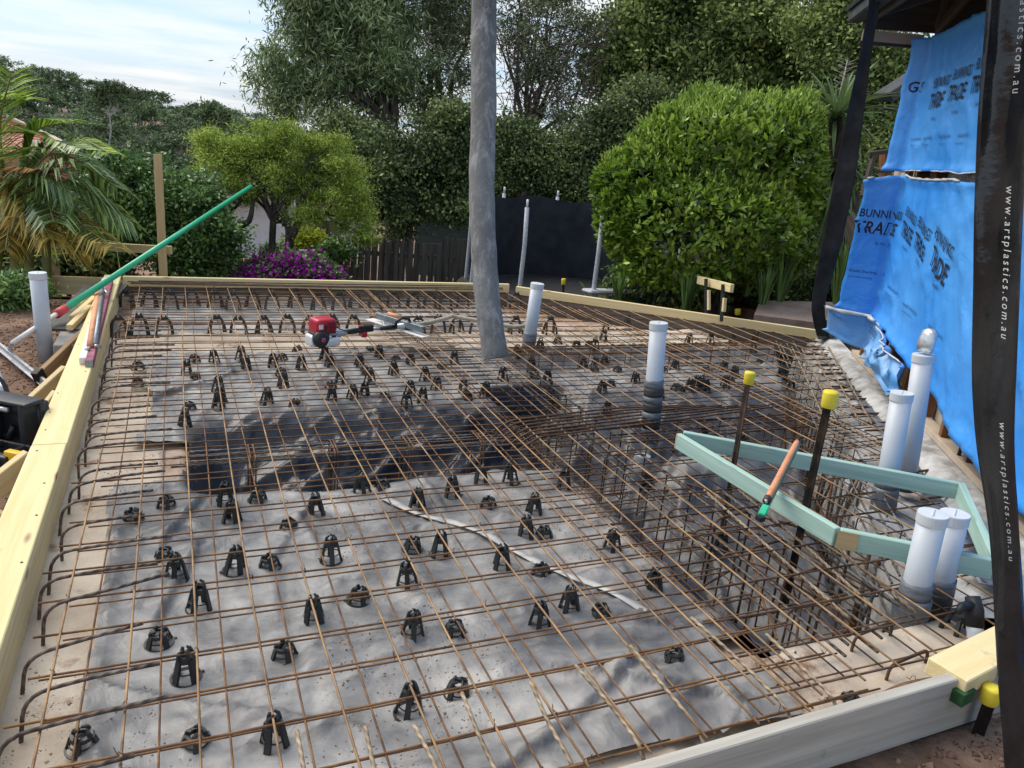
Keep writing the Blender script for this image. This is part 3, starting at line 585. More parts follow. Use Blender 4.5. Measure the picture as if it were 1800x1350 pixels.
# starter bars bent over from the left footing
for i in range(27):
    y = 1.62 + i * 0.2 + random.uniform(-0.03, 0.03)
    x0 = -0.475 + random.uniform(-0.02, 0.02); L = random.uniform(0.30, 0.42)
    lean = random.uniform(-0.05, 0.03); zt = random.uniform(-0.012, 0.014)
    pts = [(x0 - 0.01 + random.uniform(-.01, .01), y - 0.02 + lean * .5, -0.14), (x0, y, zt), (x0 + L * 0.5, y + 0.04 + lean * 0.4, zt + random.uniform(0.0, 0.012)), (x0 + L, y + 0.07 + lean, zt + random.uniform(-0.01, 0.012))]
    o = bent('starter_bar', pts, 0.0064, M['rib'], bend=0.07)
    tag(o, 'brown ribbed starter bar hooked over from the pale footing along the left plank', 'starter bar', 'starter bars along the left edge')
# starter bars from the front footing
tips = [(522, 1285), (642, 1278), (728, 1275), (812, 1218), (933, 1200), (1012, 1170), (1108, 1135), (1215, 1085), (1347, 1115), (1640, 1160)]
for i, (px, py) in enumerate(tips):
    t = at(px, py, 0.012); x = t.x + random.uniform(-0.02, 0.03)
    o = bent('starter_bar', [(x + 0.01, 1.455, -0.15), (x + 0.005, 1.47, -0.005), (x, (t.y + 1.47) / 2, 0.006), (t.x, t.y, 0.012)], 0.0065, M['rib_tan'], bend=0.07)
    tag(o, 'tan ribbed starter bar bent in over the mesh from the near footing', 'starter bar', 'starter bars along the near edge')
# trench cages: long bars with stirrups
def cage(label, p0, p1, width, z0, z1, nst, bars, mat_s, mat_b, jitter=0.0, over=0.15, pairs=False):
    p0 = V((*p0, 0)); p1 = V((*p1, 0)); d = (p1 - p0); L = d.length; d.normalize(); s = V((-d.y, d.x, 0))
    root = thing('trench_cage', label, 'rebar cage', p0, 'steel cages in the trenches')
    for i in range(nst):
        for q in range(2 if pairs else 1):
            c = p0 + d * (L * (i + 0.5) / nst + random.uniform(-jitter, jitter) + q * 0.03); tl = d * random.uniform(-jitter, jitter) * 0.5
            w = width / 2
            P = [c - s * w + V((0, 0, z0)), c - s * w + tl + V((0, 0, z1)), c + s * w + tl + V((0, 0, z1 + 0.004)), c + s * w + V((0, 0, z0)), c - s * (w - 0.01) + V((0, 0, z0))]
            bent('stirrup', P, 0.0045, mat_s, root, 5, 0.03)
    for (o, z) in bars:
        a = p0 - d * (over * random.uniform(0.4, 1.2)) + s * (o * width) + V((0, 0, z)); b = p1 + d * (over * random.uniform(0.4, 1.2)) + s * (o * width * random.uniform(0.85, 1.1)) + V((0, 0, z + random.uniform(-.008, .008)))
        m = a.lerp(b, 0.5) + V((0, 0, random.uniform(-.012, .004)))
        bent('trench_bar', [a, m, b], 0.006, mat_b, root, 6)
    return root
cage('cage across the dark left trench, with paired brown stirrups under the mesh', (0.10, 4.02), (2.25, 4.02), 0.20, -0.55, -0.045, 5, [(-.42, -.07), (-.1, -.075), (.2, -.07), (.44, -.065), (-.42, -.5), (.42, -.5)], M['rust'], M['rib_grey'], 0.01, pairs=True)
cage('long cage down the middle trench beside the front left plastic', (2.32, 1.85), (2.40, 5.4), 0.27, -0.54, -0.02, 16, [(-.42, -.03), (-.12, -.035), (.2, -.03), (.44, -.03), (-.42, -.52), (.42, -.52)], M['rust_dark'], M['rib'], 0.02)
cage('cage crossing the right hand trench behind the frame', (2.55, 3.86), (4.15, 3.92), 0.28, -0.52, -0.02, 8, [(-.42, -.035), (0, -.03), (.42, -.03), (-.4, -.5), (.4, -.5)], M['rust_dark'], M['rust_dark'], 0.02)
cage('dense cage along the white concrete rim by the house', (2.98, 2.1), (5.62, 5.85), 0.22, -0.56, -0.012, 15, [(-.42, -.02), (-.1, -.025), (.2, -.02), (.44, -.02), (-.42, -.54), (.42, -.54), (0, -.3)], M['rib_grey'], M['rib_grey'], 0.04)
cage('back right cage below the angled form board', (2.6, 5.82), (5.4, 5.86), 0.26, -0.42, -0.02, 12, [(-.42, -.03), (0, -.03), (.42, -.03), (-.4, -.4), (.4, -.4)], M['rust'], M['rust'], 0.03)
cage('flat bundle of long bars against the far form board', (-0.3, 8.22), (3.3, 8.22), 0.16, -0.20, 0.02, 3, [(-.45, .045), (-.2, .045), (.1, .045), (.4, .045), (-.45, -.06), (.4, -.06), (.1, -.12), (.4, -.16)], M['rust_dark'], M['rust_dark'], 0.02)
# loose long bars lying over the middle trench and the bundle near the front right
def loose(label, pts, rad, mat, group):
    o = bent('loose_bar', pts, rad, mat); tag(o, label, 'steel bar', group); return o
for i in range(5):
    q = at(1238 + 24 * i, 862 - 5 * i, -0.005); e = at(1490 + 30 * i, 1085 - 2 * i - 14 * (i % 2), -0.012); m = q.lerp(e, 0.5) + V((random.uniform(-.03, .03), random.uniform(-.02, .02), 0.004))
    loose('ribbed grey bar lying lengthwise in the bundle left of the capped picket', [q, m, e], 0.0075, M['rib_grey'] if i % 2 else M['rib_tan'], 'bars in the front right bundle')
for i in range(6):
    c = at(1290 + 62 * i, 905 + 50 * i, -0.02); sd_ = (at(1500, 905, 0) - at(1420, 925, 0)).normalized() * 0.12
    o = bent('stirrup', [c - sd_ + V((0, 0, -0.40)), c - sd_, c + sd_, c + sd_ + V((0, 0, -0.40))], 0.0065, M['rust_dark'], None, 6, 0.04); tag(o, 'brown hooped stirrup standing around the grey bars, {0} from the frame tip'.format(['first', 'second', 'third', 'fourth', 'fifth', 'sixth'][i]), 'stirrup', 'stirrups around the front right bundle')
for i in range(7):
    q = at(900 + 8 * i, 738 + 5 * i, 0.012); ln = 1.4 + 0.12 * i
    dv = (at(1240, 715, 0) - at(950, 745, 0)).normalized()
    loose('brown bar lying across the mesh between the hose and the taped white pipe', [q - dv * 0.2 + V((0, -0.10, -0.03)), q, q + dv * ln * 0.55 + V((0, 0, 0.012)), q + dv * ln + V((0, 0.02 * i - .05, 0.0))], 0.006, M['rust_dark'], 'bars across the middle trench')
for i in range(30):     # tangle in the pit under the frame
    p = at(random.uniform(1150, 1500), random.uniform(860, 1110), random.uniform(-0.30, -0.03)); an_ = random.choice([0.1, 1.45, 1.0, 2.2]) + random.uniform(-.35, .35); d_q = V((math.cos(an_), math.sin(an_), random.uniform(-.25, .25))) * random.uniform(0.18, 0.40)
    if dwall(p.x, p.y) > 1.25 or p.x < 2.1 or p.y < 1.95: continue
    loose('brown bar in the tangle down in the pit under the blue green timbers', [p - d_q, p + V((0, 0, -0.02)), p + d_q], 0.0055, (M['rust_dark'], M['rib_grey'], M['rust'])[i % 3], 'tangled bars in the pit')
for i in range(34):     # thick upright bars standing in the trench by the rim
    q = random.uniform(-1.2, 1.35); o_ = random.uniform(0.58, 0.84); p = WP + WD * q + WN * o_; tl = V((random.uniform(-.10, .10), random.uniform(-.10, .10), 0))
    loose('brown upright bar standing in the crowded trench beside the rim', [p + V((0, 0, -0.62)), p + tl * 0.5 + V((0, 0, -0.3)), p + tl + V((0, 0, random.uniform(-0.12, 0.0)))], 0.008, M['rib_grey'] if i % 3 else M['rust'], 'upright bars in the rim trench')
for i in range(26):     # short dowels out of the concrete rim
    s = -0.9 + i * 0.19; p = wall(s, -0.035 + random.uniform(-.012, .01), 0.12)
    q = p + V((-1, 0.02 + random.uniform(-.06, .06), random.uniform(-.01, .02))) * random.uniform(0.22, 0.36)
    loose('stubby dark dowel bar sticking out of the white concrete rim', [p, q], 0.008, M['rust_dark'], 'dowels in the concrete rim')
for i in range(5):      # long rusty pair rising along the far right
    q = at(1392 + 16 * i, 610, 0.0); e = at(1452 + 20 * i, 745, 0.0)
    loose('pale brown ribbed bar running lengthwise beside the far end of the rim', [q, q.lerp(e, .5) + V((0, 0, .01)), e], 0.007, M['rib_tan'], 'bars at the far right rim')
# ------------------------------------------------------------------ bar chairs
def frustum(mb, p0, p1, w0, w1, t=0.006):
    p0 = V(p0); p1 = V(p1); rad = V((p0.x, p0.y, 0)).normalized(); tan = V((-rad.y, rad.x, 0)); vs = []
    for p, w in ((p0, w0), (p1, w1)):
        for a, b in ((-1, -1), (1, -1), (1, 1), (-1, 1)): vs.append(p + tan * (a * w / 2) + rad * (b * t / 2))
    mb.add(vs, [(3, 2, 1, 0), (4, 5, 6, 7), (0, 1, 5, 4), (1, 2, 6, 5), (2, 3, 7, 6), (3, 0, 4, 7)])
def ring(mb, ro, ri, z, t, n=24, ncut=0):
    mb.lathe([(ri, z), (ro, z), (ro, z + t), (ri, z + t), (ri, z)], n=n, caps=False)
def chair_bits(H, rb, rt, lw):
    bits = []
    b = MB(); ring(b, rb, rb * 0.86, 0, 0.004); b.box((rb + 0.003, 0, 0.003), (0.010, 0.008, 0.005)); bits.append(('base_ring', b))
    b = MB(); ring(b, rb * 0.74, rb * 0.66, H * 0.30, 0.003); bits.append(('brace_ring', b))
    for k in range(4):
        a = k * math.pi / 2 + 0.4; c, s = math.cos(a), math.sin(a)
        b = MB(); frustum(b, (rb * 0.84 * c, rb * 0.84 * s, 0.002), (rt * c, rt * s, H * 0.72), lw, lw * 0.8, 0.010); bits.append(('leg', b))
    b = MB(); b.lathe([(rt * 0.62, H * 0.60), (rt * 1.16, H * 0.60), (rt * 1.05, H * 0.78), (rt * 0.62, H * 0.78), (rt * 0.62, H * 0.60)], n=12, caps=False); bits.append(('collar', b))
    for k in range(4):
        a = k * math.pi / 2 + 0.1; c, s = math.cos(a), math.sin(a)
        b = MB(); b.tube([(rt * 0.95 * c, rt * 0.95 * s, H * 0.74), (rt * 0.8 * c, rt * 0.8 * s, H * 0.90), (rt * 0.45 * math.cos(a + 0.7), rt * 0.45 * math.sin(a + 0.7), H)], [0.0075, 0.0062, 0.004], 5); bits.append(('prong', b))
    return bits
def proto_parts(H, rb, rt, lw):
    out = []
    for nm, b in chair_bits(H, rb, rt, lw):
        me = bpy.data.meshes.new(nm); me.from_pydata(b.v, [], b.f); me.update(); me.materials.append(M['chair']); out.append((nm, me))
    return out
def proto_joined(H, rb, rt, lw, nm):
    J = MB()
    for _, b in chair_bits(H, rb, rt, lw): J.add(b.v, b.f)
    me = bpy.data.meshes.new(nm); me.from_pydata(J.v, [], J.f); me.update(); me.materials.append(M['chair']); return me
TALL, SHORT = proto_parts(0.118, 0.050, 0.0235, 0.021), proto_parts(0.060, 0.050, 0.029, 0.019)
TALLJ, SHORTJ = proto_joined(0.118, 0.050, 0.0235, 0.021, 'bar_chair'), proto_joined(0.060, 0.050, 0.029, 0.019, 'bar_chair')
U = MB()
for sgn in (-1, 1):
    U.tube([(sgn * 0.075, 0.02, 0), (sgn * 0.065, 0.01, 0.11), (sgn * 0.045, 0, 0.19), (sgn * 0.015, 0, 0.225)], [0.016, 0.015, 0.014, 0.012], 6)
    U.tube([(sgn * 0.075, -0.05, 0), (sgn * 0.065, -0.03, 0.11), (sgn * 0.045, 0, 0.19)], [0.012, 0.011, 0.010], 6)
U.box((0, 0, 0.215), (0.07, 0.035, 0.035)); U.box((-0.018, 0, 0.24), (0.012, 0.03, 0.03)); U.box((0.018, 0, 0.24), (0.012, 0.03, 0.03))
UME = bpy.data.meshes.new('bar_chair'); UME.from_pydata(U.v, [], U.f); UME.materials.append(M['chair'])
def zsheet(x, y): return float(hsub(x, y)) + float(folds(x, y)) * 0.6
nchair = 0
def put_chair(px, py, tall, label, group, parts):
    p = at(px, py, -0.11)
    for _ in range(3): p = at(px, py, max(-0.32, float(hsub(p.x, p.y)) + 0.006))
    z = max(-0.32, float(hsub(p.x, p.y)) + 0.004)
    rz = random.uniform(0, 6.28)
    if parts:
        o = thing('bar_chair', label, 'bar chair', (p.x, p.y, z), group); o.rotation_euler = (random.uniform(-.06, .06), random.uniform(-.06, .06), rz)
        for nm, me in (TALL if tall else SHORT):
            c = bpy.data.objects.new(nm, me); COL.objects.link(c); c.parent = o
    else:
        o = bpy.data.objects.new('bar_chair', TALLJ if tall else SHORTJ); COL.objects.link(o); o.location = (p.x, p.y, z); o.rotation_euler = (random.uniform(-.06, .06), random.uniform(-.06, .06), rz); tag(o, label, 'bar chair', group)
    return o
front_tall = [(327, 1190), (350, 1070), (310, 1018), (412, 1003), (408, 918), (396, 885), (582, 985), (556, 905), (552, 1095), (483, 1312), (718, 1253), (724, 1122), (716, 1030), (773, 975), (733, 895), (636, 865), (795, 872), (845, 850), (897, 848), (938, 903), (924, 945), (882, 998), (1000, 1075), (948, 1103), (1075, 968), (991, 858), (1147, 1040)]
front_short = [(280, 1130), (345, 1310), (147, 1312), (508, 932), (474, 997), (630, 1055), (500, 1155), (799, 1115), (805, 1220), (725, 965), (858, 892), (950, 1012), (1055, 1085), (293, 892), (234, 915), (453, 880), (672, 860), (956, 945), (1184, 1165), (290, 985)]
for p in front_tall: put_chair(*p, True, 'tall four legged black bar chair on the grey plastic in front of the dark trench', 'tall chairs on the front plastic', True)
for p in front_short: put_chair(*p, False, 'low black bar chair on the grey plastic in front of the dark trench', 'low chairs on the front plastic', True)
put_chair(1492, 1245, False, 'low black bar chair alone on the bare concrete pad in the front right corner', None, True)
back_tall = [(423, 634), (432, 651), (480, 647), (530, 648), (570, 633), (580, 647), (631, 646), (666, 630), (721, 642), (692, 659), (597, 676), (650, 673), (498, 681), (469, 710), (583, 708), (619, 704), (720, 696), (766, 688), (747, 670), (742, 716), (798, 639), (377, 641), (328, 660), (383, 690), (387, 706)]
back_short = [(496, 634), (494, 660), (518, 716), (582, 684), (642, 656), (696, 637), (748, 631), (776, 650), (676, 704), (523, 618), (650, 621), (342, 636), (343, 669), (333, 722), (243, 648), (242, 677)]
for p in back_tall: put_chair(*p, True, 'tall black bar chair on the grey plastic between the dark trench and the red engine', 'tall chairs behind the trench', True)
for p in back_short: put_chair(*p, False, 'low black bar chair on the grey plastic between the dark trench and the red engine', 'low chairs behind the trench', False)
right_tall = [(813, 693), (957, 717), (980, 683), (1057, 697), (933, 647), (908, 632), (1025, 648), (1062, 644), (1185, 653), (1222, 683), (1270, 654), (1290, 664), (1273, 684), (1367, 703), (1102, 572), (1060, 598), (1210, 604), (1287, 604), (1325, 602), (1398, 606), (1172, 560), (1130, 812), (1137, 862), (1265, 968), (848, 745), (1062, 752), (1235, 775), (1305, 790)]
right_short = [(820, 700), (940, 665), (1045, 655), (1085, 655), (1073, 680), (1240, 655), (1280, 695), (1195, 690), (1065, 578), (1240, 560), (1300, 568), (1370, 592), (1335, 640), (930, 700)]
for p in right_tall: put_chair(*p, True, 'tall black bar chair under the crowded mesh right of the hanging hose', 'tall chairs right of the hose', False)
for p in right_short: put_chair(*p, False, 'low black bar chair under the crowded mesh right of the hanging hose', 'low chairs right of the hose', False)
rq = random.Random(33)
for i in range(22): put_chair(rq.uniform(880, 1420), rq.uniform(585, 745), i % 3 != 0, 'black bar chair', 'tall chairs right of the hose' if i % 3 else 'low chairs right of the hose', False)
for p in [(385, 772), (325, 752), (638, 750), (712, 762)]: put_chair(*p, True, 'tall black bar chair standing low in the dark left trench', 'chairs in the left trench', False)
for row, ys, lab, gr in (([222, 262, 300, 340, 378, 412, 445, 478, 520, 560, 595, 626, 660, 693, 723, 755, 785, 815, 905, 955], 541, 'arched black bar chair in the back row along the far form board', 'back row of arched chairs'),
                    ([210, 247, 291, 382, 417, 463, 505, 545, 584, 622, 735, 771, 802, 835, 907, 965], 590, 'arched black bar chair in the second row before the far form board', 'second row of arched chairs')):
    for px in row:
        p = at(px + random.uniform(-3, 3), ys + random.uniform(-2, 4), -0.17); o = bpy.data.objects.new('bar_chair', UME); COL.objects.link(o)
        o.location = (p.x, p.y, float(hsub(p.x, p.y)) + 0.004); o.rotation_euler = (0, 0, random.uniform(-0.5, 0.5)); o.scale = (0.9, 0.9, random.uniform(0.95, 1.06) * 0.74); tag(o, lab, 'bar chair', gr)

# ------------------------------------------------------------------ white drain pipes
def text_mesh(body, size, bold=0.0, spacing=1.0, align='LEFT', shear=0.0):
    c = bpy.data.curves.new('t', 'FONT'); c.body = body; c.size = size; c.offset = bold; c.space_character = spacing; c.align_x = align; c.shear = shear; c.resolution_u = 3; c.fill_mode = 'FRONT'
    o = bpy.data.objects.new('t', c); COL.objects.link(o); dg = bpy.context.evaluated_depsgraph_get(); dg.update()
    me = bpy.data.meshes.new_from_object(o.evaluated_get(dg)); bpy.data.objects.remove(o); bpy.data.curves.remove(c)
    bm = bmesh.new(); bm.from_mesh(me)
    big = [e for e in bm.edges if e.calc_length() > size * 0.35]
    if big: bmesh.ops.subdivide_edges(bm, edges=big, cuts=2)
    bmesh.ops.triangulate(bm, faces=bm.faces); bm.to_mesh(me); bm.free(); return me
def put_text(name, body, size, fn, mat, parent=None, **kw):
    me = text_mesh(body, size, **kw)
    for v in me.vertices: v.co = fn(v.co.x, v.co.y)
    me.materials.clear(); return link(name, me, mat, parent)
def pipe(label, base, top, r=0.055, tape=None, cap=True, prints=False, group='white drain pipes'):
    base = V(base); top = V(top); ax = (top - base); L = ax.length; ax.normalize(); q = ax.to_track_quat('Z', 'Y').to_matrix()
    root = thing('drain_pipe', label, 'drain pipe', base, group)
    b = MB(); b.lathe([(r, 0), (r, L - 0.012), (r * 0.9, L - 0.012)], base, 28, q); b.build('pipe', M['pvc'], root, True)
    if cap:
        b = MB(); b.lathe([(r * 1.06, L - 0.045), (r * 1.075, L - 0.043), (r * 1.075, L - 0.004), (r * 1.05, L), (r * 0.2, L + 0.001)], base, 28, q); b.build('cap', M['pvc_cap'], root, False)
        b = MB(); b.tube([base + q @ V((-r * 0.7, 0, L + 0.002)), base + q @ V((r * 0.7, 0, L + 0.002))], 0.0035, 5); b.build('cap_ridge', M['pvc_cap'], root)
    for (z0, z1, mt, k) in (tape or []):
        n = max(2, int((z1 - z0) / 0.018)); prof = [(r * k * (1 + 0.012 * math.sin(i * 2.1) + random.uniform(0, .014)), z0 + (z1 - z0) * i / n) for i in range(n + 1)]
        b = MB(); b.lathe(prof, base, 28, q); b.build('tape_wrap', M[mt], root, True)
    if prints:
        def fn(x, y):
            an = -2.0 + y / r; return base + q @ V((r * 1.006 * math.cos(an), r * 1.006 * math.sin(an), L - 0.12 - x))
        put_text('printed_lettering', 'PVC-U DWV PIPE 100  SN6  AS/NZS 1260', 0.012, fn, M['print_grey'], root, spacing=1.15)
    return root
def vpipe(label, pb, zb, pt, **kw):
    b = at(*pb, zb); t = atH(*pt, math.hypot(b.x, b.y)); return pipe(label, b, t, **kw)
vpipe('capped white drain pipe standing outside the slab by the left plank', (82, 640), -0.25, (66, 479))
vpipe('capped white drain pipe with a grey taped foot beside the hanging hose', (927, 622), -0.12, (945, 498), tape=[(0.02, 0.20, 'tape_grey', 1.10)])
vpipe('capped white drain pipe with banded grey and dark tape at mid slab', (1140, 800), -0.25, (1158, 567), tape=[(0.10, 0.20, 'tape_grey', 1.12), (0.20, 0.262, 'tape_dark', 1.13), (0.262, 0.315, 'tape_grey', 1.13), (0.315, 0.375, 'tape_dark', 1.14), (0.375, 0.42, 'tape_grey', 1.13), (0.42, 0.475, 'tape_dark', 1.13), (0.475, 0.53, 'tape_grey', 1.11)])
vpipe('tall white drain pipe with printed side and thick grey tape, right of the capped pickets', (1540, 965), -0.35, (1586, 690), tape=[(0.05, 0.38, 'tape_grey', 1.22), (0.38, 0.47, 'tape_grey', 1.14)], prints=True)
pr = vpipe('leaning white drain pipe stuffed with silver foil beneath the blue wrap', (1590, 860), -0.05, (1624, 623), tape=[(0.0, 0.12, 'tape_dark', 1.1)])
f0 = atH(1624, 622, 5.2); 
fb = MB(); tp = atH(1624, 618, math.hypot(*at(1590, 860, -0.05).xy)); tp2 = atH(1637, 578, math.hypot(*at(1590, 860, -0.05).xy))
fb.tube([tp, tp.lerp(tp2, .4) , tp.lerp(tp2, .85), tp2], [0.048, 0.056, 0.047, 0.018], 10, flat=0.55); fo = fb.build('foil_plug', M['foil'], pr, True)
vpipe('front white drain pipe of the touching pair, with a wide grey taped foot', (1590, 1120), -0.20, (1641, 902), tape=[(0.0, 0.20, 'tape_grey', 1.28), (0.20, 0.27, 'tape_grey', 1.12)])
vpipe('rear white drain pipe of the touching pair, half hidden by its neighbour', (1636, 1100), -0.20, (1679, 902), tape=[(0.0, 0.18, 'tape_dark', 1.12), (0.18, 0.24, 'tape_grey', 1.12)])
# black boot around the pair
bt = at(1600, 1130, -0.22); b = MB(); b.tube([bt + V((-0.01, -0.01, -0.12)), bt + V((0.0, 0, 0.04)), bt + V((0.0, 0, 0.06))], [0.13, 0.12, 0.10], 18, flat=0.8); tag(b.build('pipe_boot', M['black_metal'], None, True), 'black rubber boot around the foot of the paired pipes', 'pipe boot')
# stray low pipe stub in the trench left of the frame tip
sb = at(1128, 800, -0.22); pipe('short white pipe stub low in the trench left of the frame tip', sb + V((0, 0, -0.2)), sb + V((0.01, 0.0, 0.0)), r=0.05, cap=True, group=None)

# ------------------------------------------------------------------ capped steel pickets
def picket(label, base, top, r=0.016, mat='steel_dark', capr=0.028, caph=0.066, group='capped steel pickets'):
    base = V(base); top = V(top); ax = (top - base).normalized(); q = ax.to_track_quat('Z', 'Y').to_matrix(); L = (top - base).length
    root = thing('steel_picket', label, 'steel picket', base, group)
    b = MB()
    for k in range(3):
        a = k * 2.094 + 0.5; c, s = math.cos(a), math.sin(a)
        rot = q @ Matrix.Rotation(a, 3, 'Z'); b.box(base + q @ V((c * r * 0.55, s * r * 0.55, L * 0.48)), (r * 1.2, 0.006, L * 0.97), rot)
    b.build('star_post', M[mat], root)
    b = MB(); b.lathe([(capr * 0.92, L - caph), (capr, L - caph + 0.004), (capr * 1.03, L - 0.008), (capr * 0.97, L), (capr * 0.3, L + 0.002)], base, 20, q); b.build('cap', M['yellow_cap'], root, True)
    return root
def vpicket(label, pb, zb, pt, **kw):
    b = at(*pb, zb); t = atH(*pt, math.hypot(b.x, b.y)); return picket(label, b, t, **kw)
vpicket('brown steel picket with a yellow cap inside the left end of the blue green frame', (1268, 950), -0.40, (1319, 654), mat='steel_brown')
vpicket('dark steel picket with a pale yellow cap passing beside the green bladed tool', (1375, 1090), -0.45, (1462, 688), r=0.019, capr=0.034, caph=0.075)
vpicket('stout picket with a bright yellow cap driven into dirt at the near form board', (1700, 1335), -0.26, (1746, 1208), r=0.02, capr=0.030, caph=0.062)
vpicket('small yellow capped picket beyond the far form beside the trampoline', (990, 530), -0.3, (991, 490), capr=0.03, caph=0.08)
vpicket('small yellow capped picket behind the angled form below the clipped bush', (1297, 590), -0.3, (1297, 543), capr=0.035, caph=0.07)
vpicket('left of two yellow capped pickets at the far end of the blue wrap', (1479, 600), -0.1, (1480, 548), mat='steel_brown', capr=0.03, caph=0.06)
vpicket('right of two yellow capped pickets at the far end of the blue wrap', (1489, 606), -0.1, (1489, 549), capr=0.037, caph=0.075)

# ------------------------------------------------------------------ blue green timber frame and the tool across it
zt = 0.16
c1 = atD(1190, 776, 3.95); c1 = V((c1.x, c1.y, c1.z))
def fp(px, py, z): return at(px, py, z)
A = fp(1192, 775, 0.13); B = fp(1470, 944, 0.13); C_ = fp(1745, 1000, 0.13); D_ = fp(1682, 862, 0.13)
r = thing('timber_boxout', 'kite shaped blue green treated timber frame lying over the mesh', 'timber frame', A)
timber('rail', A, B, 0.035, 0.09, M['treated'], r); timber('rail', B + (C_ - B).normalized() * 0.01, C_, 0.035, 0.09, M['treated'], r)
timber('rail', A + V((0.05, 0.03, 0)), D_, 0.035, 0.09, M['treated'], r); timber('rail', D_ + V((0.02, 0, 0)), C_ + V((0.03, 0.02, 0)), 0.035, 0.09, M['treated'], r)
dv = (B - A).normalized(); timber('end_block', A - dv * 0.006, A + dv * 0.0, 0.034, 0.088, M['end_grain'], r, 0.001)
dv = (C_ - B).normalized(); side = V((dv.y, -dv.x, 0)); side = side if side.y < 0 else -side
timber('bare_patch', B + dv * 0.0 + side * 0.0195, B + dv * 0.085 + side * 0.0195, 0.003, 0.084, M['tan_patch'], r, 0.0)
t0 = fp(1345, 898, 0.19); t1 = fp(1404, 782, 0.26); ax = (t1 - t0).normalized()
r = thing('concrete_float', 'long green float with an orange wooden handle propped across the timber frame', 'concrete float', t0)
timber('rail', t0 - ax * 0.04, t1 + ax * 0.02, 0.014, 0.03, M['green_dark'], r); 
timber('blade', t0 - ax * 0.055 + V((-0.012, -0.006, 0.012)), t0 + ax * 0.035 + V((-0.012, -0.006, 0.012)), 0.032, 0.016, M['green_blade'], r)
b = MB(); off = V((-0.022, -0.008, 0.028)); b.tube([t0 + ax * 0.085 + off, t0 + ax * 0.14 + off, t1 - ax * 0.06 + off, t1 - ax * 0.01 + off], [0.013, 0.016, 0.016, 0.012], 12); b.build('handle', M['orange_wood'], r, True)
b = MB(); b.tube([t0 + ax * 0.055 + off, t0 + ax * 0.088 + off], 0.018, 12); b.build('ferrule', M['steel_brown'], r, True)
b = MB(); b.tube([t0 + ax * 0.05 + V((-.01, 0, .01)), t0 + ax * 0.06 + off * 1.3], 0.008, 8); b.build('bracket', M['alu'], r, True)
b = MB(); b.tube([t1 - ax * 0.012 + off, t1 + ax * 0.012 + off], 0.014, 12); b.build('end_cap', M['steel_dark'], r, True)
b = MB(); b.box(t0 - ax * 0.075 + V((-0.006, 0, 0.0)), (0.03, 0.03, 0.02)); b.build('blade_tip', M['black_metal'], r)

# ------------------------------------------------------------------ concrete vibrator
e0 = at(566, 606, 0.012); e1 = at(735, 586, 0.012); ax = V((e1.x - e0.x, e1.y - e0.y, 0)).normalized(); sy = V((-ax.y, ax.x, 0))
RV = Matrix((( ax.x, sy.x, 0), (ax.y, sy.y, 0), (0, 0, 1)))
def lv(x, y, z): return e0 + ax * x + sy * y + V((0, 0, z))
r = thing('concrete_vibrator', 'red petrol engine concrete vibrator with its shaft and hose laid on the mesh', 'concrete vibrator', e0)
b = MB(); b.box(lv(0.0, 0, 0.155), (0.17, 0.15, 0.13), RV); b.box(lv(0.05, 0, 0.165), (0.10, 0.13, 0.09), RV); b.build('engine_cover', M['red'], r, True, 0.028, 3)
for kz in range(5):
    b = MB(); b.box(lv(0.045, -0.078, 0.118 + 0.018 * kz), (0.07, 0.008, 0.006), RV); b.build('vent_slot', M['black_metal'], r)
b = MB(); b.box(lv(-0.055, -0.077, 0.165), (0.035, 0.004, 0.035), RV); b.build('sticker', M['white_bar'], r)
b = MB(); b.box(lv(-0.012, -0.0775, 0.150), (0.022, 0.006, 0.05), RV); b.build('air_duct', M['black_metal'], r)
b = MB(); b.box(lv(0.05, -0.082, 0.098), (0.075, 0.005, 0.016), RV); b.build('badge', M['steel_blue'], r)
q = RV @ Matrix.Rotation(math.radians(90), 3, 'X')
b = MB(); b.lathe([(0.03, -0.02), (0.066, -0.015), (0.07, 0.03), (0.05, 0.045), (0.02, 0.05)], lv(-0.045, -0.05, 0.065), 20, q); b.build('starter_housing', M['black_metal'], r, True)
b = MB(); b.lathe([(0.02, 0.05), (0.022, 0.054), (0.008, 0.056)], lv(-0.045, -0.05, 0.065), 14, q); b.build('starter_boss', M['maroon'], r, True)
b = MB(); b.box(lv(0.045, -0.02, 0.035), (0.14, 0.15, 0.07), RV); b.build('fuel_tank', M['white_tank'], r, True, 0.024, 3)
b = MB(); b.box(lv(-0.09, 0.01, 0.045), (0.05, 0.12, 0.09), RV); b.build('side_guard', M['white_tank'], r, True, 0.02, 3)
b = MB(); b.box(lv(0.0, 0.0, 0.085), (0.18, 0.13, 0.05), RV); b.build('crankcase', M['black_metal'], r, True, 0.01, 2)
b = MB(); b.tube([lv(0.02, -0.085, 0.07), lv(0.02, -0.06, 0.07)], 0.022, 12); b.build('fuel_cap', M['alu'], r, True)
b = MB(); b.tube([lv(0.09, 0, 0.075), lv(0.13, 0, 0.080), lv(0.19, 0, 0.085), lv(0.215, 0, 0.085)], [0.045, 0.042, 0.028, 0.026], 14); b.build('clutch_neck', M['alu'], r, True)
b = MB(); b.tube([lv(0.21, 0, 0.085), lv(0.38, 0, 0.083)], 0.024, 12); b.build('grip', M['black_metal'], r, True)
b = MB(); b.box(lv(0.41, 0, 0.095), (0.11, 0.05, 0.06), RV); b.build('throttle_housing', M['black_metal'], r, True, 0.012, 2)
b = MB(); b.box(lv(0.375, -0.02, 0.05), (0.05, 0.02, 0.045), RV); b.box(lv(0.36, 0, 0.118), (0.06, 0.02, 0.014), RV); b.build('trigger', M['red'], r, True, 0.006, 2)
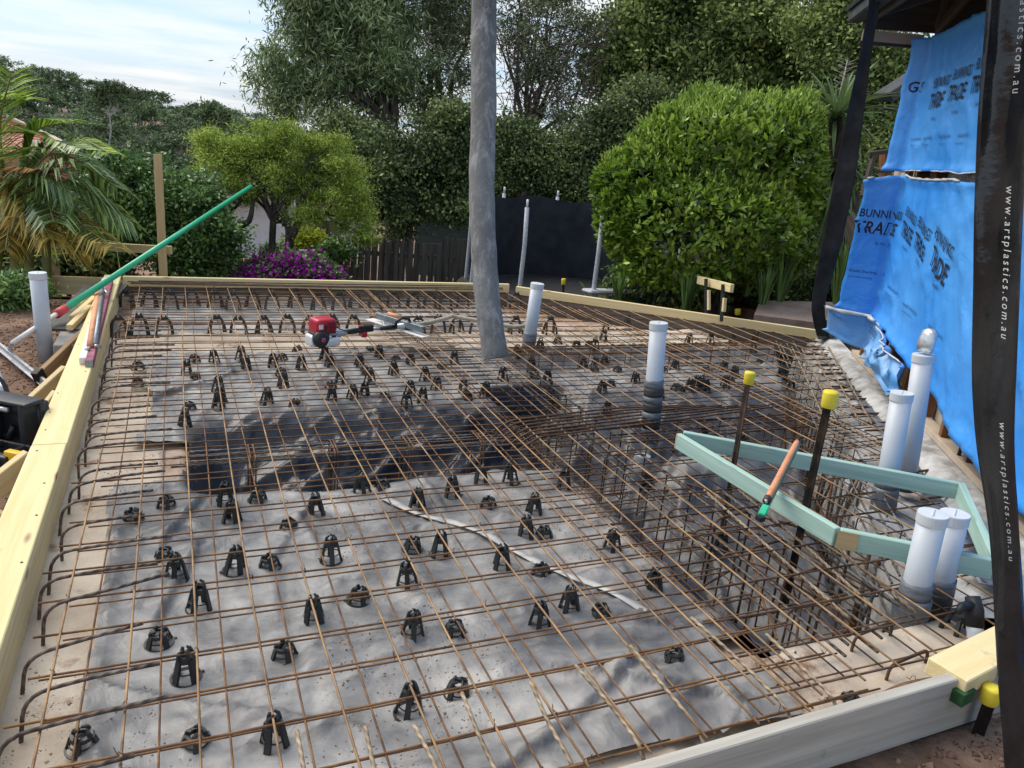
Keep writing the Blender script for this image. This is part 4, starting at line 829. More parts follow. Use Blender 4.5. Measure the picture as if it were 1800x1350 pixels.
b = MB(); b.tube([lv(0.46, 0, 0.084), lv(0.545, 0, 0.084)], 0.013, 10); b.build('shaft', M['alu'], r, True)
b = MB(); b.tube([lv(0.54, 0, 0.084), lv(0.70, 0, 0.08)], 0.019, 10); b.build('shaft_sleeve', M['black_metal'], r, True)
b = MB(); b.tube([lv(0.69, -0.005, 0.07), lv(0.68, -0.03, 0.13), lv(0.73, -0.04, 0.165), lv(0.80, -0.04, 0.15), lv(0.835, -0.03, 0.09), lv(0.80, -0.02, 0.045)], 0.014, 8); b.build('loop_handle', M['black_metal'], r, True)
b = MB(); b.tube([lv(0.70, 0, 0.08), lv(0.83, 0, 0.082), lv(0.86, 0, 0.082), lv(0.90, 0, 0.08)], [0.022, 0.028, 0.036, 0.026], 10); b.build('coupling', M['alu'], r, True)
h1 = at(905, 575, 0.06)
pts = [lv(0.90, 0, 0.08), lv(1.05, 0.0, 0.085), lv(1.25, 0.05, 0.09), lv(1.42, 0.13, 0.085), h1, h1 + V((0.4, 0.2, -0.02))]
out = []
for a, c in zip(pts, pts[1:]):
    for i in range(8): out.append(a.lerp(c, i / 8))
b = MB(); b.tube(out, [0.021 if i % 2 else 0.0185 for i in range(len(out))], 10); b.build('flexible_hose', M['hose_beige'], r, True)
b = MB(); b.tube([lv(0.09, -0.03, 0.15), lv(0.14, -0.04, 0.12), lv(0.20, -0.03, 0.10), lv(0.30, -0.03, 0.105)], 0.005, 6); b.build('throttle_cable', M['black_metal'], r, True)
# steel float lying behind the shaft
f0 = at(660, 566, 0.05); f1 = at(742, 592, 0.05); fa = (f1 - f0).normalized(); fs = V((-fa.y, fa.x, 0))
r = thing('steel_float', 'blue grey steel float with an orange handle lying behind the vibrator shaft', 'concrete float', f0)
timber('channel', f0 + V((0, 0, 0.06)), f1 + V((0, 0, 0.06)), 0.012, 0.055, M['steel_blue'], r, 0.002); timber('flange', f0 + fs * 0.02 + V((0, 0, 0.082)), f1 + fs * 0.02 + V((0, 0, 0.082)), 0.045, 0.006, M['steel_blue'], r, 0.001)
b = MB(); b.tube([f0 + fa * 0.12 + fs * 0.04 + V((0, 0, 0.095)), f0 + fa * 0.26 + fs * 0.04 + V((0, 0, 0.095))], 0.018, 10); b.build('handle', M['orange_wood'], r, True)
b = MB(); b.tube([f0 + fa * 0.12 - fs * 0.02 + V((0, 0, 0.03)), f0 + fa * 0.17 - fs * 0.04 + V((0, 0, 0.0)), f0 + fa * 0.32 - fs * 0.03 + V((0, 0, 0.03))], 0.015, 8); b.build('bracket', M['steel_blue'], r, True)
timber('blade', f0 - fa * 0.08 + V((0, 0, 0.01)), f1 + fa * 0.05 + V((0, 0, 0.01)), 0.10, 0.005, M['white_bar'], r, 0.0)

# ------------------------------------------------------------------ hanging pump hose
hp = [(858, -420), (853, -200), (851, 0), (850, 100), (850, 200), (847, 300), (847, 350), (850, 430), (853, 480), (857, 530), (864, 580), (871, 628)]
hw = [atD(x, y, 5.35 - 0.0 * i) for i, (x, y) in enumerate(hp)]
def smooth(P, k=5):
    P = [V(p) for p in P]; out = []
    for i in range(len(P) - 1):
        p0, p1, p2, p3 = P[max(i - 1, 0)], P[i], P[i + 1], P[min(i + 2, len(P) - 1)]
        for j in range(k):
            t = j / k; out.append(0.5 * ((2 * p1) + (p2 - p0) * t + (2 * p0 - 5 * p1 + 4 * p2 - p3) * t * t + (3 * p1 - p0 - 3 * p2 + p3) * t ** 3))
    out.append(P[-1]); return out
hw = smooth(hw, 6); n = len(hw)
r = thing('pump_hose', 'big dusty grey concrete pump hose hanging down to the mesh', 'pump hose', hw[-1])
b = MB(); rr = [0.089 + 0.002 * math.sin(i * 0.9) for i in range(n)]; rr[-1] = 0.086; b.tube(hw, rr, 28, caps=False); b.build('hose', M['hose'], r, True)
b = MB(); b.tube(list(reversed(hw[-14:])), 0.072, 24, caps=False); b.build('bore', M['strip_grey'], r, True)
ti = hw[-1]; td = (hw[-1] - hw[-2]).normalized(); q = td.to_track_quat('Z', 'Y').to_matrix(); b = MB(); b.lathe([(0.072, -0.002), (0.086, -0.002), (0.086, 0.006), (0.072, 0.006), (0.072, -0.002)], ti, 28, q, caps=False); b.build('hose_lip', M['hose'], r, True)

# white strap lying on the front plastic
def ribbon(name, pts, w, mat, label=None, cat=None, parent=None, wob=0.0):
    pts = smooth(pts, 6); vs = []; fs = []
    for i, p in enumerate(pts):
        t = (pts[min(i + 1, len(pts) - 1)] - pts[max(i - 1, 0)]).normalized(); s = t.cross(V((0, 0, 1))).normalized(); u = V((0, 0, wob * math.sin(i * 0.7)))
        vs += [p - s * w / 2 + u, p + s * w / 2 - u * 0.6, p + s * w / 2 - u * .6 - V((0, 0, 0.002)), p - s * w / 2 + u - V((0, 0, 0.002))]
    for i in range(len(pts) - 1):
        for j in range(4): fs.append((4 * i + j, 4 * i + (j + 1) % 4, 4 * i + 4 + (j + 1) % 4, 4 * i + 4 + j))
    b = MB(); b.add(vs, fs); o = b.build(name, mat, parent, True); tag(o, label, cat); return o
ribbon('strap', [*[V((p_.x, p_.y, float(hsub(p_.x, p_.y)) + float(folds(p_.x, p_.y)) + 0.02)) for i_, p_ in enumerate([at(672, 876, -0.10), at(735, 902, -0.09), at(800, 920, -0.09), at(850, 943, -0.09), at(900, 965, -0.09), at(950, 990, -0.09), at(1000, 1015, -0.09), at(1070, 1045, -0.09), at(1135, 1075, -0.09)])]], 0.036, M['white_ribbon'], 'flat white strap lying diagonally across the front grey plastic', 'strap', wob=0.003)

# ------------------------------------------------------------------ left side of the site
def long_bar(root, nm, a, b, w, h, mat): return timber(nm, a, b, w, h, mat, root, 0.004)
z = 0.06
s0 = at(184, 494, z + 0.02); s1 = at(146, 636, z + 0.02)
r = thing('screed_float', 'white screed bar with orange and steel handles lying on the left plank', 'screed', s1)
long_bar(r, 'bar', s1 + V((0.0, 0, 0.0)), s0, 0.045, 0.055, M['white_bar'])
b = MB(); b.tube([at(158, 607, 0.125), at(172, 512, 0.125)], 0.020, 12); b.build('wooden_handle', M['orange_wood'], r, True)
b = MB(); b.tube([at(167, 605, 0.125), at(180, 506, 0.125)], 0.016, 12); b.build('steel_handle', M['steel_blue'], r, True)
for (a, c) in (((157, 612), (150, 616)), ((168, 608), (176, 610)), ((180, 506), (190, 518))):
    b = MB(); b.tube([at(*a, 0.125), at(*c, 0.10)], 0.012, 8); b.build('bracket', M['alu'], r, True)
s0 = at(194, 494, z + 0.02); s1 = at(157, 640, z + 0.02)
r = thing('screed_bar', 'scuffed maroon screed bar lying beside the white one on the plank', 'screed', s1)
long_bar(r, 'bar', s1, s0, 0.05, 0.055, M['maroon']); timber('end_face', s1 + V((0, -0.006, 0)), s1 - V((0, 0.0, 0)), 0.044, 0.05, M['steel_blue'], r, 0.001)
# bull float pole
pa = at(22, 603, -0.02); pb = atD(441, 328, 9.6)
def onseg(px):   # point on the pole seen at photo column px
    best = min((abs((lambda c: 900 + 1352 * c.x / -c.z)(RC.transposed() @ (pa.lerp(pb, t) - V((0, 0, CAMZ)))) - px), t) for t in np.linspace(0, 1, 400)); return pa.lerp(pb, best[1])
k0 = onseg(101); k1 = onseg(115)
r = thing('bull_float', 'bull float with a long green pole, red joint and white lower tube', 'bull float', pa)
b = MB(); b.tube([pa, k0], 0.019, 12); b.build('lower_tube', M['white_bar'], r, True)
b = MB(); b.tube([k0 - (k1 - k0) * 0.2, k1], [0.035, 0.032], 12); b.build('joint', M['red_dull'], r, True)
b = MB(); b.tube([k1, pb], 0.026, 14); b.build('pole', M['green_pole'], r, True)
bl0 = at(-30, 588, -0.17); bl1 = at(94, 690, -0.17); timber('blade', bl0, bl1, 0.05, 0.012, M['alu'], r, 0.003); timber('blade_rib', bl0 + V((0, 0, 0.025)), bl1 + V((0, 0, 0.025)), 0.02, 0.04, M['alu'], r, 0.002)
b = MB(); b.tube([pa, at(16, 612, -0.12), at(22, 625, -0.15)], 0.014, 8); b.build('bracket', M['alu'], r, True)
# ply sheet on concrete block, with wedge braces
P1 = [at(70, 578, 0.0), at(150, 578, 0.0), at(225, 500, 0.0), at(150, 500, 0.0)]
b = MB(); b.add(P1 + [p - V((0, 0, 0.018)) for p in P1], [(3, 2, 1, 0), (4, 5, 6, 7), (0, 1, 5, 4), (1, 2, 6, 5), (2, 3, 7, 6), (3, 0, 4, 7)]); tag(b.build('plywood_sheet', M['ply_black']), 'black faced plywood sheet lying on the concrete block left of the plank', 'plywood')
bc = at(118, 660, -0.25); b = MB(); b.box((bc.x + 0.03, bc.y + 0.20, -0.145), (0.21, 0.40, 0.25)); tag(b.build('concrete_block', M['conc_grey'], None, False, 0.008, 1), 'grey concrete block under the black plywood sheet', 'concrete block')
for i, (pa_, pb_, za, zb, lab, mt) in enumerate([((122, 576), (158, 540), 0.02, 0.03, 'nearest pale timber brace lying on the black plywood', 'pine'), ((126, 560), (166, 524), 0.018, 0.03, 'middle pale timber brace lying on the black plywood', 'pine'), ((138, 537), (180, 500), 0.018, 0.03, 'farthest pale timber brace lying on the black plywood', 'pine')]):
    o = timber('timber_brace', at(*pa_, za), at(*pb_, zb), 0.045, 0.045, M[mt]); tag(o, lab, 'timber brace', 'braces on the plywood')
o = timber('timber_brace', at(72, 668, -0.17), at(150, 592, -0.02), 0.04, 0.14, M['pine_brown']); tag(o, 'brown weathered brace board with a black steel end running up to the plank', 'timber brace')
o = timber('steel_bracket', at(66, 672, -0.17), at(77, 660, -0.14), 0.05, 0.15, M['steel_dark']); tag(o, 'black steel bracket on the end of the brown brace board', 'bracket')
o = timber('timber_brace', at(56, 712, -0.17), at(118, 655, -0.04), 0.04, 0.12, M['pine']); tag(o, 'yellow brace board behind the open black tool case', 'timber brace')
o = timber('timber_brace', at(75, 722, -0.12), at(100, 690, -0.03), 0.04, 0.05, M['pine_top']); tag(o, 'short pale brace just right of the tool case', 'timber brace')
o = timber('timber_brace', at(-15, 862, -0.12), at(56, 806, -0.02), 0.045, 0.11, M['pine']); tag(o, 'knotty yellow brace board in front of the yellow power tool', 'timber brace')
o = timber('timber_brace', at(-20, 950, -0.16), at(14, 905, -0.05), 0.045, 0.09, M['pine']); tag(o, 'nearest yellow brace at the left edge below the plank', 'timber brace')
# tool case, open
cc = at(-24, 806, -0.15)
r = thing('tool_case', 'open black plastic tool case on the dirt left of the plank', 'tool case', cc)
lx = V((0.80, -0.60, 0)).normalized(); ly = V((0.60, 0.80, 0)).normalized(); RCs = Matrix(((lx.x, ly.x, 0), (lx.y, ly.y, 0), (0, 0, 1)))
def lc(x, y, z): return V((cc.x, cc.y, -0.19)) + lx * x * 0.8 + ly * y * 0.9 + V((0, 0, z))
lid = V((-0.02, 0.16, 0.0))
b = MB(); b.box(lc(0.0, 0.26, 0.17), (0.30, 0.03, 0.30), RCs); b.box(lc(-0.14, 0.20, 0.17), (0.02, 0.12, 0.30), RCs); b.box(lc(0.14, 0.20, 0.17), (0.035, 0.12, 0.30), RCs); b.box(lc(0, 0.20, 0.31), (0.30, 0.12, 0.022), RCs); b.build('lid', M['case'], r, True, 0.010, 2)
b = MB(); b.tube([lc(-0.10, 0.30, 0.235), lc(0.03, 0.30, 0.235)], 0.06, 14); b.build('lid_bulge', M['case'], r, True)
b = MB(); b.tube([lc(0.07, 0.28, 0.02), lc(0.13, 0.28, 0.20), lc(0.13, 0.28, 0.29)], [0.05, 0.05, 0.045], 12); b.build('side_bulge', M['case'], r, True)
b = MB(); b.tube([lc(-0.05, 0.135, 0.275), lc(0.05, 0.135, 0.275)], 0.014, 10); b.build('carry_handle', M['alu'], r, True)
b = MB(); b.tube([lc(-0.11, 0.22, 0.08), lc(-0.04, 0.20, 0.10), lc(0.0, 0.2, 0.16)], 0.016, 8); b.tube([lc(-0.12, 0.19, 0.05), lc(-0.02, 0.17, 0.03), lc(0.09, 0.17, 0.06)], 0.014, 8); b.build('inner_rib', M['case'], r, True)
b = MB(); b.box(lc(0, -0.02, 0.01), (0.34, 0.30, 0.02), RCs); b.box(lc(-0.17, -0.02, 0.05), (0.02, 0.30, 0.1), RCs); b.box(lc(0.17, -0.02, 0.05), (0.02, 0.30, 0.1), RCs); b.box(lc(0, -0.17, 0.05), (0.34, 0.02, 0.1), RCs); b.box(lc(0, 0.13, 0.05), (0.34, 0.02, 0.1), RCs); b.build('tray', M['case'], r, True, 0.008, 2)
b = MB(); b.tube([lc(-0.10, 0.0, 0.06), lc(-0.02, 0.02, 0.10), lc(0.02, 0.10, 0.09)], 0.02, 8); b.build('moulded_holder', M['case'], r, True)
tb = at(25, 803, -0.07); r2 = thing('power_tool', 'yellow block of a power tool lying in the open black case', 'power tool', tb)
b = MB(); b.box(tb, (0.085, 0.04, 0.062), RCs); b.build('housing', M['yellow_tool'], r2, True, 0.006, 2)
put_text('lettering', 'DEWALT', 0.018, lambda x, y: tb + lx * (0.036 - x) - ly * 0.0215 + V((0, 0, -0.012 - y)), M['print'], r2, bold=0.0006)
b = MB(); b.box(tb + V((-0.06, 0.03, -0.02)), (0.10, 0.05, 0.05), RCs); b.build('grip', M['black_metal'], r2, True, 0.01, 2)
# folded metal tube and black lead near the case
b = MB(); b.tube([at(-10, 650, -0.05), at(12, 700, -0.15)], 0.03, 10); tag(b.build('steel_tube', M['alu'], None, True), 'short silver tube at the left edge above the tool case', 'tube')
b = MB(); b.tube(smooth([at(-20, 655, 0.0), at(4, 670, -0.05), at(18, 705, -0.16)], 4), 0.013, 8); tag(b.build('black_hose', M['black_metal'], None, True), 'thin black hose curling behind the tool case', 'hose')
# timber profiles beyond the far left corner
r = thing('timber_profile', 'tall timber post with a level rail behind the far left corner', 'timber profile', atD(290, 500, 8.9))
timber('post', atD(291, 560, 8.75), atD(277, 272, 8.75), 0.09, 0.045, M['pine_form2'], r, 0.003, up=(0, 1, 0))
timber('rail', atD(-60, 421, 8.85), atD(302, 440, 8.85), 0.04, 0.095, M['pine'], r, 0.003)
r = thing('timber_screen', 'stacked pale boards behind the left white pipe beyond the plank', 'timber boards', atD(100, 520, 8.75))
timber('board', atD(-60, 496, 8.6), atD(205, 504, 8.6), 0.04, 0.20, M['pine'], r, 0.003); timber('board', atD(-60, 533, 8.58), atD(205, 541, 8.58), 0.04, 0.22, M['pine_brown'], r, 0.003)
b = MB(); b.tube([atD(-40, 458, 8.7), atD(205, 438, 8.7), atD(212, 480, 8.65)], 0.006, 5); tag(b.build('string_line', M['string']), 'bright yellow string line tied to the timber rail above the far corner', 'string line')
o = timber('timber_post', atD(95, 520, 9.6), atD(93, 440, 9.6), 0.16, 0.10, M['pine_brown'], None, 0.003, up=(0, 1, 0)); tag(o, 'short brown post in the shade under the palm', 'timber post')

# ------------------------------------------------------------------ house wall on the right
hr = thing('house', 'timber framed house side under construction, covered in blue wrap', 'house', wall(1, 0))
timber('sill_plate', wall(-2.6, 0.045, -0.045), wall(3.12, 0.045, -0.045), 0.10, 0.045, M['soffit'], hr, 0.003)
timber('footing_edge', wall(-2.6, -0.05, -0.05), wall(3.12, -0.05, -0.05), 0.12, 0.14, M['conc_grey'], hr, 0.004)
s = -2.5
while s < 3.1:
    timber('stud', wall(s, 0.07, -0.06), wall(s, 2.75, -0.06), 0.045, 0.09, M['stud'], hr, 0.002, up=tuple(WN)); s += 0.45
timber('top_plate', wall(-2.6, 2.77, -0.06), wall(3.12, 2.77, -0.06), 0.09, 0.045, M['stud'], hr, 0.002)
timber('noggin', wall(-2.6, 1.62, -0.075), wall(3.12, 1.62, -0.075), 0.045, 0.09, M['stud'], hr, 0.002)
timber('lining', wall(-2.6, 1.4, -0.125), wall(3.12, 1.4, -0.125), 0.01, 2.75, M['lining'], hr, 0.0)
timber('corner_block', wall(2.62, 1.70, 0.02), wall(2.95, 1.70, 0.02), 0.03, 0.10, M['soffit'], hr, 0.002)
for i in range(14):                          # white lattice strips showing between the wraps
    for sg in (-1, 1):
        timber('lattice_strip', wall(1.12 + 0.042 * i, 1.60, -0.012 - 0.004 * sg), wall(1.12 + 0.042 * i + sg * 0.06, 1.80, -0.012 - 0.004 * sg), 0.004, 0.012, M['white_bar'], hr, 0.0, up=tuple(WN))
b = MB(); b.tube([wall(0.30, 0.06, -0.02), wall(0.31, 0.34, -0.02)], [0.012, 0.005], 8); b.build('hold_down_rod', M['black_metal'], hr, True)
# eave
ge = 0.62
timber('gutter', wall(-2.8, 2.95, ge), wall(2.95, 2.95, ge), 0.11, 0.12, M['roof_dark'], hr, 0.012)
timber('fascia', wall(-2.8, 2.95, ge - 0.08), wall(2.95, 2.95, ge - 0.08), 0.03, 0.19, M['roof_brown'], hr, 0.002)
timber('roof_sheet', wall(-2.8, 3.66, -1.05), wall(2.98, 3.66, -1.05), 3.75, 0.03, M['roof_dark'], hr, 0.002, up=tuple((V((0, 0, 1)) + WN * 0.38).normalized()))
timber('dark_backing', wall(-2.8, 1.9, -2.2), wall(2.9, 1.9, -2.2), 0.05, 4.4, M['roof_brown'], hr, 0.0)  # added dark panel that gives the open roof space its deep shade
timber('gable_infill', wall(2.92, 3.3, 0.45), wall(2.92, 3.3, -2.2), 0.03, 0.9, M['roof_brown'], hr, 0.0)
s = -2.4
while s < 2.9:
    timber('rafter', wall(s, 2.93, ge - 0.1), wall(s, 3.86, -1.9), 0.045, 0.12, M['roof_brown'], hr, 0.002); s += 0.6
timber('end_soffit', wall(2.93, 2.80, 0.54), wall(2.98, 2.80, 0.04), 0.02, 0.085, M['soffit'], hr, 0.002)
timber('end_batten', wall(2.94, 2.745, 0.55), wall(2.99, 2.745, 0.03), 0.03, 0.025, M['roof_dark'], hr, 0.002)
timber('strut', wall(2.62, 2.82, 0.04), wall(1.75, 3.12, 0.02), 0.04, 0.08, M['roof_brown'], hr, 0.002)
timber('strut', wall(2.60, 2.84, 0.05), wall(2.52, 3.2, 0.05), 0.04, 0.06, M['roof_brown'], hr, 0.002)

# blue wall wrap: surfaces given by distance along the wall s, height z and a bulge out from it
def foot(s, fold, out, ln):
    # returns wall distance and outward offset for fabric length s, folding outward after 'fold'
    t = np.maximum(np.asarray(s, float) - fold, 0); k = ss(0, 0.06, t)
    return np.minimum(s, fold) + t * (1 - k * (1 - ln)), out * t * k
def surf(sp, z, fold, out, ln, base, amp, seed):
    s2, o2 = foot(sp, fold, out, ln)
    o = base + o2 + amp * (0.5 * fbm(sp * 1.2, z * 1.6, seed, 4) + 0.9 * np.clip(1 - np.abs(fbm((sp + z) * 1.1, (z - sp) * 2.4, seed + 5, 3)) * 2.4, 0, 1) ** 3) + 0.010 * np.clip(1 - np.abs(fbm((sp * 1.1 - z) * 2.6, (z * 1.2 + sp) * 1.3, seed + 8, 3)) * 3.2, 0, 1) ** 2
    return s2, o
def wrap(name, s_lo, s_hi, ztop, zbot, mat, label, fold, out, ln, base, amp, seed, st=0.03, nz=44, parent=None, thick=True):
    S = np.arange(s_lo, s_hi + st, st); T = np.linspace(0, 1, nz); SS, TT = np.meshgrid(S, T)
    ZT, ZB = ztop(SS), zbot(SS); Z = ZT + (ZB - ZT) * TT
    s2, o = surf(SS, Z, fold, out, ln, base, amp, seed)
    o = o + 0.03 * ss(0.93, 1.0, TT) * (1 + fbm(SS * 3, SS * 0, seed + 9, 3)) + 0.03 * ss(0.06, 0, TT)
    me = grid_mesh(name, 4.213 + 0.555 * s2 - 0.832 * o, 2.713 + 0.832 * s2 + 0.555 * o, Z); me.shade_smooth()
    ob = link(name, me, mat, parent)
    if thick:
        md = ob.modifiers.new('thick', 'SOLIDIFY'); md.thickness = 0.004; md.offset = 0
    if label: tag(ob, label, 'wall wrap')
    return ob
UP = dict(fold=2.72, out=0.75, ln=0.65, base=0.02, amp=0.022, seed=101)
up_top = lambda s: 2.79 + 0.05 * ss(1.6, 0.6, s) + 0.02 * fbm(s * 2, s * 0, 3, 3)
up_bot = lambda s: 1.735 + 0.012 * fbm(s * 4, s * 0, 5, 3) + 0.03 * ss(2.9, 3.1, s)
up = wrap('wall_wrap', -2.6, 2.87, up_top, up_bot, M['tarp'], 'upper blue wall wrap stretched under the dark eave', **UP)
LO = dict(fold=2.52, out=0.95, ln=0.30, base=0.03, amp=0.028, seed=131)
lo_top = lambda s: 1.68 + 0.012 * fbm(s * 3, s * 0, 7, 3) - 0.12 * ss(2.6, 3.15, s) + 0.03 * np.exp(-((s - 2.5) / 0.12) ** 2)
lo_bot = lambda s: np.interp(s, [-2.6, 0.0, 0.25, 0.7, 1.2, 1.7, 2.1, 2.6, 3.2], [0.15, 0.18, 0.20, 0.30, 0.36, 0.42, 0.47, 0.50, 0.56]) + 0.02 * fbm(s * 4, s * 0, 8, 3)
lo = wrap('wall_wrap', -2.6, 2.83, lo_top, lo_bot, M['tarp'], 'lower blue wall wrap with a large printed flap facing the slab', **LO)
# white turned back hems
def hem(par, cfg, s0, s1, zf, w, nm='turned_hem'):
    pts = []
    for s in np.arange(s0, s1, 0.05):
        s2, o = surf(s, float(zf(s)), cfg['fold'], cfg['out'], cfg['ln'], cfg['base'], cfg['amp'], cfg['seed']); pts.append(wall(float(s2), float(zf(s)) + 0.004, float(o) + 0.034))
    b = MB(); b.tube(pts, [w * (0.6 + 0.4 * math.sin(i * 0.8) ** 2) for i in range(len(pts))], 6); return b.build(nm, M['tarp_back'], par, True)
hem(lo, LO, 1.2, 2.5, lo_top, 0.012); hem(lo, LO, 2.74, 2.82, lo_top, 0.014); hem(up, UP, 0.5, 2.6, up_bot, 0.006)
# crumpled pale flap hanging below the lower wrap
fl_top = lambda s: lo_bot(s) + 0.015
fl_bot = lambda s: np.interp(s, [1.22, 1.4, 1.9, 2.5, 2.9, 3.14], [0.20, 0.10, 0.14, 0.22, 0.36, 0.50]) + 0.01 * fbm(s * 4, s * 0, 8, 3)
FL = dict(fold=2.45, out=1.0, ln=0.35, base=0.07, amp=0.11, seed=161)
fl = wrap('wall_wrap', 1.22, 2.79, fl_top, fl_bot, M['tarp_pale'], 'crumpled pale blue wrap flap hanging beneath the lower wrap at the far end', st=0.022, nz=24, **FL)
hem(fl, FL, 2.3, 2.77, fl_top, 0.022); hem(fl, FL, 1.3, 2.3, fl_top, 0.008)
def on_wrap(cfg, s0, z0, slope=0.0, off=0.012, xs=1.0):
    def fn(x, y):
        x = x * xs; s = s0 - x; zz = z0 + y - slope * x
        s2, o = surf(s, zz, cfg['fold'], cfg['out'], cfg['ln'], cfg['base'], cfg['amp'], cfg['seed'])
        return wall(float(s2), zz, float(o) + off)
    return fn
def brand(par, cfg, s0, z0, k=1.0, slope=0.0, small=True, xs=0.74, name='BUNNINGS', sub='TRADE'):
    put_text('printed_lettering', name, 0.094 * k, on_wrap(cfg, s0, z0 + 0.135 * k, slope, xs=xs), M['print'], par, shear=0.12 if xs < 0.8 else 0.0, bold=0.001, spacing=1.04)
    if sub: put_text('printed_lettering', sub, 0.142 * k, on_wrap(cfg, s0 + 0.005, z0, slope, xs=xs), M['print'], par, bold=0.0028 * k, spacing=1.06)
    if small: put_text('printed_lettering', 'By Ametalin', 0.036 * k, on_wrap(cfg, s0 - 0.20 * k * xs, z0 - 0.085 * k, slope, xs=xs), M['print_soft'], par)
def fine(par, cfg, s0, z0, slope=0.0, xs=0.8):
    put_text('printed_lettering', 'Ametalin SilverWrap Wall', 0.038, on_wrap(cfg, s0, z0, slope, xs=xs), M['print_soft'], par)
    put_text('printed_lettering', 'vapour permeable wall membrane', 0.020, on_wrap(cfg, s0, z0 - 0.045, slope, xs=xs), M['print_soft'], par)
brand(up, UP, 2.83, 2.20, 1.25, 0.0, False, 1.0, 'GS', None)
for s0, z0 in ((2.42, 2.22), (1.99, 2.245), (1.56, 2.27), (1.10, 2.29)): brand(up, UP, s0, z0, 1.12, xs=0.66)
for s0, w_ in ((2.62, 0), (2.30, 0), (1.93, 0), (1.58, 0)): fine(up, UP, s0, 1.98, xs=0.55)
brand(lo, LO, 2.815, 1.20, 1.0, -0.03, True, 0.86)
for s0, z0, k, sl in ((2.32, 1.24, 1.15, 0.20), (1.92, 1.18, 1.18, 0.26), (1.44, 1.11, 1.36, 0.30), (0.32, 1.05, 1.1, 0.1)): brand(lo, LO, s0, z0, k, sl, xs=0.59)
fine(lo, LO, 2.80, 0.86, -0.02, 0.7)
for s0, z0 in ((2.34, 0.80), (1.80, 0.74), (1.16, 0.70)): fine(lo, LO, s0, z0, 0.1, 0.75)
put_text('printed_lettering', 'edup', 0.11, on_wrap(FL, 2.42, 0.40, 0.1, 0.02), M['print_soft'], fl); put_text('printed_lettering', '2300', 0.055, on_wrap(FL, 2.40, 0.25, 0.1, 0.02), M['print_soft'], fl); put_text('printed_lettering', 'D', 0.17, on_wrap(FL, 1.78, 0.30, 0.1, 0.02), M['print_soft'], fl)

# black plastic strips
class Strip:
    def __init__(s, path, w, seed, tw=0.0, yaw=None):
        s.P = smooth(path, 10); s.flat = 1.0; s.w = w; s.seed = seed; s.tw = tw
        s.cum = [0.0]
        for a, b in zip(s.P, s.P[1:]): s.cum.append(s.cum[-1] + (b - a).length)
    def __call__(s, u, v, off=0.0):
        L = s.cum[-1]; v = min(max(v, 0), L - 1e-4)
        i = int(np.searchsorted(s.cum, v, 'right')) - 1; i = min(max(i, 0), len(s.P) - 2); t = (v - s.cum[i]) / (s.cum[i + 1] - s.cum[i]); p = s.P[i].lerp(s.P[i + 1], t)
        vd = V((p.x, p.y, 0)).normalized(); a = s.tw * math.sin(v * 1.3 + s.seed); side = V((vd.y, -vd.x, 0)) * math.cos(a) + vd * math.sin(a)
        w = s.w(v / L) if callable(s.w) else s.w
        bulge = s.flat * (0.03 * math.sin(u * 3.0 + v * 2.2 + s.seed) + 0.022 * float(fbm(u * 2 + s.seed, v * 3, s.seed, 3)) + 0.5 * abs(u) ** 2 * 0.06)
        return p + side * (u * w) - vd * (bulge - 0.02 + off)
    def build(s, name, mat, label):
        L = s.cum[-1]; nv = int(L / 0.03); nu = 13; vs = []; fs = []
        for j in range(nv + 1):
            for i in range(nu): vs.append(s(i / (nu - 1) - 0.5, L * j / nv))
        for j in range(nv):
            for i in range(nu - 1): a = j * nu + i; fs.append((a, a + 1, a + nu + 1, a + nu))
        b = MB(); b.add(vs, fs); o = b.build(name, mat, None, True); md = o.modifiers.new('thick', 'SOLIDIFY'); md.thickness = 0.003; md.offset = 0
        tag(o, label, 'plastic strip'); return o
st = Strip([atH(1812, -420, 2.55), atH(1796, -200, 2.55), atH(1781, 0, 2.55), atH(1760, 250, 2.55), atH(1750, 500, 2.55), atH(1746, 750, 2.55), atH(1764, 950, 2.55), atH(1778, 1150, 2.55), atH(1793, 1370, 2.55)], lambda t: 0.120 - 0.042 * ss(0.52, 0.80, t), 3, 0.25)
so_ = st.build('plastic_strip', M['strip'], 'long black plastic strip with white lettering hanging close on the right')
v = 0.35
while v < st.cum[-1] - 0.9:
    wloc = 0.10
    put_text('printed_lettering', 'www.artplastics.com.au', 0.030, lambda x, y, v0=v: st((y + 0.012) / wloc * 0.75 + 0.06, v0 + x, 0.004), M['strip_text'], so_, spacing=1.42); v += 0.66
ls = Strip([atH(1540, -40, 6.75), atH(1536, 10, 6.75), atH(1521, 100, 6.85), atH(1500, 220, 7.0), atH(1476, 360, 7.15), atH(1452, 470, 7.3), atH(1438, 540, 7.4), atH(1447, 592, 7.5)], lambda t: 0.075 + 0.085 * ss(0.1, 0.5, t) - 0.045 * ss(0.68, 0.9, t), 9, 0.2)
ls.flat = 0.3; ls.build('plastic_strip', M['strip_grey'], 'plain black plastic strip slung from the eave down to the angled form board')
# tail of that strip lying on the board
b = MB(); t0 = at(1440, 575, 0.07); vs = [at(1430, 560, 0.09), at(1438, 596, 0.03), at(1468, 590, 0.06), at(1452, 562, 0.10), at(1490, 572, 0.08)]
b.add([vs[0], vs[1], vs[2], vs[3]], [(0, 1, 2, 3)]); b.add([vs[3], vs[2], vs[4]], [(0, 1, 2)]); o = b.build('plastic_tail', M['strip_grey']); md = o.modifiers.new('t', 'SOLIDIFY'); md.thickness = 0.004; tag(o, 'black plastic tail lying folded over the end of the angled board', 'plastic scrap')

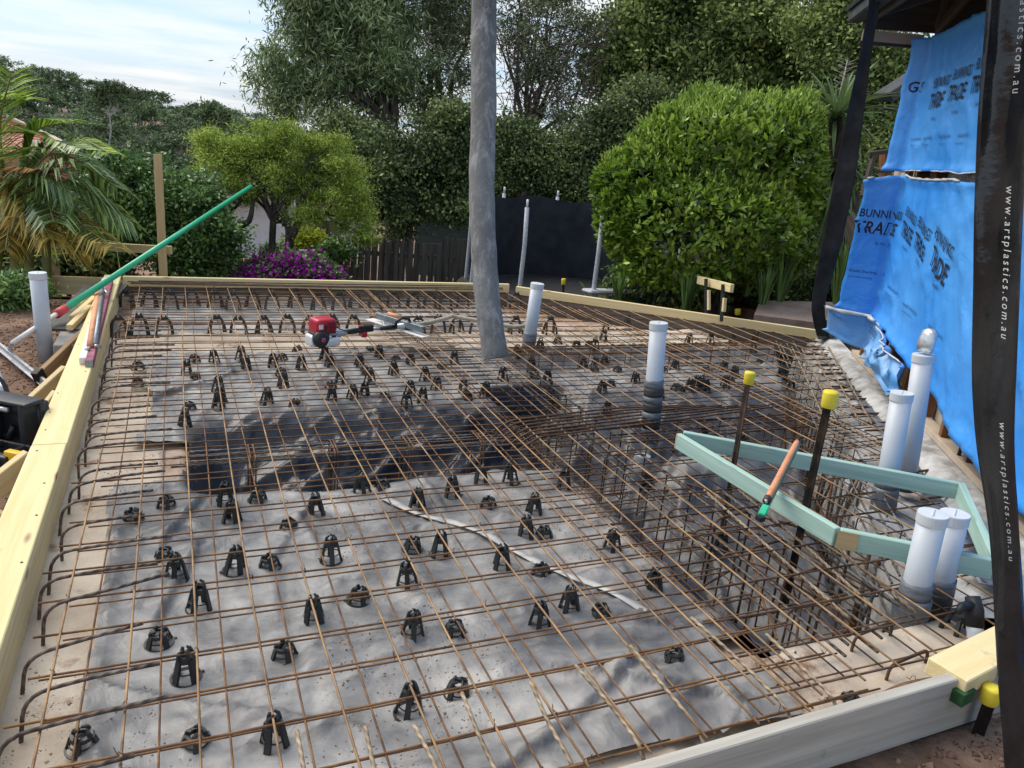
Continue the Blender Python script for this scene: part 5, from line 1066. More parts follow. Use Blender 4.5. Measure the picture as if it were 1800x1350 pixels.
# ------------------------------------------------------------------ right background pieces
cb = [at(1326, 553, 0.06), at(1500, 575, 0.02), at(1512, 532, 0.10), at(1336, 528, 0.10)]
r = thing('concrete_slab', 'low pink topped concrete slab beyond the angled form board', 'concrete slab', cb[0])
b = MB(); b.add(cb + [p - V((0, 0, 0.2)) for p in cb], [(3, 2, 1, 0), (4, 5, 6, 7), (0, 1, 5, 4), (1, 2, 6, 5), (2, 3, 7, 6), (3, 0, 4, 7)])
o = b.build('slab_body', M['conc_pink'], r)
r = thing('timber_profile', 'short pine rail on two black stakes under the clipped bush', 'timber profile', atD(1258, 520, 8.6))
timber('rail', atD(1228, 492, 8.9), atD(1287, 507, 8.3), 0.045, 0.09, M['pine_top'], r, 0.003)
timber('stake', atD(1241, 560, 8.65), atD(1241, 490, 8.65), 0.03, 0.03, M['black_metal'], r, 0.002, up=(0, 1, 0)); timber('stake', atD(1268, 565, 8.4), atD(1271, 500, 8.4), 0.03, 0.03, M['black_metal'], r, 0.002, up=(0, 1, 0))
timber('peg', atD(1246, 545, 8.6), atD(1246, 510, 8.6), 0.03, 0.03, M['pine'], r, 0.002, up=(0, 1, 0)); timber('peg', atD(1272, 548, 8.35), atD(1274, 524, 8.35), 0.04, 0.03, M['pine'], r, 0.002, up=(0, 1, 0))
# timber stair landing behind the wrap
r = thing('timber_stair', 'dark timber stair and landing behind the blue wrap', 'stair', atD(1540, 520, 9.0))
timber('handrail', atD(1527, 271, 9.0), atD(1575, 264, 9.0), 0.06, 0.05, M['roof_brown'], r, 0.003)
timber('post', atD(1516, 345, 9.0), atD(1536, 272, 9.0), 0.05, 0.05, M['roof_brown'], r, 0.003, up=(0, 1, 0)); timber('post', atD(1546, 560, 9.1), atD(1556, 268, 9.1), 0.10, 0.09, M['stud'], r, 0.003, up=(0, 1, 0))
timber('rail', atD(1536, 301, 9.0), atD(1580, 300, 9.0), 0.04, 0.04, M['roof_brown'], r, 0.003)
timber('stringer', atD(1488, 388, 8.9), atD(1512, 432, 8.7), 0.05, 0.22, M['roof_brown'], r, 0.003)
for i in range(6): timber('tread', atD(1500, 440 + 24 * i, 8.8), atD(1525, 446 + 24 * i, 8.8), 0.12, 0.03, M['pine_brown'], r, 0.002)
r = thing('shed_roof', 'corner of a dark neighbouring roof left of the upper wrap', 'roof', atD(1580, 170, 12))
timber('barge', atD(1552, 172, 12), atD(1620, 128, 12), 0.4, 0.16, M['roof_dark'], r, 0.01); timber('soffit', atD(1560, 190, 12.1), atD(1625, 190, 12.1), 0.6, 0.05, M['roof_dark'], r, 0.01)

# ------------------------------------------------------------------ trampoline, fence, neighbours
tcn = atD(1000, 490, 11.4); tr = 1.5
r = thing('trampoline', 'round trampoline with a tall black net and grey sleeved poles', 'trampoline', (tcn.x, tcn.y, -1.25))
zb = -0.36
b = MB(); b.lathe([(tr * 0.99, zb), (0.01, zb - 0.02)], (tcn.x, tcn.y, 0), 48, caps=False); b.build('jumping_mat', M['mat_black'], r)
b = MB(); b.lathe([(tr * 0.98, zb + 0.02), (tr * 1.10, zb + 0.02), (tr * 1.10, zb - 0.03), (tr * 0.98, zb - 0.03), (tr * 0.98, zb + 0.02)], (tcn.x, tcn.y, 0), 48, caps=False); b.build('rim_pad', M['black_metal'], r, True)
b = MB(); vs = []; fs = []; nn_ = 96
for j in range(9):
    for i in range(nn_):
        a = 2 * math.pi * i / nn_; rr_ = tr * (0.97 + 0.012 * math.sin(a * 8) * (1 - j / 8) + 0.008 * math.sin(a * 31 + j)); vs.append((tcn.x + rr_ * math.cos(a), tcn.y + rr_ * math.sin(a), zb + 1.27 * j / 8 - 0.03 * (j == 8) * (1 - math.cos(a * 8))))
for j in range(8):
    for i in range(nn_):
        a = 2 * math.pi * i / nn_
        fs.append((j * nn_ + i, j * nn_ + (i + 1) % nn_, (j + 1) * nn_ + (i + 1) % nn_, (j + 1) * nn_ + i))
vd = V((tcn.x, tcn.y)).normalized()
fs = [f for f in fs if ((vs[f[0]][0] - tcn.x) * vd.x + (vs[f[0]][1] - tcn.y) * vd.y) > -0.05 * tr]
b.add(vs, fs); b.build('net', M['net'], r, True)
va = math.atan2(-vd.y, -vd.x)
for i in range(10):
    a = va - 0.10 + 2 * math.pi * (i + 0.5) / 10; px_, py_ = tcn.x + tr * 1.04 * math.cos(a), tcn.y + tr * 1.04 * math.sin(a)
    b = MB(); b.tube([(px_, py_, -1.3), (px_, py_, zb), (px_ - 0.02 * math.cos(a), py_, zb + 0.8), (px_, py_, zb + 1.27)], [0.03, 0.032, 0.03, 0.03], 8); po = b.build('net_pole', M['pole_grey'], r, True)
    b = MB(); b.tube([(px_, py_, zb + 1.27), (px_, py_, zb + 1.37)], 0.016, 8); b.build('pole_cap', M['pvc_cap'], po, True)
o = timber('foam_pad', atD(1030, 512, 9.8), atD(1125, 512, 10.4), 0.20, 0.05, M['pole_grey'], None, 0.02); tag(o, 'grey trampoline edge pad lying loose by the angled board', 'pad')
# paling fence
f0 = atD(560, 411, 12.3); f1 = atD(880, 399, 12.6)
zt_ = f0.z; fd = V((f1.x - f0.x, f1.y - f0.y, 0)); FL_ = fd.length; fd.normalize(); fnrm = V((fd.y, -fd.x, 0))
def paling_fence(label, start, d, length, ztop, seed, step2=None):
    root = thing('paling_fence', label, 'fence', start); rnd = random.Random(seed); x = 0; meshes = []
    for k in range(6):
        w = 0.088 + 0.003 * k; h = 1.85 - 0.012 * k; b = MB(); b.box((0, 0, -h / 2), (w, 0.014, h)); me = bpy.data.meshes.new('paling'); me.from_pydata(b.v, [], b.f); me.materials.append(M['fence']); meshes.append((w, me))
    while x < length:
        w, me = rnd.choice(meshes); o = bpy.data.objects.new('paling', me); COL.objects.link(o); o.parent = root
        zt2 = ztop + rnd.uniform(-0.025, 0.02) + (step2[1] if step2 and x > step2[0] else 0)
        o.location = d * x + V((0, 0, zt2 - start.z)) + fnrm * rnd.uniform(0, 0.012); o.rotation_euler = (0, rnd.uniform(-.012, .012), math.atan2(d.y, d.x)); x += w + rnd.uniform(0.004, 0.02)
    for zr_ in (0.25, 1.4):
        timber('fence_rail', start + V((0, 0, ztop - zr_ - start.z)) - fnrm * 0.05, start + d * length + V((0, 0, ztop - zr_ - start.z)) - fnrm * 0.05, 0.04, 0.07, M['fence'], root, 0.0)
    return root
paling_fence('weathered dark paling fence behind the bougainvillea, stepping up near the hose', V((f0.x, f0.y, -1.9)) + fd * 0.25, fd, 6.2, zt_, 3, (1.75, 0.10))
f2 = atD(1290, 440, 12.2); paling_fence('dark paling fence in deep shade behind the clipped bush and yucca', V((f2.x, f2.y, -0.9)), V((0.93, -0.36, 0)), 3.6, f2.z, 9)
f3 = atD(395, 450, 12.6); paling_fence('low dark paling fence left of the bougainvillea', V((f3.x, f3.y, -1.9)), fd, 2.2, f3.z - 0.02, 5)
# neighbour weatherboard wall
r = thing('neighbour_house', 'grey green weatherboard house wall half hidden behind the paling fence', 'house', atD(780, 430, 15))
for i in range(14):
    a = atD(735, 330, 15.5); c = atD(850, 330, 15.5); zz_ = a.z - 0.13 * i; timber('weatherboard', V((a.x, a.y, zz_)), V((c.x, c.y, zz_)), 0.02, 0.135, M['weatherboard'], r, 0.0, up=(0, -0.14, 1))
r = thing('white_house', 'white house wall glimpsed through the yellow green tree', 'house', atD(450, 420, 30))
timber('wall', atD(352, 385, 30), atD(520, 372, 30), 0.3, 3.2, M['white_wall'], r, 0.0); timber('deck', atD(555, 398, 24), atD(600, 398, 24), 1.5, 0.5, M['fence'], r, 0.0); timber('roof', atD(340, 335, 30), atD(530, 328, 30), 3, 0.3, M['roof_brown'], r, 0.0)
timber('wall', atD(560, 420, 26), atD(640, 412, 26), 0.3, 1.2, M['white_wall'], r, 0.0)
r = thing('garden_frame', 'small white frame standing behind the bougainvillea', 'frame', atD(540, 445, 11.5))
timber('top_bar', atD(524, 441, 11.5), atD(556, 441, 11.5), 0.05, 0.03, M['white_wall'], r, 0.002)
for px in (527, 539, 552): timber('post', atD(px, 485, 11.5), atD(px, 442, 11.5), 0.03, 0.02, M['white_wall'], r, 0.002, up=(0, 1, 0))
r = thing('tiled_house', 'terracotta tiled roof of a house beyond the palm', 'house', atD(30, 260, 34))
rp = [atD(14, 208, 34), atD(90, 243, 34), atD(128, 264, 31), atD(-90, 268, 31), atD(-90, 215, 34)]
b = MB(); b.add(rp, [(0, 4, 3, 2, 1)]); b.add([rp[3], rp[2], rp[2] - V((0, 0, 3)), rp[3] - V((0, 0, 3))], [(3, 2, 1, 0)]); o = b.build('roof', M['tile_roof'], r); md = o.modifiers.new('t', 'SOLIDIFY'); md.thickness = 0.12
for i in range(7):
    t_ = i / 6.5; timber('tile_course', rp[0].lerp(rp[3], t_ * 0.98 + .01) + V((0, -0.02, 0.05)), rp[1].lerp(rp[2], t_ * 0.98 + .01) + V((0, -0.02, 0.05)), 0.10, 0.06, M['tile_roof'], r, 0.0)
timber('ridge_cap', rp[0] + V((0, 0, 0.06)), rp[1] + V((0, 0, 0.06)), 0.25, 0.14, M['soffit'], r, 0.02); timber('ridge_cap', rp[1] + V((0, 0, 0.06)), rp[2] + V((0, 0, 0.06)), 0.25, 0.14, M['soffit'], r, 0.02)

# ------------------------------------------------------------------ plants
def leaf_mesh(name, pos, L, Wd, bias=(0, 0, 0), bstr=0.0, seed=0, jit=0.35):
    g_ = np.random.default_rng(seed); n = len(pos)
    a = g_.normal(size=(n, 3)); a /= np.linalg.norm(a, axis=1, keepdims=True)
    if bstr:
        bb = np.asarray(bias, float); bb = bb if bb.ndim == 2 else np.broadcast_to(bb, (n, 3)); a = a * (1 - bstr) + bb * bstr; a /= np.linalg.norm(a, axis=1, keepdims=True) + 1e-9
    b = np.cross(a, g_.normal(size=(n, 3))); b /= np.linalg.norm(b, axis=1, keepdims=True) + 1e-9
    s = (1 + jit * g_.uniform(-1, 1, size=(n, 1)))
    co = np.stack([pos, pos + a * L * s * 0.45 + b * Wd * s * 0.5, pos + a * L * s, pos + a * L * s * 0.45 - b * Wd * s * 0.5], 1).reshape(-1, 3)
    q = np.arange(n * 4).reshape(n, 4)
    me = bpy.data.meshes.new(name); nq = n
    me.vertices.add(n * 4); me.vertices.foreach_set('co', co.astype(np.float32).ravel()); me.loops.add(n * 4); me.loops.foreach_set('vertex_index', q.astype(np.int32).ravel()); me.polygons.add(n); me.polygons.foreach_set('loop_start', np.arange(0, n * 4, 4, dtype=np.int32)); me.update(calc_edges=True)
    return me
def lobes_world(lobes, D):
    out = []
    for l in lobes:
        cx, cy, rx, ry = l[:4]; dd = D + (l[4] if len(l) > 4 else 0); c = atD(cx, cy, dd); k = dd / 1352; out.append((np.array(c), np.array((rx * k, min(rx, ry) * k * 0.95, ry * k))))
    return out
def crown_points(lw, nleaf, nclump, cr, seed, shell=0.45):
    g_ = np.random.default_rng(seed); vol = np.array([np.prod(r_) ** 0.8 for _, r_ in lw]); vol /= vol.sum(); P = []; CC = []
    for (c, r_), w in zip(lw, vol):
        nc = max(3, int(nclump * w)); d = g_.normal(size=(nc, 3)); d /= np.linalg.norm(d, axis=1, keepdims=True); rad = g_.uniform(0, 1, (nc, 1)) ** shell
        cc = c + d * rad * r_ * (0.92 + 0.2 * g_.normal(size=(nc, 1)).clip(-1, 1) * 0.6); nl = max(8, int(nleaf * w / nc))
        for k in range(nc):
            m = int(nl * g_.uniform(0.5, 1.5)); pts = g_.normal(size=(m, 3)) * cr * g_.uniform(0.6, 1.25) * np.array((1.0, 1.0, 0.62)); P.append(cc[k] + pts)
        CC.append(cc)
    return np.concatenate(P), np.concatenate(CC)
def branchy(base, fork, centers, r0, seed, nmain=6, ntwig=40, wig=0.12):
    rn = random.Random(seed); mb = MB(); base = V(base); fork = V(fork)
    def limb(a, b, ra, rb, n=6, w=wig):
        L = (b - a).length; pts = []
        for i in range(n + 1):
            t = i / n; p = a.lerp(b, t) + V((rn.uniform(-w, w), rn.uniform(-w, w), rn.uniform(-w, w) * 0.5)) * L * 0.5 * math.sin(math.pi * t); pts.append(p)
        mb.tube(pts, [ra + (rb - ra) * i / n for i in range(n + 1)], 6, caps=False); return pts
    tk = limb(base, fork, r0, r0 * 0.7, 6, 0.06); mains = []
    cs = [V(c) for c in centers]; rn.shuffle(cs)
    for c in cs[:nmain]:
        e = fork.lerp(c, 0.75); mains += limb(fork, e, r0 * 0.5, r0 * 0.16)[1:]
    for c in cs[:ntwig]:
        s = min(mains, key=lambda p: (p - c).length); limb(s, c, r0 * 0.13, r0 * 0.03, 4)
    return mb
def tree(name, label, cat, lobes, D, base, fork, nleaf, nclump, cr, L, Wd, mat, seed, r0=0.12, bark='bark', group=None, nmain=7, ntwig=50, bias=(0, 0, 0), bstr=0.0, shell=0.45, part='crown'):
    lw = lobes_world(lobes, D); P, C = crown_points(lw, nleaf, nclump, cr, seed, shell)
    bs = V(base); root = thing(name, label, cat, bs, group)
    link(part, leaf_mesh(part, P, L, Wd, bias, bstr, seed + 1), mat, root)
    branchy(bs, fork, C, r0, seed, nmain, ntwig).build('trunk', M[bark], root, True)
    return root
LM = {
 'wattle': leafmat('grey green willow leaf', (0.078, 0.123, 0.049), (0.188, 0.260, 0.117), (0.341, 0.422, 0.201), 0.3),
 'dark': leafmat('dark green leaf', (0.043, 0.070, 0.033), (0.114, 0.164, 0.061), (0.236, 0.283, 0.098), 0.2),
 'mid': leafmat('mid green leaf', (0.068, 0.112, 0.039), (0.180, 0.255, 0.078), (0.375, 0.429, 0.139), 0.25),
 'olive': leafmat('yellow green needle leaf', (0.117, 0.179, 0.034), (0.298, 0.400, 0.068), (0.517, 0.614, 0.141), 0.42),
 'bush': leafmat('glossy green bush leaf', (0.041, 0.094, 0.025), (0.103, 0.196, 0.052), (0.207, 0.326, 0.092), 0.28, 0.35, spec=0.5),
 'clip': leafmat('bright clipped leaf', (0.055, 0.117, 0.013), (0.145, 0.253, 0.025), (0.276, 0.394, 0.050), 0.34, 0.32, spec=0.55),
 'clip_new': leafmat('fresh shoot leaf', (0.16, 0.27, 0.03), (0.26, 0.38, 0.06), (0.36, 0.46, 0.10), 0.40, 0.35, spec=0.5),
 'lime': leafmat('lime leaf', (0.16, 0.22, 0.012), (0.30, 0.36, 0.02), (0.40, 0.44, 0.05), 0.4),
 'gum': leafmat('far gum leaf', (0.060, 0.095, 0.045), (0.113, 0.166, 0.077), (0.185, 0.245, 0.118), 0.2),
 'magenta': leafmat('magenta bract', (0.24, 0.008, 0.22), (0.40, 0.015, 0.40), (0.55, 0.03, 0.52), 0.35),
 'palm': leafmat('palm leaflet', (0.120, 0.203, 0.083), (0.239, 0.359, 0.120), (0.478, 0.598, 0.191), 0.3, 0.35, spec=0.5),
 'palm_y': leafmat('yellowing palm leaflet', (0.253, 0.196, 0.040), (0.437, 0.310, 0.057), (0.552, 0.437, 0.115), 0.35),
 'palm_br': leafmat('bright palm leaflet', (0.125, 0.225, 0.025), (0.250, 0.375, 0.044), (0.375, 0.500, 0.075), 0.4),
 'palm_dead': leafmat('rust palm leaflet', (0.18, 0.07, 0.02), (0.30, 0.13, 0.03), (0.35, 0.2, 0.07), 0.3),
 'yucca': leafmat('yucca blade', (0.070, 0.119, 0.049), (0.140, 0.217, 0.084), (0.252, 0.336, 0.154), 0.2, 0.4),
 'twig': leafmat('brownish leaf', (0.102, 0.124, 0.063), (0.188, 0.219, 0.106), (0.273, 0.292, 0.159), 0.25),
}
def gpt(px, py, D):
    p = atD(px, py, D); return V((p.x, p.y, float(gz(p.x, p.y))))
tree('wattle_tree', 'tall grey green willowy tree at the left of the tree line', 'tree', [(575, 40, 115, 95), (650, 20, 110, 90), (520, 120, 60, 70), (690, 110, 80, 80), (505, 190, 52, 42), (590, 150, 85, 65), (480, 130, 30, 22), (540, -60, 110, 70), (700, -70, 120, 80), (610, 220, 50, 30)], 16.5, gpt(690, 470, 16.5), atD(690, 230, 16.5), 56000, 340, 0.24, 0.17, 0.028, LM['wattle'], 201, 0.22, nmain=10, ntwig=160, bias=(0, 0, -1), bstr=0.45)
tree('feathery_tree', 'sparse olive tree with bare twigs just left of the hanging hose', 'tree', [(780, 40, 70, 80), (800, 130, 40, 60), (745, 180, 50, 45), (820, -50, 80, 60), (770, 215, 45, 35)], 17.5, gpt(780, 470, 17.5), atD(770, 260, 17.5), 26000, 260, 0.25, 0.12, 0.022, LM['twig'], 207, 0.16, nmain=10, ntwig=190, bark='twig')
tree('dense_shrub', 'dense dark green shrub rising behind the weathered fence', 'shrub', [(690, 300, 75, 75), (640, 265, 50, 60), (770, 290, 65, 95), (705, 375, 60, 45), (590, 230, 40, 50), (800, 240, 50, 60), (800, 360, 40, 40)], 14, gpt(720, 500, 14), atD(720, 400, 14), 52000, 420, 0.17, 0.075, 0.042, LM['dark'], 211, 0.09, nmain=9, ntwig=40)
tree('bare_tree', 'tree with a dark web of bare branches right of the hanging hose', 'tree', [(960, 15, 90, 50), (900, 50, 45, 45), (1030, 60, 50, 55), (960, -60, 110, 60), (960, 120, 80, 60), (1000, 200, 50, 50)], 17, gpt(925, 480, 17), atD(925, 245, 17), 19000, 260, 0.25, 0.12, 0.025, LM['twig'], 221, 0.07, nmain=14, ntwig=135, bark='twig')
bt_ = MB(); rn = random.Random(5); fk = atD(925, 250, 17)
for i in range(420):
    a = atD(880 + rn.random() * 170, 60 + rn.random() * 170, 17 + rn.uniform(-1, 1)); b_ = a + V((rn.uniform(-.7, .7), rn.uniform(-.4, .4), rn.uniform(-.1, .8))); m_ = a.lerp(b_, .5) + V((rn.uniform(-.12, .12), 0, rn.uniform(-.1, .12)))
    bt_.tube([a, m_, b_], [0.009, 0.007, 0.003], 4, caps=False)
for i in range(9):
    e = atD(865 + i * 22, 40 + (i % 3) * 30, 17); m_ = fk.lerp(e, .5) + V((rn.uniform(-.3, .3), 0, -0.2)); bt_.tube([fk, m_, e], [0.055, 0.035, 0.012], 6, caps=False)
o = bt_.build('bare_branches', M['twig'], bpy.data.objects['bare_tree'], True)
tree('dense_shrub', 'dark green shrub mass behind the trampoline net', 'shrub', [(930, 280, 70, 55), (1000, 290, 80, 60), (1080, 250, 70, 80), (1130, 200, 60, 60), (900, 240, 40, 40), (1040, 340, 50, 40)], 14.6, gpt(1000, 500, 14.6), atD(1000, 380, 14.6), 50000, 400, 0.17, 0.07, 0.04, LM['dark'], 231, 0.09, nmain=9, ntwig=40)
tree('leafy_tree', 'big dark leafy tree right of the bare branched one', 'tree', [(1110, 70, 80, 90), (1180, 20, 90, 80), (1200, 130, 90, 75), (1090, 150, 60, 60), (1150, -70, 110, 70)], 17.5, gpt(1150, 470, 17.5), atD(1150, 260, 17.5), 46000, 460, 0.24, 0.11, 0.06, LM['mid'], 241, 0.2, nmain=10, ntwig=60)
tree('leafy_tree', 'broad dark leafy tree above the clipped bush', 'tree', [(1310, 50, 100, 95), (1390, 110, 80, 75), (1290, 160, 90, 60), (1330, -60, 120, 70), (1240, 80, 60, 70)], 17, gpt(1320, 470, 17), atD(1320, 270, 17), 50000, 480, 0.23, 0.11, 0.06, LM['mid'], 251, 0.2, nmain=10, ntwig=60)
tree('leafy_tree', 'dark leafy tree behind the yucca and the hanging black strip', 'tree', [(1460, 60, 80, 90), (1540, 120, 70, 90), (1480, 160, 70, 50), (1570, 230, 60, 90), (1480, -60, 90, 70), (1600, 150, 50, 80), (1500, 280, 60, 70)], 15, gpt(1500, 470, 15), atD(1500, 280, 15), 50000, 430, 0.2, 0.09, 0.05, LM['mid'], 261, 0.16, nmain=9, ntwig=50)
tree('hedge_row', 'dark background hedge filling the gap below the tall trees', 'hedge', [(700, 330, 130, 90), (950, 320, 150, 90), (1180, 320, 160, 120), (1420, 320, 140, 120), (840, 330, 100, 90), (1560, 380, 90, 90)], 19.5, gpt(1000, 470, 19.5), atD(1000, 400, 19.5), 40000, 420, 0.32, 0.15, 0.09, LM['dark'], 271, 0.1, nmain=5, ntwig=10)
tree('tea_tree', 'yellow green fine leaved tree with crooked dark trunks left of the fence', 'tree', [(395, 270, 60, 48), (480, 250, 75, 38), (560, 270, 65, 42), (520, 330, 70, 42), (605, 320, 45, 48), (365, 250, 32, 34), (425, 330, 45, 30), (620, 375, 34, 40), (545, 385, 38, 26), (455, 290, 60, 40), (640, 410, 26, 26)], 10.8, gpt(470, 470, 10.8), atD(480, 390, 10.8), 80000, 250, 0.088, 0.055, 0.010, LM['olive'], 281, 0.07, nmain=11, ntwig=190, bias=(0, 0, 1), bstr=0.25)
for (b0_, b1_) in (((410, 470), (395, 345)), ((515, 470), (500, 350)), ((508, 440), (560, 360))):
    pass
tb_ = MB(); 
for P_ in ([(402, 480), (400, 430), (388, 380), (370, 340), (355, 310)], [(400, 430), (415, 400), (438, 388), (445, 350)], [(500, 480), (508, 430), (505, 395), (485, 360), (470, 320)], [(508, 420), (525, 390), (530, 350), (560, 320)], [(505, 395), (495, 350), (510, 310)], [(388, 380), (420, 350), (430, 310)], [(470, 330), (440, 300), (420, 270)]):
    W_ = smooth([atD(x, y, 10.7) for x, y in P_], 4); tb_.tube(W_, [0.075 * (1 - 0.75 * i / len(W_)) for i in range(len(W_))], 7, caps=False)
tb_.build('crooked_limb', M['bark'], bpy.data.objects['tea_tree'], True)
tree('green_bush', 'glossy dark green bush behind the green pole', 'bush', [(250, 330, 75, 60), (330, 370, 75, 75), (205, 300, 45, 35), (385, 420, 45, 45), (270, 420, 85, 50), (190, 350, 40, 50), (340, 455, 80, 35)], 9.8, gpt(300, 520, 9.8), atD(300, 440, 9.8), 50000, 300, 0.105, 0.062, 0.032, LM['bush'], 291, 0.06, nmain=10, ntwig=40)
tree('green_bush', 'small leafy bush at the left edge behind the white pipe', 'bush', [(20, 560, 45, 55), (40, 505, 40, 25), (-20, 540, 50, 70)], 7.2, gpt(15, 640, 7.2), atD(15, 580, 7.2), 9000, 100, 0.09, 0.07, 0.022, LM['bush'], 293, 0.03, nmain=6, ntwig=20)
tree('lime_shrub', 'small lime green shrub between the crooked trunks and the fence', 'shrub', [(553, 425, 26, 24), (525, 430, 16, 16)], 12.2, gpt(550, 480, 12.2), atD(550, 440, 12.2), 7000, 70, 0.08, 0.05, 0.03, LM['lime'], 295, 0.03, nmain=4, ntwig=10)
tree('green_bush', 'low green bush between the lime shrub and the fence', 'bush', [(590, 440, 22, 18), (480, 445, 20, 14)], 11.9, gpt(590, 480, 11.9), atD(590, 450, 11.9), 6000, 60, 0.08, 0.06, 0.03, LM['bush'], 297, 0.03, nmain=4, ntwig=8)
# bougainvillea
lw = lobes_world([(470, 475, 45, 22), (530, 470, 50, 25), (580, 485, 30, 18), (440, 488, 22, 16), (505, 488, 70, 18)], 10.0); P, C = crown_points(lw, 15000, 170, 0.075, 301)
r = thing('bougainvillea', 'low bougainvillea in magenta bloom at the foot of the crooked tree', 'flowering shrub', gpt(510, 520, 10.0))
link('blossom', leaf_mesh('blossom', P[rng.random(len(P)) < 0.55], 0.042, 0.036, seed=302), LM['magenta'], r); link('leaves', leaf_mesh('leaves', P[rng.random(len(P)) < 0.6] + 0.02, 0.05, 0.03, seed=303), LM['bush'], r)
branchy(gpt(510, 520, 10.0), atD(510, 500, 10.0), C, 0.03, 304, 8, 50).build('stem', M['bark'], r, True)
# clipped bush: a shell of leaves with fresh upright shoots on top
Dk = 9.9; kk = Dk / 1352
def clipped():
    g_ = np.random.default_rng(401); P = []; Dn = []
    L_ = [(1275, 305, 152, 122), (1345, 330, 100, 138), (1150, 355, 92, 112), (1250, 400, 160, 95), (1385, 300, 58, 118), (1185, 285, 80, 82), (1125, 385, 74, 75), (1335, 252, 98, 68), (1085, 330, 38, 42), (1240, 215, 60, 40), (1400, 230, 40, 44)]
    W_ = [(np.array(atD(x, y, Dk + dz)), np.array((rx * kk, rx * kk * 0.9, ry * kk))) for (x, y, rx, ry), dz in zip(L_, (0, .1, -.1, -.2, .2, 0, -.1, .1, 0, .1, .2))]
    for li, (c, R_) in enumerate(W_):
        n = 11000; d = g_.normal(size=(n, 3)); d /= np.linalg.norm(d, axis=1, keepdims=True)
        lump = 1 + 0.13 * fbm(d[:, 0] * 3 + 5 + li * 7, d[:, 2] * 3 + d[:, 1] * 2, 403, 4) + 0.10 * fbm(d[:, 0] * 9, d[:, 2] * 9 + d[:, 1] * 7 + li, 405, 3)
        p = c + d * (lump * (1 - np.abs(g_.normal(size=n)) * 0.07))[:, None] * R_
        ok = np.ones(n, bool)
        for lj, (c2, R2) in enumerate(W_):
            if lj != li: ok &= (((p - c2) / (R2 * 0.90)) ** 2).sum(1) > 1
        holes = fbm(d[:, 0] * 5 + 2 + li, d[:, 2] * 5 + d[:, 1] * 3, 407, 3)
        ok &= ~((holes < -0.27) & (d[:, 2] < 0.45)) | (g_.random(n) < 0.2)
        ok &= ~((d[:, 2] < -0.55) & (g_.random(n) < 0.5))
        P.append(p[ok]); Dn.append(d[ok])
    P = np.concatenate(P); Dn = np.concatenate(Dn); c = np.array(atD(1250, 330, Dk)); return c, None, P, Dn
c, R_, P, d2 = clipped()
r = thing('clipped_bush', 'big rounded clipped bush with bright green leaves left of the blue wrap', 'bush', gpt(1255, 545, Dk))
bi = d2 * 0.6 + np.array((0, 0, 0.5)); bi /= np.linalg.norm(bi, axis=1, keepdims=True)
link('crown', leaf_mesh('crown', P, 0.100, 0.047, bi, 0.40, 411), LM['clip'], r)
g_ = np.random.default_rng(415); top = np.where((d2[:, 2] > 0.05) & (g_.random(len(d2)) < np.clip(d2[:, 2] * 0.75, 0.03, 1)))[0]; top = top[g_.permutation(len(top))[:2600]]
sh = []; sbi = []
for i in top:
    ln = g_.uniform(0.05, 0.24) * max(0.35, d2[i, 2]); di = d2[i] * 0.45 + np.array((g_.normal() * .12, g_.normal() * .12, 0.9)); di /= np.linalg.norm(di)
    for j in range(6): sh.append(P[i] + di * ln * j / 5); sbi.append(di)
link('fresh_shoots', leaf_mesh('fresh_shoots', np.array(sh), 0.06, 0.022, np.array(sbi), 0.6, 417), LM['clip_new'], r)
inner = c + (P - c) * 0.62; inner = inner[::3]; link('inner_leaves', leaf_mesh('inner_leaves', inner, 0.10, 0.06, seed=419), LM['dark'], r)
low = [np.array(atD(1130 + 24 * i, 455 + 12 * (i % 3), 9.8)) for i in range(13)]
branchy(gpt(1262, 545, Dk), atD(1255, 470, Dk), low, 0.07, 421, 10, 13).build('trunk', M['bark'], r, True)
lw = lobes_world([(1130, 470, 50, 26), (1190, 488, 50, 22), (1330, 465, 60, 30), (1390, 440, 40, 40)], 9.7); P, C = crown_points(lw, 9000, 130, 0.11, 423); link('lower_leaves', leaf_mesh('lower_leaves', P, 0.08, 0.04, seed=424), LM['clip'], r)
# yucca with separate blades
def blade_mesh(L, w):
    b = MB(); n = 6; vs = []; fs = []
    for i in range(n + 1):
        t = i / n; ww = w * (0.65 + 1.1 * t * (1 - t)) * (1 - t ** 4) + 0.001; x = L * t; zz_ = -0.25 * L * t ** 2.6
        vs += [(x, -ww / 2, zz_ + ww * 0.25), (x, 0, zz_), (x, ww / 2, zz_ + ww * 0.25)]
    for i in range(n):
        a = 3 * i; fs += [(a, a + 3, a + 4, a + 1), (a + 1, a + 4, a + 5, a + 2)]
    me = bpy.data.meshes.new('leaf'); me.from_pydata(vs, [], fs); me.materials.append(LM['yucca']); me.shade_smooth(); return me
YM = [blade_mesh(0.62, 0.05), blade_mesh(0.72, 0.055), blade_mesh(0.52, 0.045)]
def rosette(root, ctr, n, seed, elo, ehi, sc=1.0, dead=False):
    rn = random.Random(seed)
    for i in range(n):
        o = bpy.data.objects.new('leaf', rn.choice(YM)); COL.objects.link(o); o.parent = root
        el = math.radians(rn.uniform(elo, ehi)); az = i * 2.399 + rn.uniform(-.2, .2); o.location = V(ctr) - V(root.location) + V((math.cos(az) * 0.05, math.sin(az) * 0.05, rn.uniform(-.05, .05)))
        o.rotation_euler = (rn.uniform(-.2, .2), -el, az); s = sc * rn.uniform(0.8, 1.15); o.scale = (s, s, s)
yb = gpt(1475, 520, 10.6); r = thing('yucca', 'spiky yucca with a tall sword leaved head behind the black strip', 'yucca', yb)
yc = atD(1468, 205, 10.4)
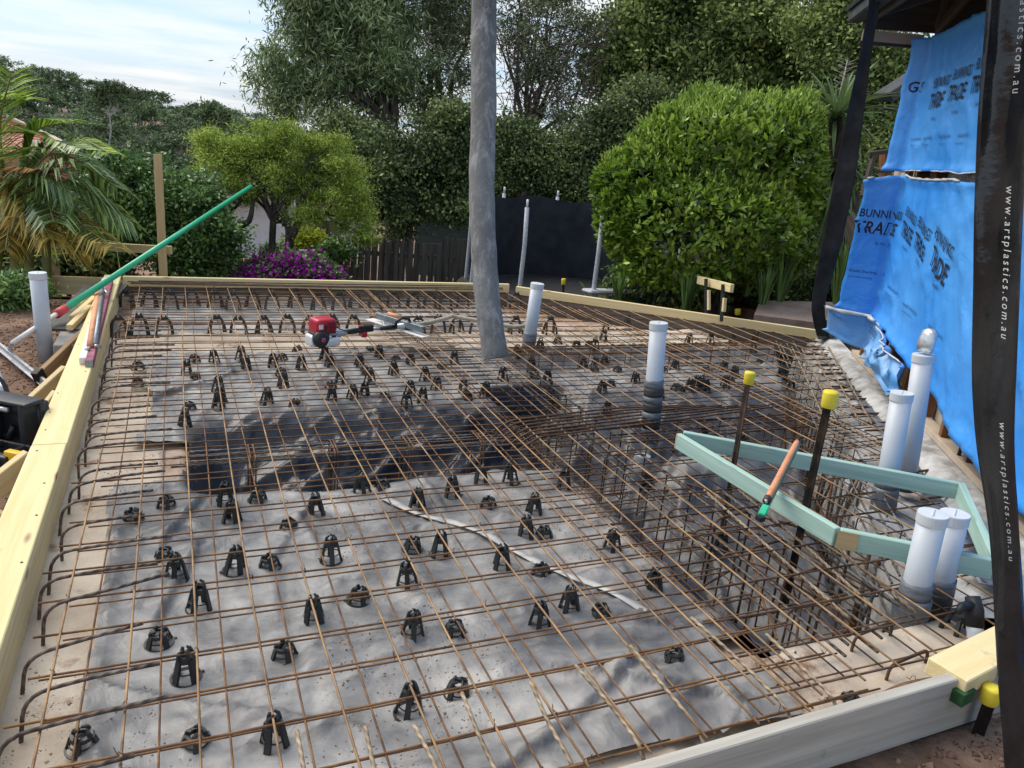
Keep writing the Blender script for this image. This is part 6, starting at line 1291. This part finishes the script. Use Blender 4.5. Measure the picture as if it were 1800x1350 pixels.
b = MB(); b.tube(smooth([yb, yb.lerp(yc, .5) + V((0.1, 0, 0)), yc], 4), [0.12] * 4 + [0.10] * 4 + [0.08], 9); b.build('trunk', M['bark'], r, True)
rosette(r, yc, 95, 31, -40, 85, 1.12); rosette(r, atD(1475, 290, 10.5), 60, 33, -70, 15, 1.05); rosette(r, atD(1462, 360, 10.6), 40, 34, -80, 5, 1.0)
fs_ = MB(); ft = atD(1490, 105, 10.4); fs_.tube([yc, ft], [0.02, 0.008], 6)
for i in range(26):
    t = 0.45 + 0.55 * i / 26; p = yc.lerp(ft, t); a = i * 2.4; fs_.tube([p, p + V((math.cos(a) * 0.14, math.sin(a) * 0.14, 0.05))], [0.005, 0.003], 4)
fs_.build('dry_flower_stalk', M['bark_pale'], r, True)
def tuft(label, px, py, D, n, seed, h=0.7, w=0.02):
    root = thing('strappy_plant', label, 'plant', gpt(px, py, D)); rn = random.Random(seed); b = MB(); base = V(root.location); base.z = atD(px, py, D).z
    for i in range(n):
        az = rn.uniform(0, 6.28); ln = h * rn.uniform(0.6, 1.2); out = rn.uniform(0.05, 0.45) * ln; d_ = V((math.cos(az), math.sin(az), 0)); s_ = V((-d_.y, d_.x, 0)) * w; p0 = base + d_ * 0.04; p1 = p0 + d_ * out * 0.4 + V((0, 0, ln * 0.6)); p2 = p0 + d_ * out + V((0, 0, ln))
        b.add([p0 - s_ / 2, p0 + s_ / 2, p1 + s_ / 2, p1 - s_ / 2, p2], [(0, 1, 2, 3), (3, 2, 4)])
    o = b.build('leaves', LM['bush'], root); return root
tuft('tall strappy plant between the black strip and the blue wrap', 1470, 535, 9.2, 70, 41, 0.75); tuft('strappy plant growing over the pink slab behind the strip', 1505, 530, 9.0, 60, 42, 0.9); tuft('grassy plant below the right side of the clipped bush', 1370, 530, 9.3, 60, 43, 0.6); tuft('grassy plant just behind the pink topped slab', 1340, 535, 9.0, 40, 44, 0.45); tuft('small agave like plant beside the loose grey pad', 1085, 525, 9.6, 30, 45, 0.3, 0.04)
tuft('dark grassy clump under the clipped bush near the black stakes', 1205, 545, 9.4, 60, 46, 0.5); tuft('dark strappy clump at the shaded fence behind the pine rail', 1310, 520, 10.3, 60, 47, 0.7)

# palm at the left
def frond(root, a, m, e, mat, ln, seed, droop=0.5, n=46):
    pts = smooth([a, m, e], 12); rn = random.Random(seed); R_ = MB(); R_.tube(pts, [0.014 * (1 - 0.8 * i / len(pts)) + 0.003 for i in range(len(pts))], 5)
    fr = R_.build('frond', M['palm_rachis'], root, True); b = MB(); N_ = len(pts)
    for k in range(n):
        t = 0.12 + 0.88 * k / n; i = min(int(t * (N_ - 1)), N_ - 2); p = pts[i].lerp(pts[i + 1], t * (N_ - 1) - i); tg = (pts[i + 1] - pts[i]).normalized(); sd = tg.cross(V((0, 0, 1))); sd = sd.normalized() if sd.length > 1e-3 else V((1, 0, 0)); upv = sd.cross(tg)
        l_ = ln * (0.45 + 1.1 * math.sin(math.pi * min(1, t * 0.9 + 0.05)) ** 0.7) * 0.75 * rn.uniform(0.85, 1.1)
        for sg in (-1, 1):
            dr = (sd * sg * 0.8 + tg * 0.75 + upv * 0.25).normalized(); mid = p + dr * l_ * 0.5 + V((0, 0, -droop * 0.12 * l_)); tip = p + dr * l_ * 0.95 + V((rn.uniform(-.02, .02), 0, -droop * l_ * 0.6)); w_ = 0.025
            wv = dr.cross(V((rn.uniform(-.4, .4), rn.uniform(-.4, .4), 1))).normalized() * w_ / 2
            b.add([p - wv * 0.4, p + wv * 0.4, mid + wv, mid - wv, tip], [(0, 1, 2, 3), (3, 2, 4)])
    o = b.build('leaflets', mat, fr); return fr
M['palm_rachis'] = pmat('palm stalk', (0.16, 0.17, 0.04), (0.28, 0.26, 0.08), 4, 0.5)
pbase = gpt(25, 560, 8.3); r = thing('palm', 'golden cane palm with arching fronds at the left edge', 'palm', pbase); pc = atD(20, 345, 8.2)
for i, (dx_, tx) in enumerate(((0, 0), (-.18, -.05), (.15, 0.1), (.3, .3))):
    b = MB(); b.tube(smooth([pbase + V((dx_, 0, 0)), pbase.lerp(pc, .5) + V((dx_, 0, 0)), pc + V((tx, 0, -0.1))], 4), 0.045, 8); b.build('cane', M['palm_rachis'], r, True)
FR = [((40, 330), (60, 235), (118, 215), 'palm_br', .42, .5), ((25, 340), (70, 265), (128, 272), 'palm', .42, .5), ((-15, 330), (-5, 240), (60, 235), 'palm_br', .42, .5), ((10, 330), (0, 220), (20, 130), 'palm_br', .42, .3), ((-20, 330), (-40, 230), (-60, 150), 'palm', .42, .3), ((30, 345), (90, 270), (170, 300), 'palm', .40, .7), ((30, 350), (90, 255), (150, 262), 'palm', .36, .6), ((60, 340), (130, 250), (195, 270), 'palm_br', .30, .6), ((30, 360), (110, 300), (215, 400), 'palm', .45, .9), ((30, 370), (120, 320), (225, 385), 'palm', .42, .9),
      ((20, 380), (90, 365), (200, 435), 'palm_y', .40, .9), ((20, 390), (70, 390), (130, 440), 'palm_y', .40, .9), ((10, 370), (40, 350), (60, 440), 'palm', .40, 1.0), ((0, 380), (20, 360), (10, 440), 'palm_y', .36, 1.0), ((10, 340), (40, 305), (75, 300), 'palm_dead', .36, .5), ((0, 350), (15, 325), (40, 325), 'palm_dead', .34, .7), ((-10, 360), (-50, 320), (-90, 380), 'palm', .42, .9), ((20, 350), (60, 300), (120, 330), 'palm', .42, .9), ((0, 345), (-20, 290), (40, 260), 'palm_br', .4, .6), ((25, 375), (100, 345), (160, 415), 'palm', .40, 1.0), ((35, 350), (120, 285), (205, 330), 'palm', .42, .8), ((-10, 370), (30, 330), (90, 420), 'palm_y', .40, 1.0), ((15, 355), (60, 315), (140, 360), 'palm', .42, .9), ((0, 390), (50, 385), (165, 450), 'palm_y', .38, .9), ((0, 300), (-25, 190), (45, 175), 'palm_br', .45, .4), ((15, 365), (70, 330), (95, 390), 'palm', .4, 1.0)]
for i, (a, m, e, mt, ln, dr) in enumerate(FR): frond(r, atD(*a, 8.2), atD(*m, 8.1 + 0.3 * math.sin(i * 2.1)), atD(*e, 8.1 + 0.5 * math.sin(i * 1.7)), LM[mt], ln, 500 + i, dr)

t_ = LM['gum'].node_tree; oi_ = t_.nodes.new('ShaderNodeObjectInfo'); hs_ = [n_ for n_ in t_.nodes if n_.type == 'HUE_SAT'][0]
mr_ = t_.nodes.new('ShaderNodeMapRange'); t_.links.new(oi_.outputs['Random'], mr_.inputs[0]); mr_.inputs[3].default_value = 0.72; mr_.inputs[4].default_value = 1.35
hs2_ = t_.nodes.new('ShaderNodeHueSaturation'); t_.links.new(mr_.outputs[0], hs2_.inputs['Value']); t_.links.new(hs_.outputs[0], hs2_.inputs['Color'])
for l_ in list(hs_.outputs[0].links):
    if l_.to_node != hs2_: to_ = l_.to_socket; t_.links.remove(l_); t_.links.new(hs2_.outputs[0], to_)
# forest on the far hillside: separate gums sharing a few crown shapes, and a mass behind
def gum_mesh(seed):
    g_ = np.random.default_rng(seed); P = []; H_ = 13.0; cs = []
    for k in range(11):
        a = g_.uniform(0, 6.28); rr_ = g_.uniform(0.3, 3.4); c = np.array((math.cos(a) * rr_, math.sin(a) * rr_, H_ * g_.uniform(0.55, 1.0) - 0.25 * rr_)); cs.append(c)
        for _ in range(4):
            cc = c + g_.normal(size=3) * np.array((0.8, 0.8, 0.35)); P.append(cc + g_.normal(size=(52, 3)) * np.array((0.48, 0.48, 0.24)))
    me = leaf_mesh('crown', np.concatenate(P), 0.55, 0.22, (0, 0, -1), 0.3, seed); me.materials.append(LM['gum'])
    mb = branchy((0, 0, -1), (0, 0, H_ * 0.4), cs, 0.28, seed, 7, 11, 0.15); tm = bpy.data.meshes.new('trunk'); tm.from_pydata(mb.v, [], mb.f); tm.materials.append(M['bark_pale']); return me, tm
GM = [gum_mesh(600 + i) for i in range(5)]
rn = random.Random(77)
def gum(px, D, sc, lab, grp):
    p = atD(px, 230, D); z = float(hz(p.x, p.y)); o = thing('gum_tree', lab, 'tree', (p.x, p.y, z), grp); o.rotation_euler = (0, 0, rn.uniform(0, 6.28)); o.scale = (sc * 1.15, sc * 1.15, sc * rn.uniform(0.9, 1.1)); cm, tm = rn.choice(GM)
    for nm, me in (('crown', cm), ('trunk', tm)): c = bpy.data.objects.new(nm, me); COL.objects.link(c); c.parent = o
for D in (110, 128, 146, 165, 185, 205, 225, 250):
    x = -60
    while x < 520:
        k_ = 0 if D < 140 else (1 if D < 215 else 2); gum(x + rn.uniform(-8, 8), D + rn.uniform(-6, 6), rn.uniform(0.75, 1.15), ('grey green gum tree at the foot of the far wooded hill', 'grey green gum tree partway up the far wooded hill', 'grey green gum tree on the skyline of the far hill')[k_], ('gum trees at the hill foot', 'gum trees partway up the hill', 'gum trees on the skyline')[k_]); x += 1352 * 6.2 / D

# more planting behind the left corner
tree('green_bush', 'dark leafy bush in the shade beneath the palm fronds', 'bush', [(40, 450, 60, 40), (120, 455, 60, 36), (190, 455, 45, 40), (-30, 450, 60, 50), (80, 480, 90, 26)], 9.9, gpt(90, 520, 9.9), atD(90, 470, 9.9), 26000, 240, 0.12, 0.08, 0.03, LM['dark'], 701, 0.04, nmain=7, ntwig=20)
tree('dense_shrub', 'dark shrub filling the gap between the palm and the glossy bush', 'shrub', [(150, 400, 60, 60), (60, 390, 70, 60), (170, 330, 40, 40), (-20, 380, 60, 70)], 10.8, gpt(120, 520, 10.8), atD(120, 450, 10.8), 24000, 220, 0.14, 0.08, 0.035, LM['bush'], 711, 0.04, nmain=7, ntwig=20)

# small site things at the front right
q = at(1672, 1135, -0.16); J = MB()
for k in range(5):
    a = k * 1.2566; J.tube([q + V((0.065 * math.cos(a), 0.065 * math.sin(a), 0)), q + V((0.055 * math.cos(a), 0.055 * math.sin(a), 0.10)), q + V((0.03 * math.cos(a), 0.03 * math.sin(a), 0.145))], 0.011, 5)
J.lathe([(0.02, 0.13), (0.045, 0.13), (0.04, 0.155), (0.02, 0.155)], q, 12); tag(J.build('bar_chair', M['chair']), 'big many legged black bar chair beside the paired white pipes', 'bar chair')
q = at(1712, 1150, -0.1); r = thing('tap_riser', 'short grey riser with a black taped top by the timber offcut', 'pipe', q)
b = MB(); b.tube([q, q + V((0.02, 0.03, 0.07)), q + V((0.03, 0.05, 0.10))], [0.030, 0.030, 0.032], 12); b.build('riser', M['pvc'], r, True)
b = MB(); b.tube([q + V((0.028, 0.046, 0.09)), q + V((0.04, 0.07, 0.15)), q + V((0.05, 0.10, 0.19))], [0.035, 0.033, 0.028], 12); b.tube([q + V((0.04, 0.08, 0.165)), q + V((-0.03, 0.08, 0.17)), q + V((-0.06, 0.07, 0.155))], [0.022, 0.018, 0.012], 8); b.build('taped_valve', M['strip_grey'], r, True)
q = at(1600, 1238, -0.06); b = MB(); b.tube(smooth([q + V((-0.10, -0.05, -0.02)), q + V((-0.08, 0.03, 0.0)), q + V((0.02, 0.05, 0.01)), q + V((0.14, 0.06, 0.0)), q + V((0.24, 0.05, 0.0))], 5), 0.028, 8, flat=0.7); tag(b.build('cloth_roll', pmat('brown sacking', (0.10, 0.055, 0.03), (0.24, 0.15, 0.09), 12, 0.95, 0.9, 50), None, True), 'rolled brown sacking tucked behind the near form board', 'cloth')
q = at(1345, 1176, -0.40); b = MB(); b.box(q, (0.07, 0.03, 0.012)); b.box(q + V((0.05, 0.01, 0.0)), (0.05, 0.035, 0.012)); tag(b.build('orange_plug', M['orange_mark'], None, False, 0.003, 1), 'bright orange plastic scrap down in the black trench hole', 'plastic scrap')
# grey flashing lying along the rim
pts = [wall(-1.15, -0.055, 0.30), wall(-0.6, -0.05, 0.26), wall(0.0, -0.045, 0.25), wall(0.8, -0.04, 0.22), wall(1.6, -0.04, 0.20), wall(2.4, -0.04, 0.18)]
ribbon('flashing_strip', pts, 0.10, M['tape_grey'], 'long grey flashing strip lying along the rough white rim', 'flashing strip', wob=0.012)
# soil crumbs trodden onto the plastic, and gravel on the dirt at the left
def stones(name, P, smin, smax, mat, seed):
    g_ = np.random.default_rng(seed); n = len(P); tet = np.array([(1, 0, -.4), (-.5, .87, -.4), (-.5, -.87, -.4), (0.1, 0, .7)]); F = [(0, 2, 1), (0, 1, 3), (1, 2, 3), (2, 0, 3)]
    sc = g_.uniform(smin, smax, (n, 1, 1)) * np.exp(g_.normal(size=(n, 1, 1)) * 0.35); an = g_.uniform(0, 6.28, n); c_, s_ = np.cos(an), np.sin(an)
    R_ = np.zeros((n, 3, 3)); R_[:, 0, 0] = c_; R_[:, 0, 1] = -s_; R_[:, 1, 0] = s_; R_[:, 1, 1] = c_; R_[:, 2, 2] = g_.uniform(0.6, 1.0, n)
    vs = np.einsum('nij,kj->nki', R_, tet) * sc + P[:, None, :]; co = vs.reshape(-1, 3); q_ = (np.arange(n)[:, None, None] * 4 + np.array(F)[None]).reshape(-1, 3)
    me = bpy.data.meshes.new(name); fill(me, co, q_); o = link(name, me, mat); o['kind'] = 'stuff'; return o
g_ = np.random.default_rng(801); n = 17000
x = g_.uniform(-0.5, 2.1, n); y = g_.uniform(1.5, 6.1, n); kz = fbm(x * 1.5, y * 1.5, 803, 4) + 0.25 * (x < -0.1) ; k_ = kz > 0.18
x, y = x[k_], y[k_]; z = hsub(x, y) + folds(x, y) + 0.008; k_ = z > -0.16
tag(stones('soil_crumbs', np.stack([x, y, z], -1)[k_], 0.0015, 0.0045, M['soil'], 805), 'reddish soil crumbs scattered over the grey plastic', 'soil')
n = 12000; x = g_.uniform(-3.2, -0.72, n); y = g_.uniform(2.5, 8.6, n); tag(stones('gravel', np.stack([x, y, gz(x, y) + 0.004], -1), 0.004, 0.016, M['dirt'], 807), 'loose reddish gravel on the dirt left of the plank', 'gravel')
n = 1500; x = g_.uniform(1.6, 3.4, n); y = g_.uniform(0.5, 1.32, n); tag(stones('gravel', np.stack([x, y, gz(x, y) + 0.004], -1), 0.005, 0.018, M['dirt'], 809), 'loose stony dirt in front of the near form board', 'gravel')

# nail heads on the form planks
nm_ = MB(); nm_.lathe([(0.0045, 0), (0.005, 0.0015), (0.001, 0.002)], n=8); nme = bpy.data.meshes.new('nail'); nme.from_pydata(nm_.v, [], nm_.f); nme.materials.append(M['steel_dark'])
pl_ = bpy.data.objects['form_plank']; rn = random.Random(17)
for i in range(20):
    o = bpy.data.objects.new('nail', nme); COL.objects.link(o); o.parent = pl_; o.location = V((-0.607 + rn.choice((-.05, .045)) + rn.uniform(-.012, .012), 1.9 + 0.33 * i + rn.uniform(-.08, .08), 0.0602)) - V(pl_.location)
# wire ties at bar crossings
J = MB(); rn = random.Random(91)
for i in range(330):
    x_ = -0.39 + 0.2 * rn.randrange(13) if rn.random() < 0.6 else 1.71 + 0.2 * rn.randrange(12); y_ = 1.49 + 0.2 * rn.randrange(26)
    if dwall(x_, y_) > 1.6: continue
    c_ = V((x_, y_, sag(x_, y_))); a_ = rn.uniform(0, 3.14); u_ = V((math.cos(a_), math.sin(a_), 0)) * 0.010
    J.tube([c_ - u_ + V((0, 0, -0.006)), c_ - u_ * .6 + V((0, 0, 0.009)), c_ + u_ * .6 + V((0, 0, 0.009)), c_ + u_ + V((0, 0, -0.006)), c_ + u_ * 2.6 + V((0, 0, rn.uniform(-.004, .016)))], 0.0013, 4)
o = J.build('tie_wires', M['rust_dark']); tag(o, 'twisted wire ties at the bar crossings of the mesh', 'tie wire', None, 'stuff')
# dark undergrowth beneath and behind the clipped bush, and in the shade right of it
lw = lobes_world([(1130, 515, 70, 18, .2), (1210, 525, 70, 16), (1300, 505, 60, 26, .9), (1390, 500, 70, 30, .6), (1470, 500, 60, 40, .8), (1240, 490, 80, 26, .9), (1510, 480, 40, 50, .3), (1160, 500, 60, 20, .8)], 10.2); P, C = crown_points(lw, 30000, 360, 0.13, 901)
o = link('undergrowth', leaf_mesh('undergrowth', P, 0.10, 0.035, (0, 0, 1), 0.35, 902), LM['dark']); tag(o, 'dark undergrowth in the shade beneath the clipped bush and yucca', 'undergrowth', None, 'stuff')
# pale trunked gums standing out on the near face of the hill
tree('gum_tree', 'pale trunked gum standing out on the hillside left of the tall willowy tree', 'tree', [(375, 190, 18, 10), (394, 198, 15, 8), (355, 200, 15, 8), (384, 212, 12, 7), (366, 215, 10, 6), (398, 214, 9, 5)], 100, gpt(377, 262, 100) + V((0, 0, 4)), atD(376, 222, 100), 3400, 80, 0.36, 0.5, 0.16, LM['gum'], 911, 0.18, bark='bark_pale', nmain=7, ntwig=24)
tree('gum_tree', 'tall many stemmed gum with pale limbs on the far hill skyline', 'tree', [(195, 152, 20, 11), (217, 160, 17, 9), (174, 163, 17, 9), (206, 174, 13, 8), (184, 180, 12, 8), (222, 178, 10, 6), (166, 178, 9, 6)], 110, gpt(192, 240, 110) + V((0, 0, 6)), atD(193, 205, 110), 3600, 90, 0.38, 0.5, 0.16, LM['gum'], 915, 0.17, bark='bark_pale', nmain=10, ntwig=24)

# ------------------------------------------------------------------ labels that single out the repeats
ORD = ['first', 'second', 'third', 'fourth', 'fifth', 'sixth', 'seventh', 'eighth', 'ninth', 'tenth', 'eleventh', 'twelfth', 'thirteenth', 'fourteenth', 'fifteenth', 'sixteenth', 'seventeenth', 'eighteenth', 'nineteenth', 'twentieth']
ORD += ['twenty-' + o for o in ORD[:9]] + ['thirtieth']; ORD += ['thirty-' + o for o in ORD[:9]] + ['fortieth']
def members(gp): return [o for o in SC.objects if o.parent is None and o.get('group') == gp]
def line_labels(gp, fmt, key):
    for i, o in enumerate(sorted(members(gp), key=key)): o['label'] = fmt.format(ORD[i])
def row_labels(gp, fmt, gap=0.16):
    ms = sorted(members(gp), key=lambda o: o.location.y); rows = []
    for o in ms:
        if rows and o.location.y - rows[-1][0].location.y < gap: rows[-1].append(o)
        else: rows.append([o])
    for ri, r_ in enumerate(rows):
        for i, o in enumerate(sorted(r_, key=lambda o: o.location.x)): o['label'] = fmt.format(ORD[i], ORD[ri])
row_labels('tall chairs on the front plastic', 'tall black bar chair, {0} from the left in the {1} row from the near form')
row_labels('low chairs on the front plastic', 'low black bar chair, {0} from the left in the {1} row from the near form')
row_labels('tall chairs behind the trench', 'tall black bar chair, {0} from the left, {1} row behind the dark left trench')
row_labels('low chairs behind the trench', 'low black bar chair, {0} from the left, {1} row behind the dark left trench')
row_labels('tall chairs right of the hose', 'tall black bar chair right of the hose, {0} from the left in the {1} row', 0.4)
row_labels('low chairs right of the hose', 'low black bar chair right of the hose, {0} from the left in the {1} row', 0.5)
line_labels('chairs in the left trench', 'black bar chair low in the dark left trench, {0} from the left', lambda o: o.location.x)
line_labels('back row of arched chairs', 'arched black chair along the far form board, {0} from the left', lambda o: o.location.x)
line_labels('second row of arched chairs', 'arched black chair in the row before the far form, {0} from the left', lambda o: o.location.x)
fy = lambda o: o.data.vertices[0].co.y; fx = lambda o: o.data.vertices[0].co.x
line_labels('starter bars along the left edge', 'brown ribbed bar hooked over beside the left plank, {0} from the near end', fy)
line_labels('starter bars along the near edge', 'tan ribbed bar bent in from the near footing, {0} from the left', fx)
line_labels('dowels in the concrete rim', 'stubby dark dowel in the white concrete rim, {0} from the near end', fy)
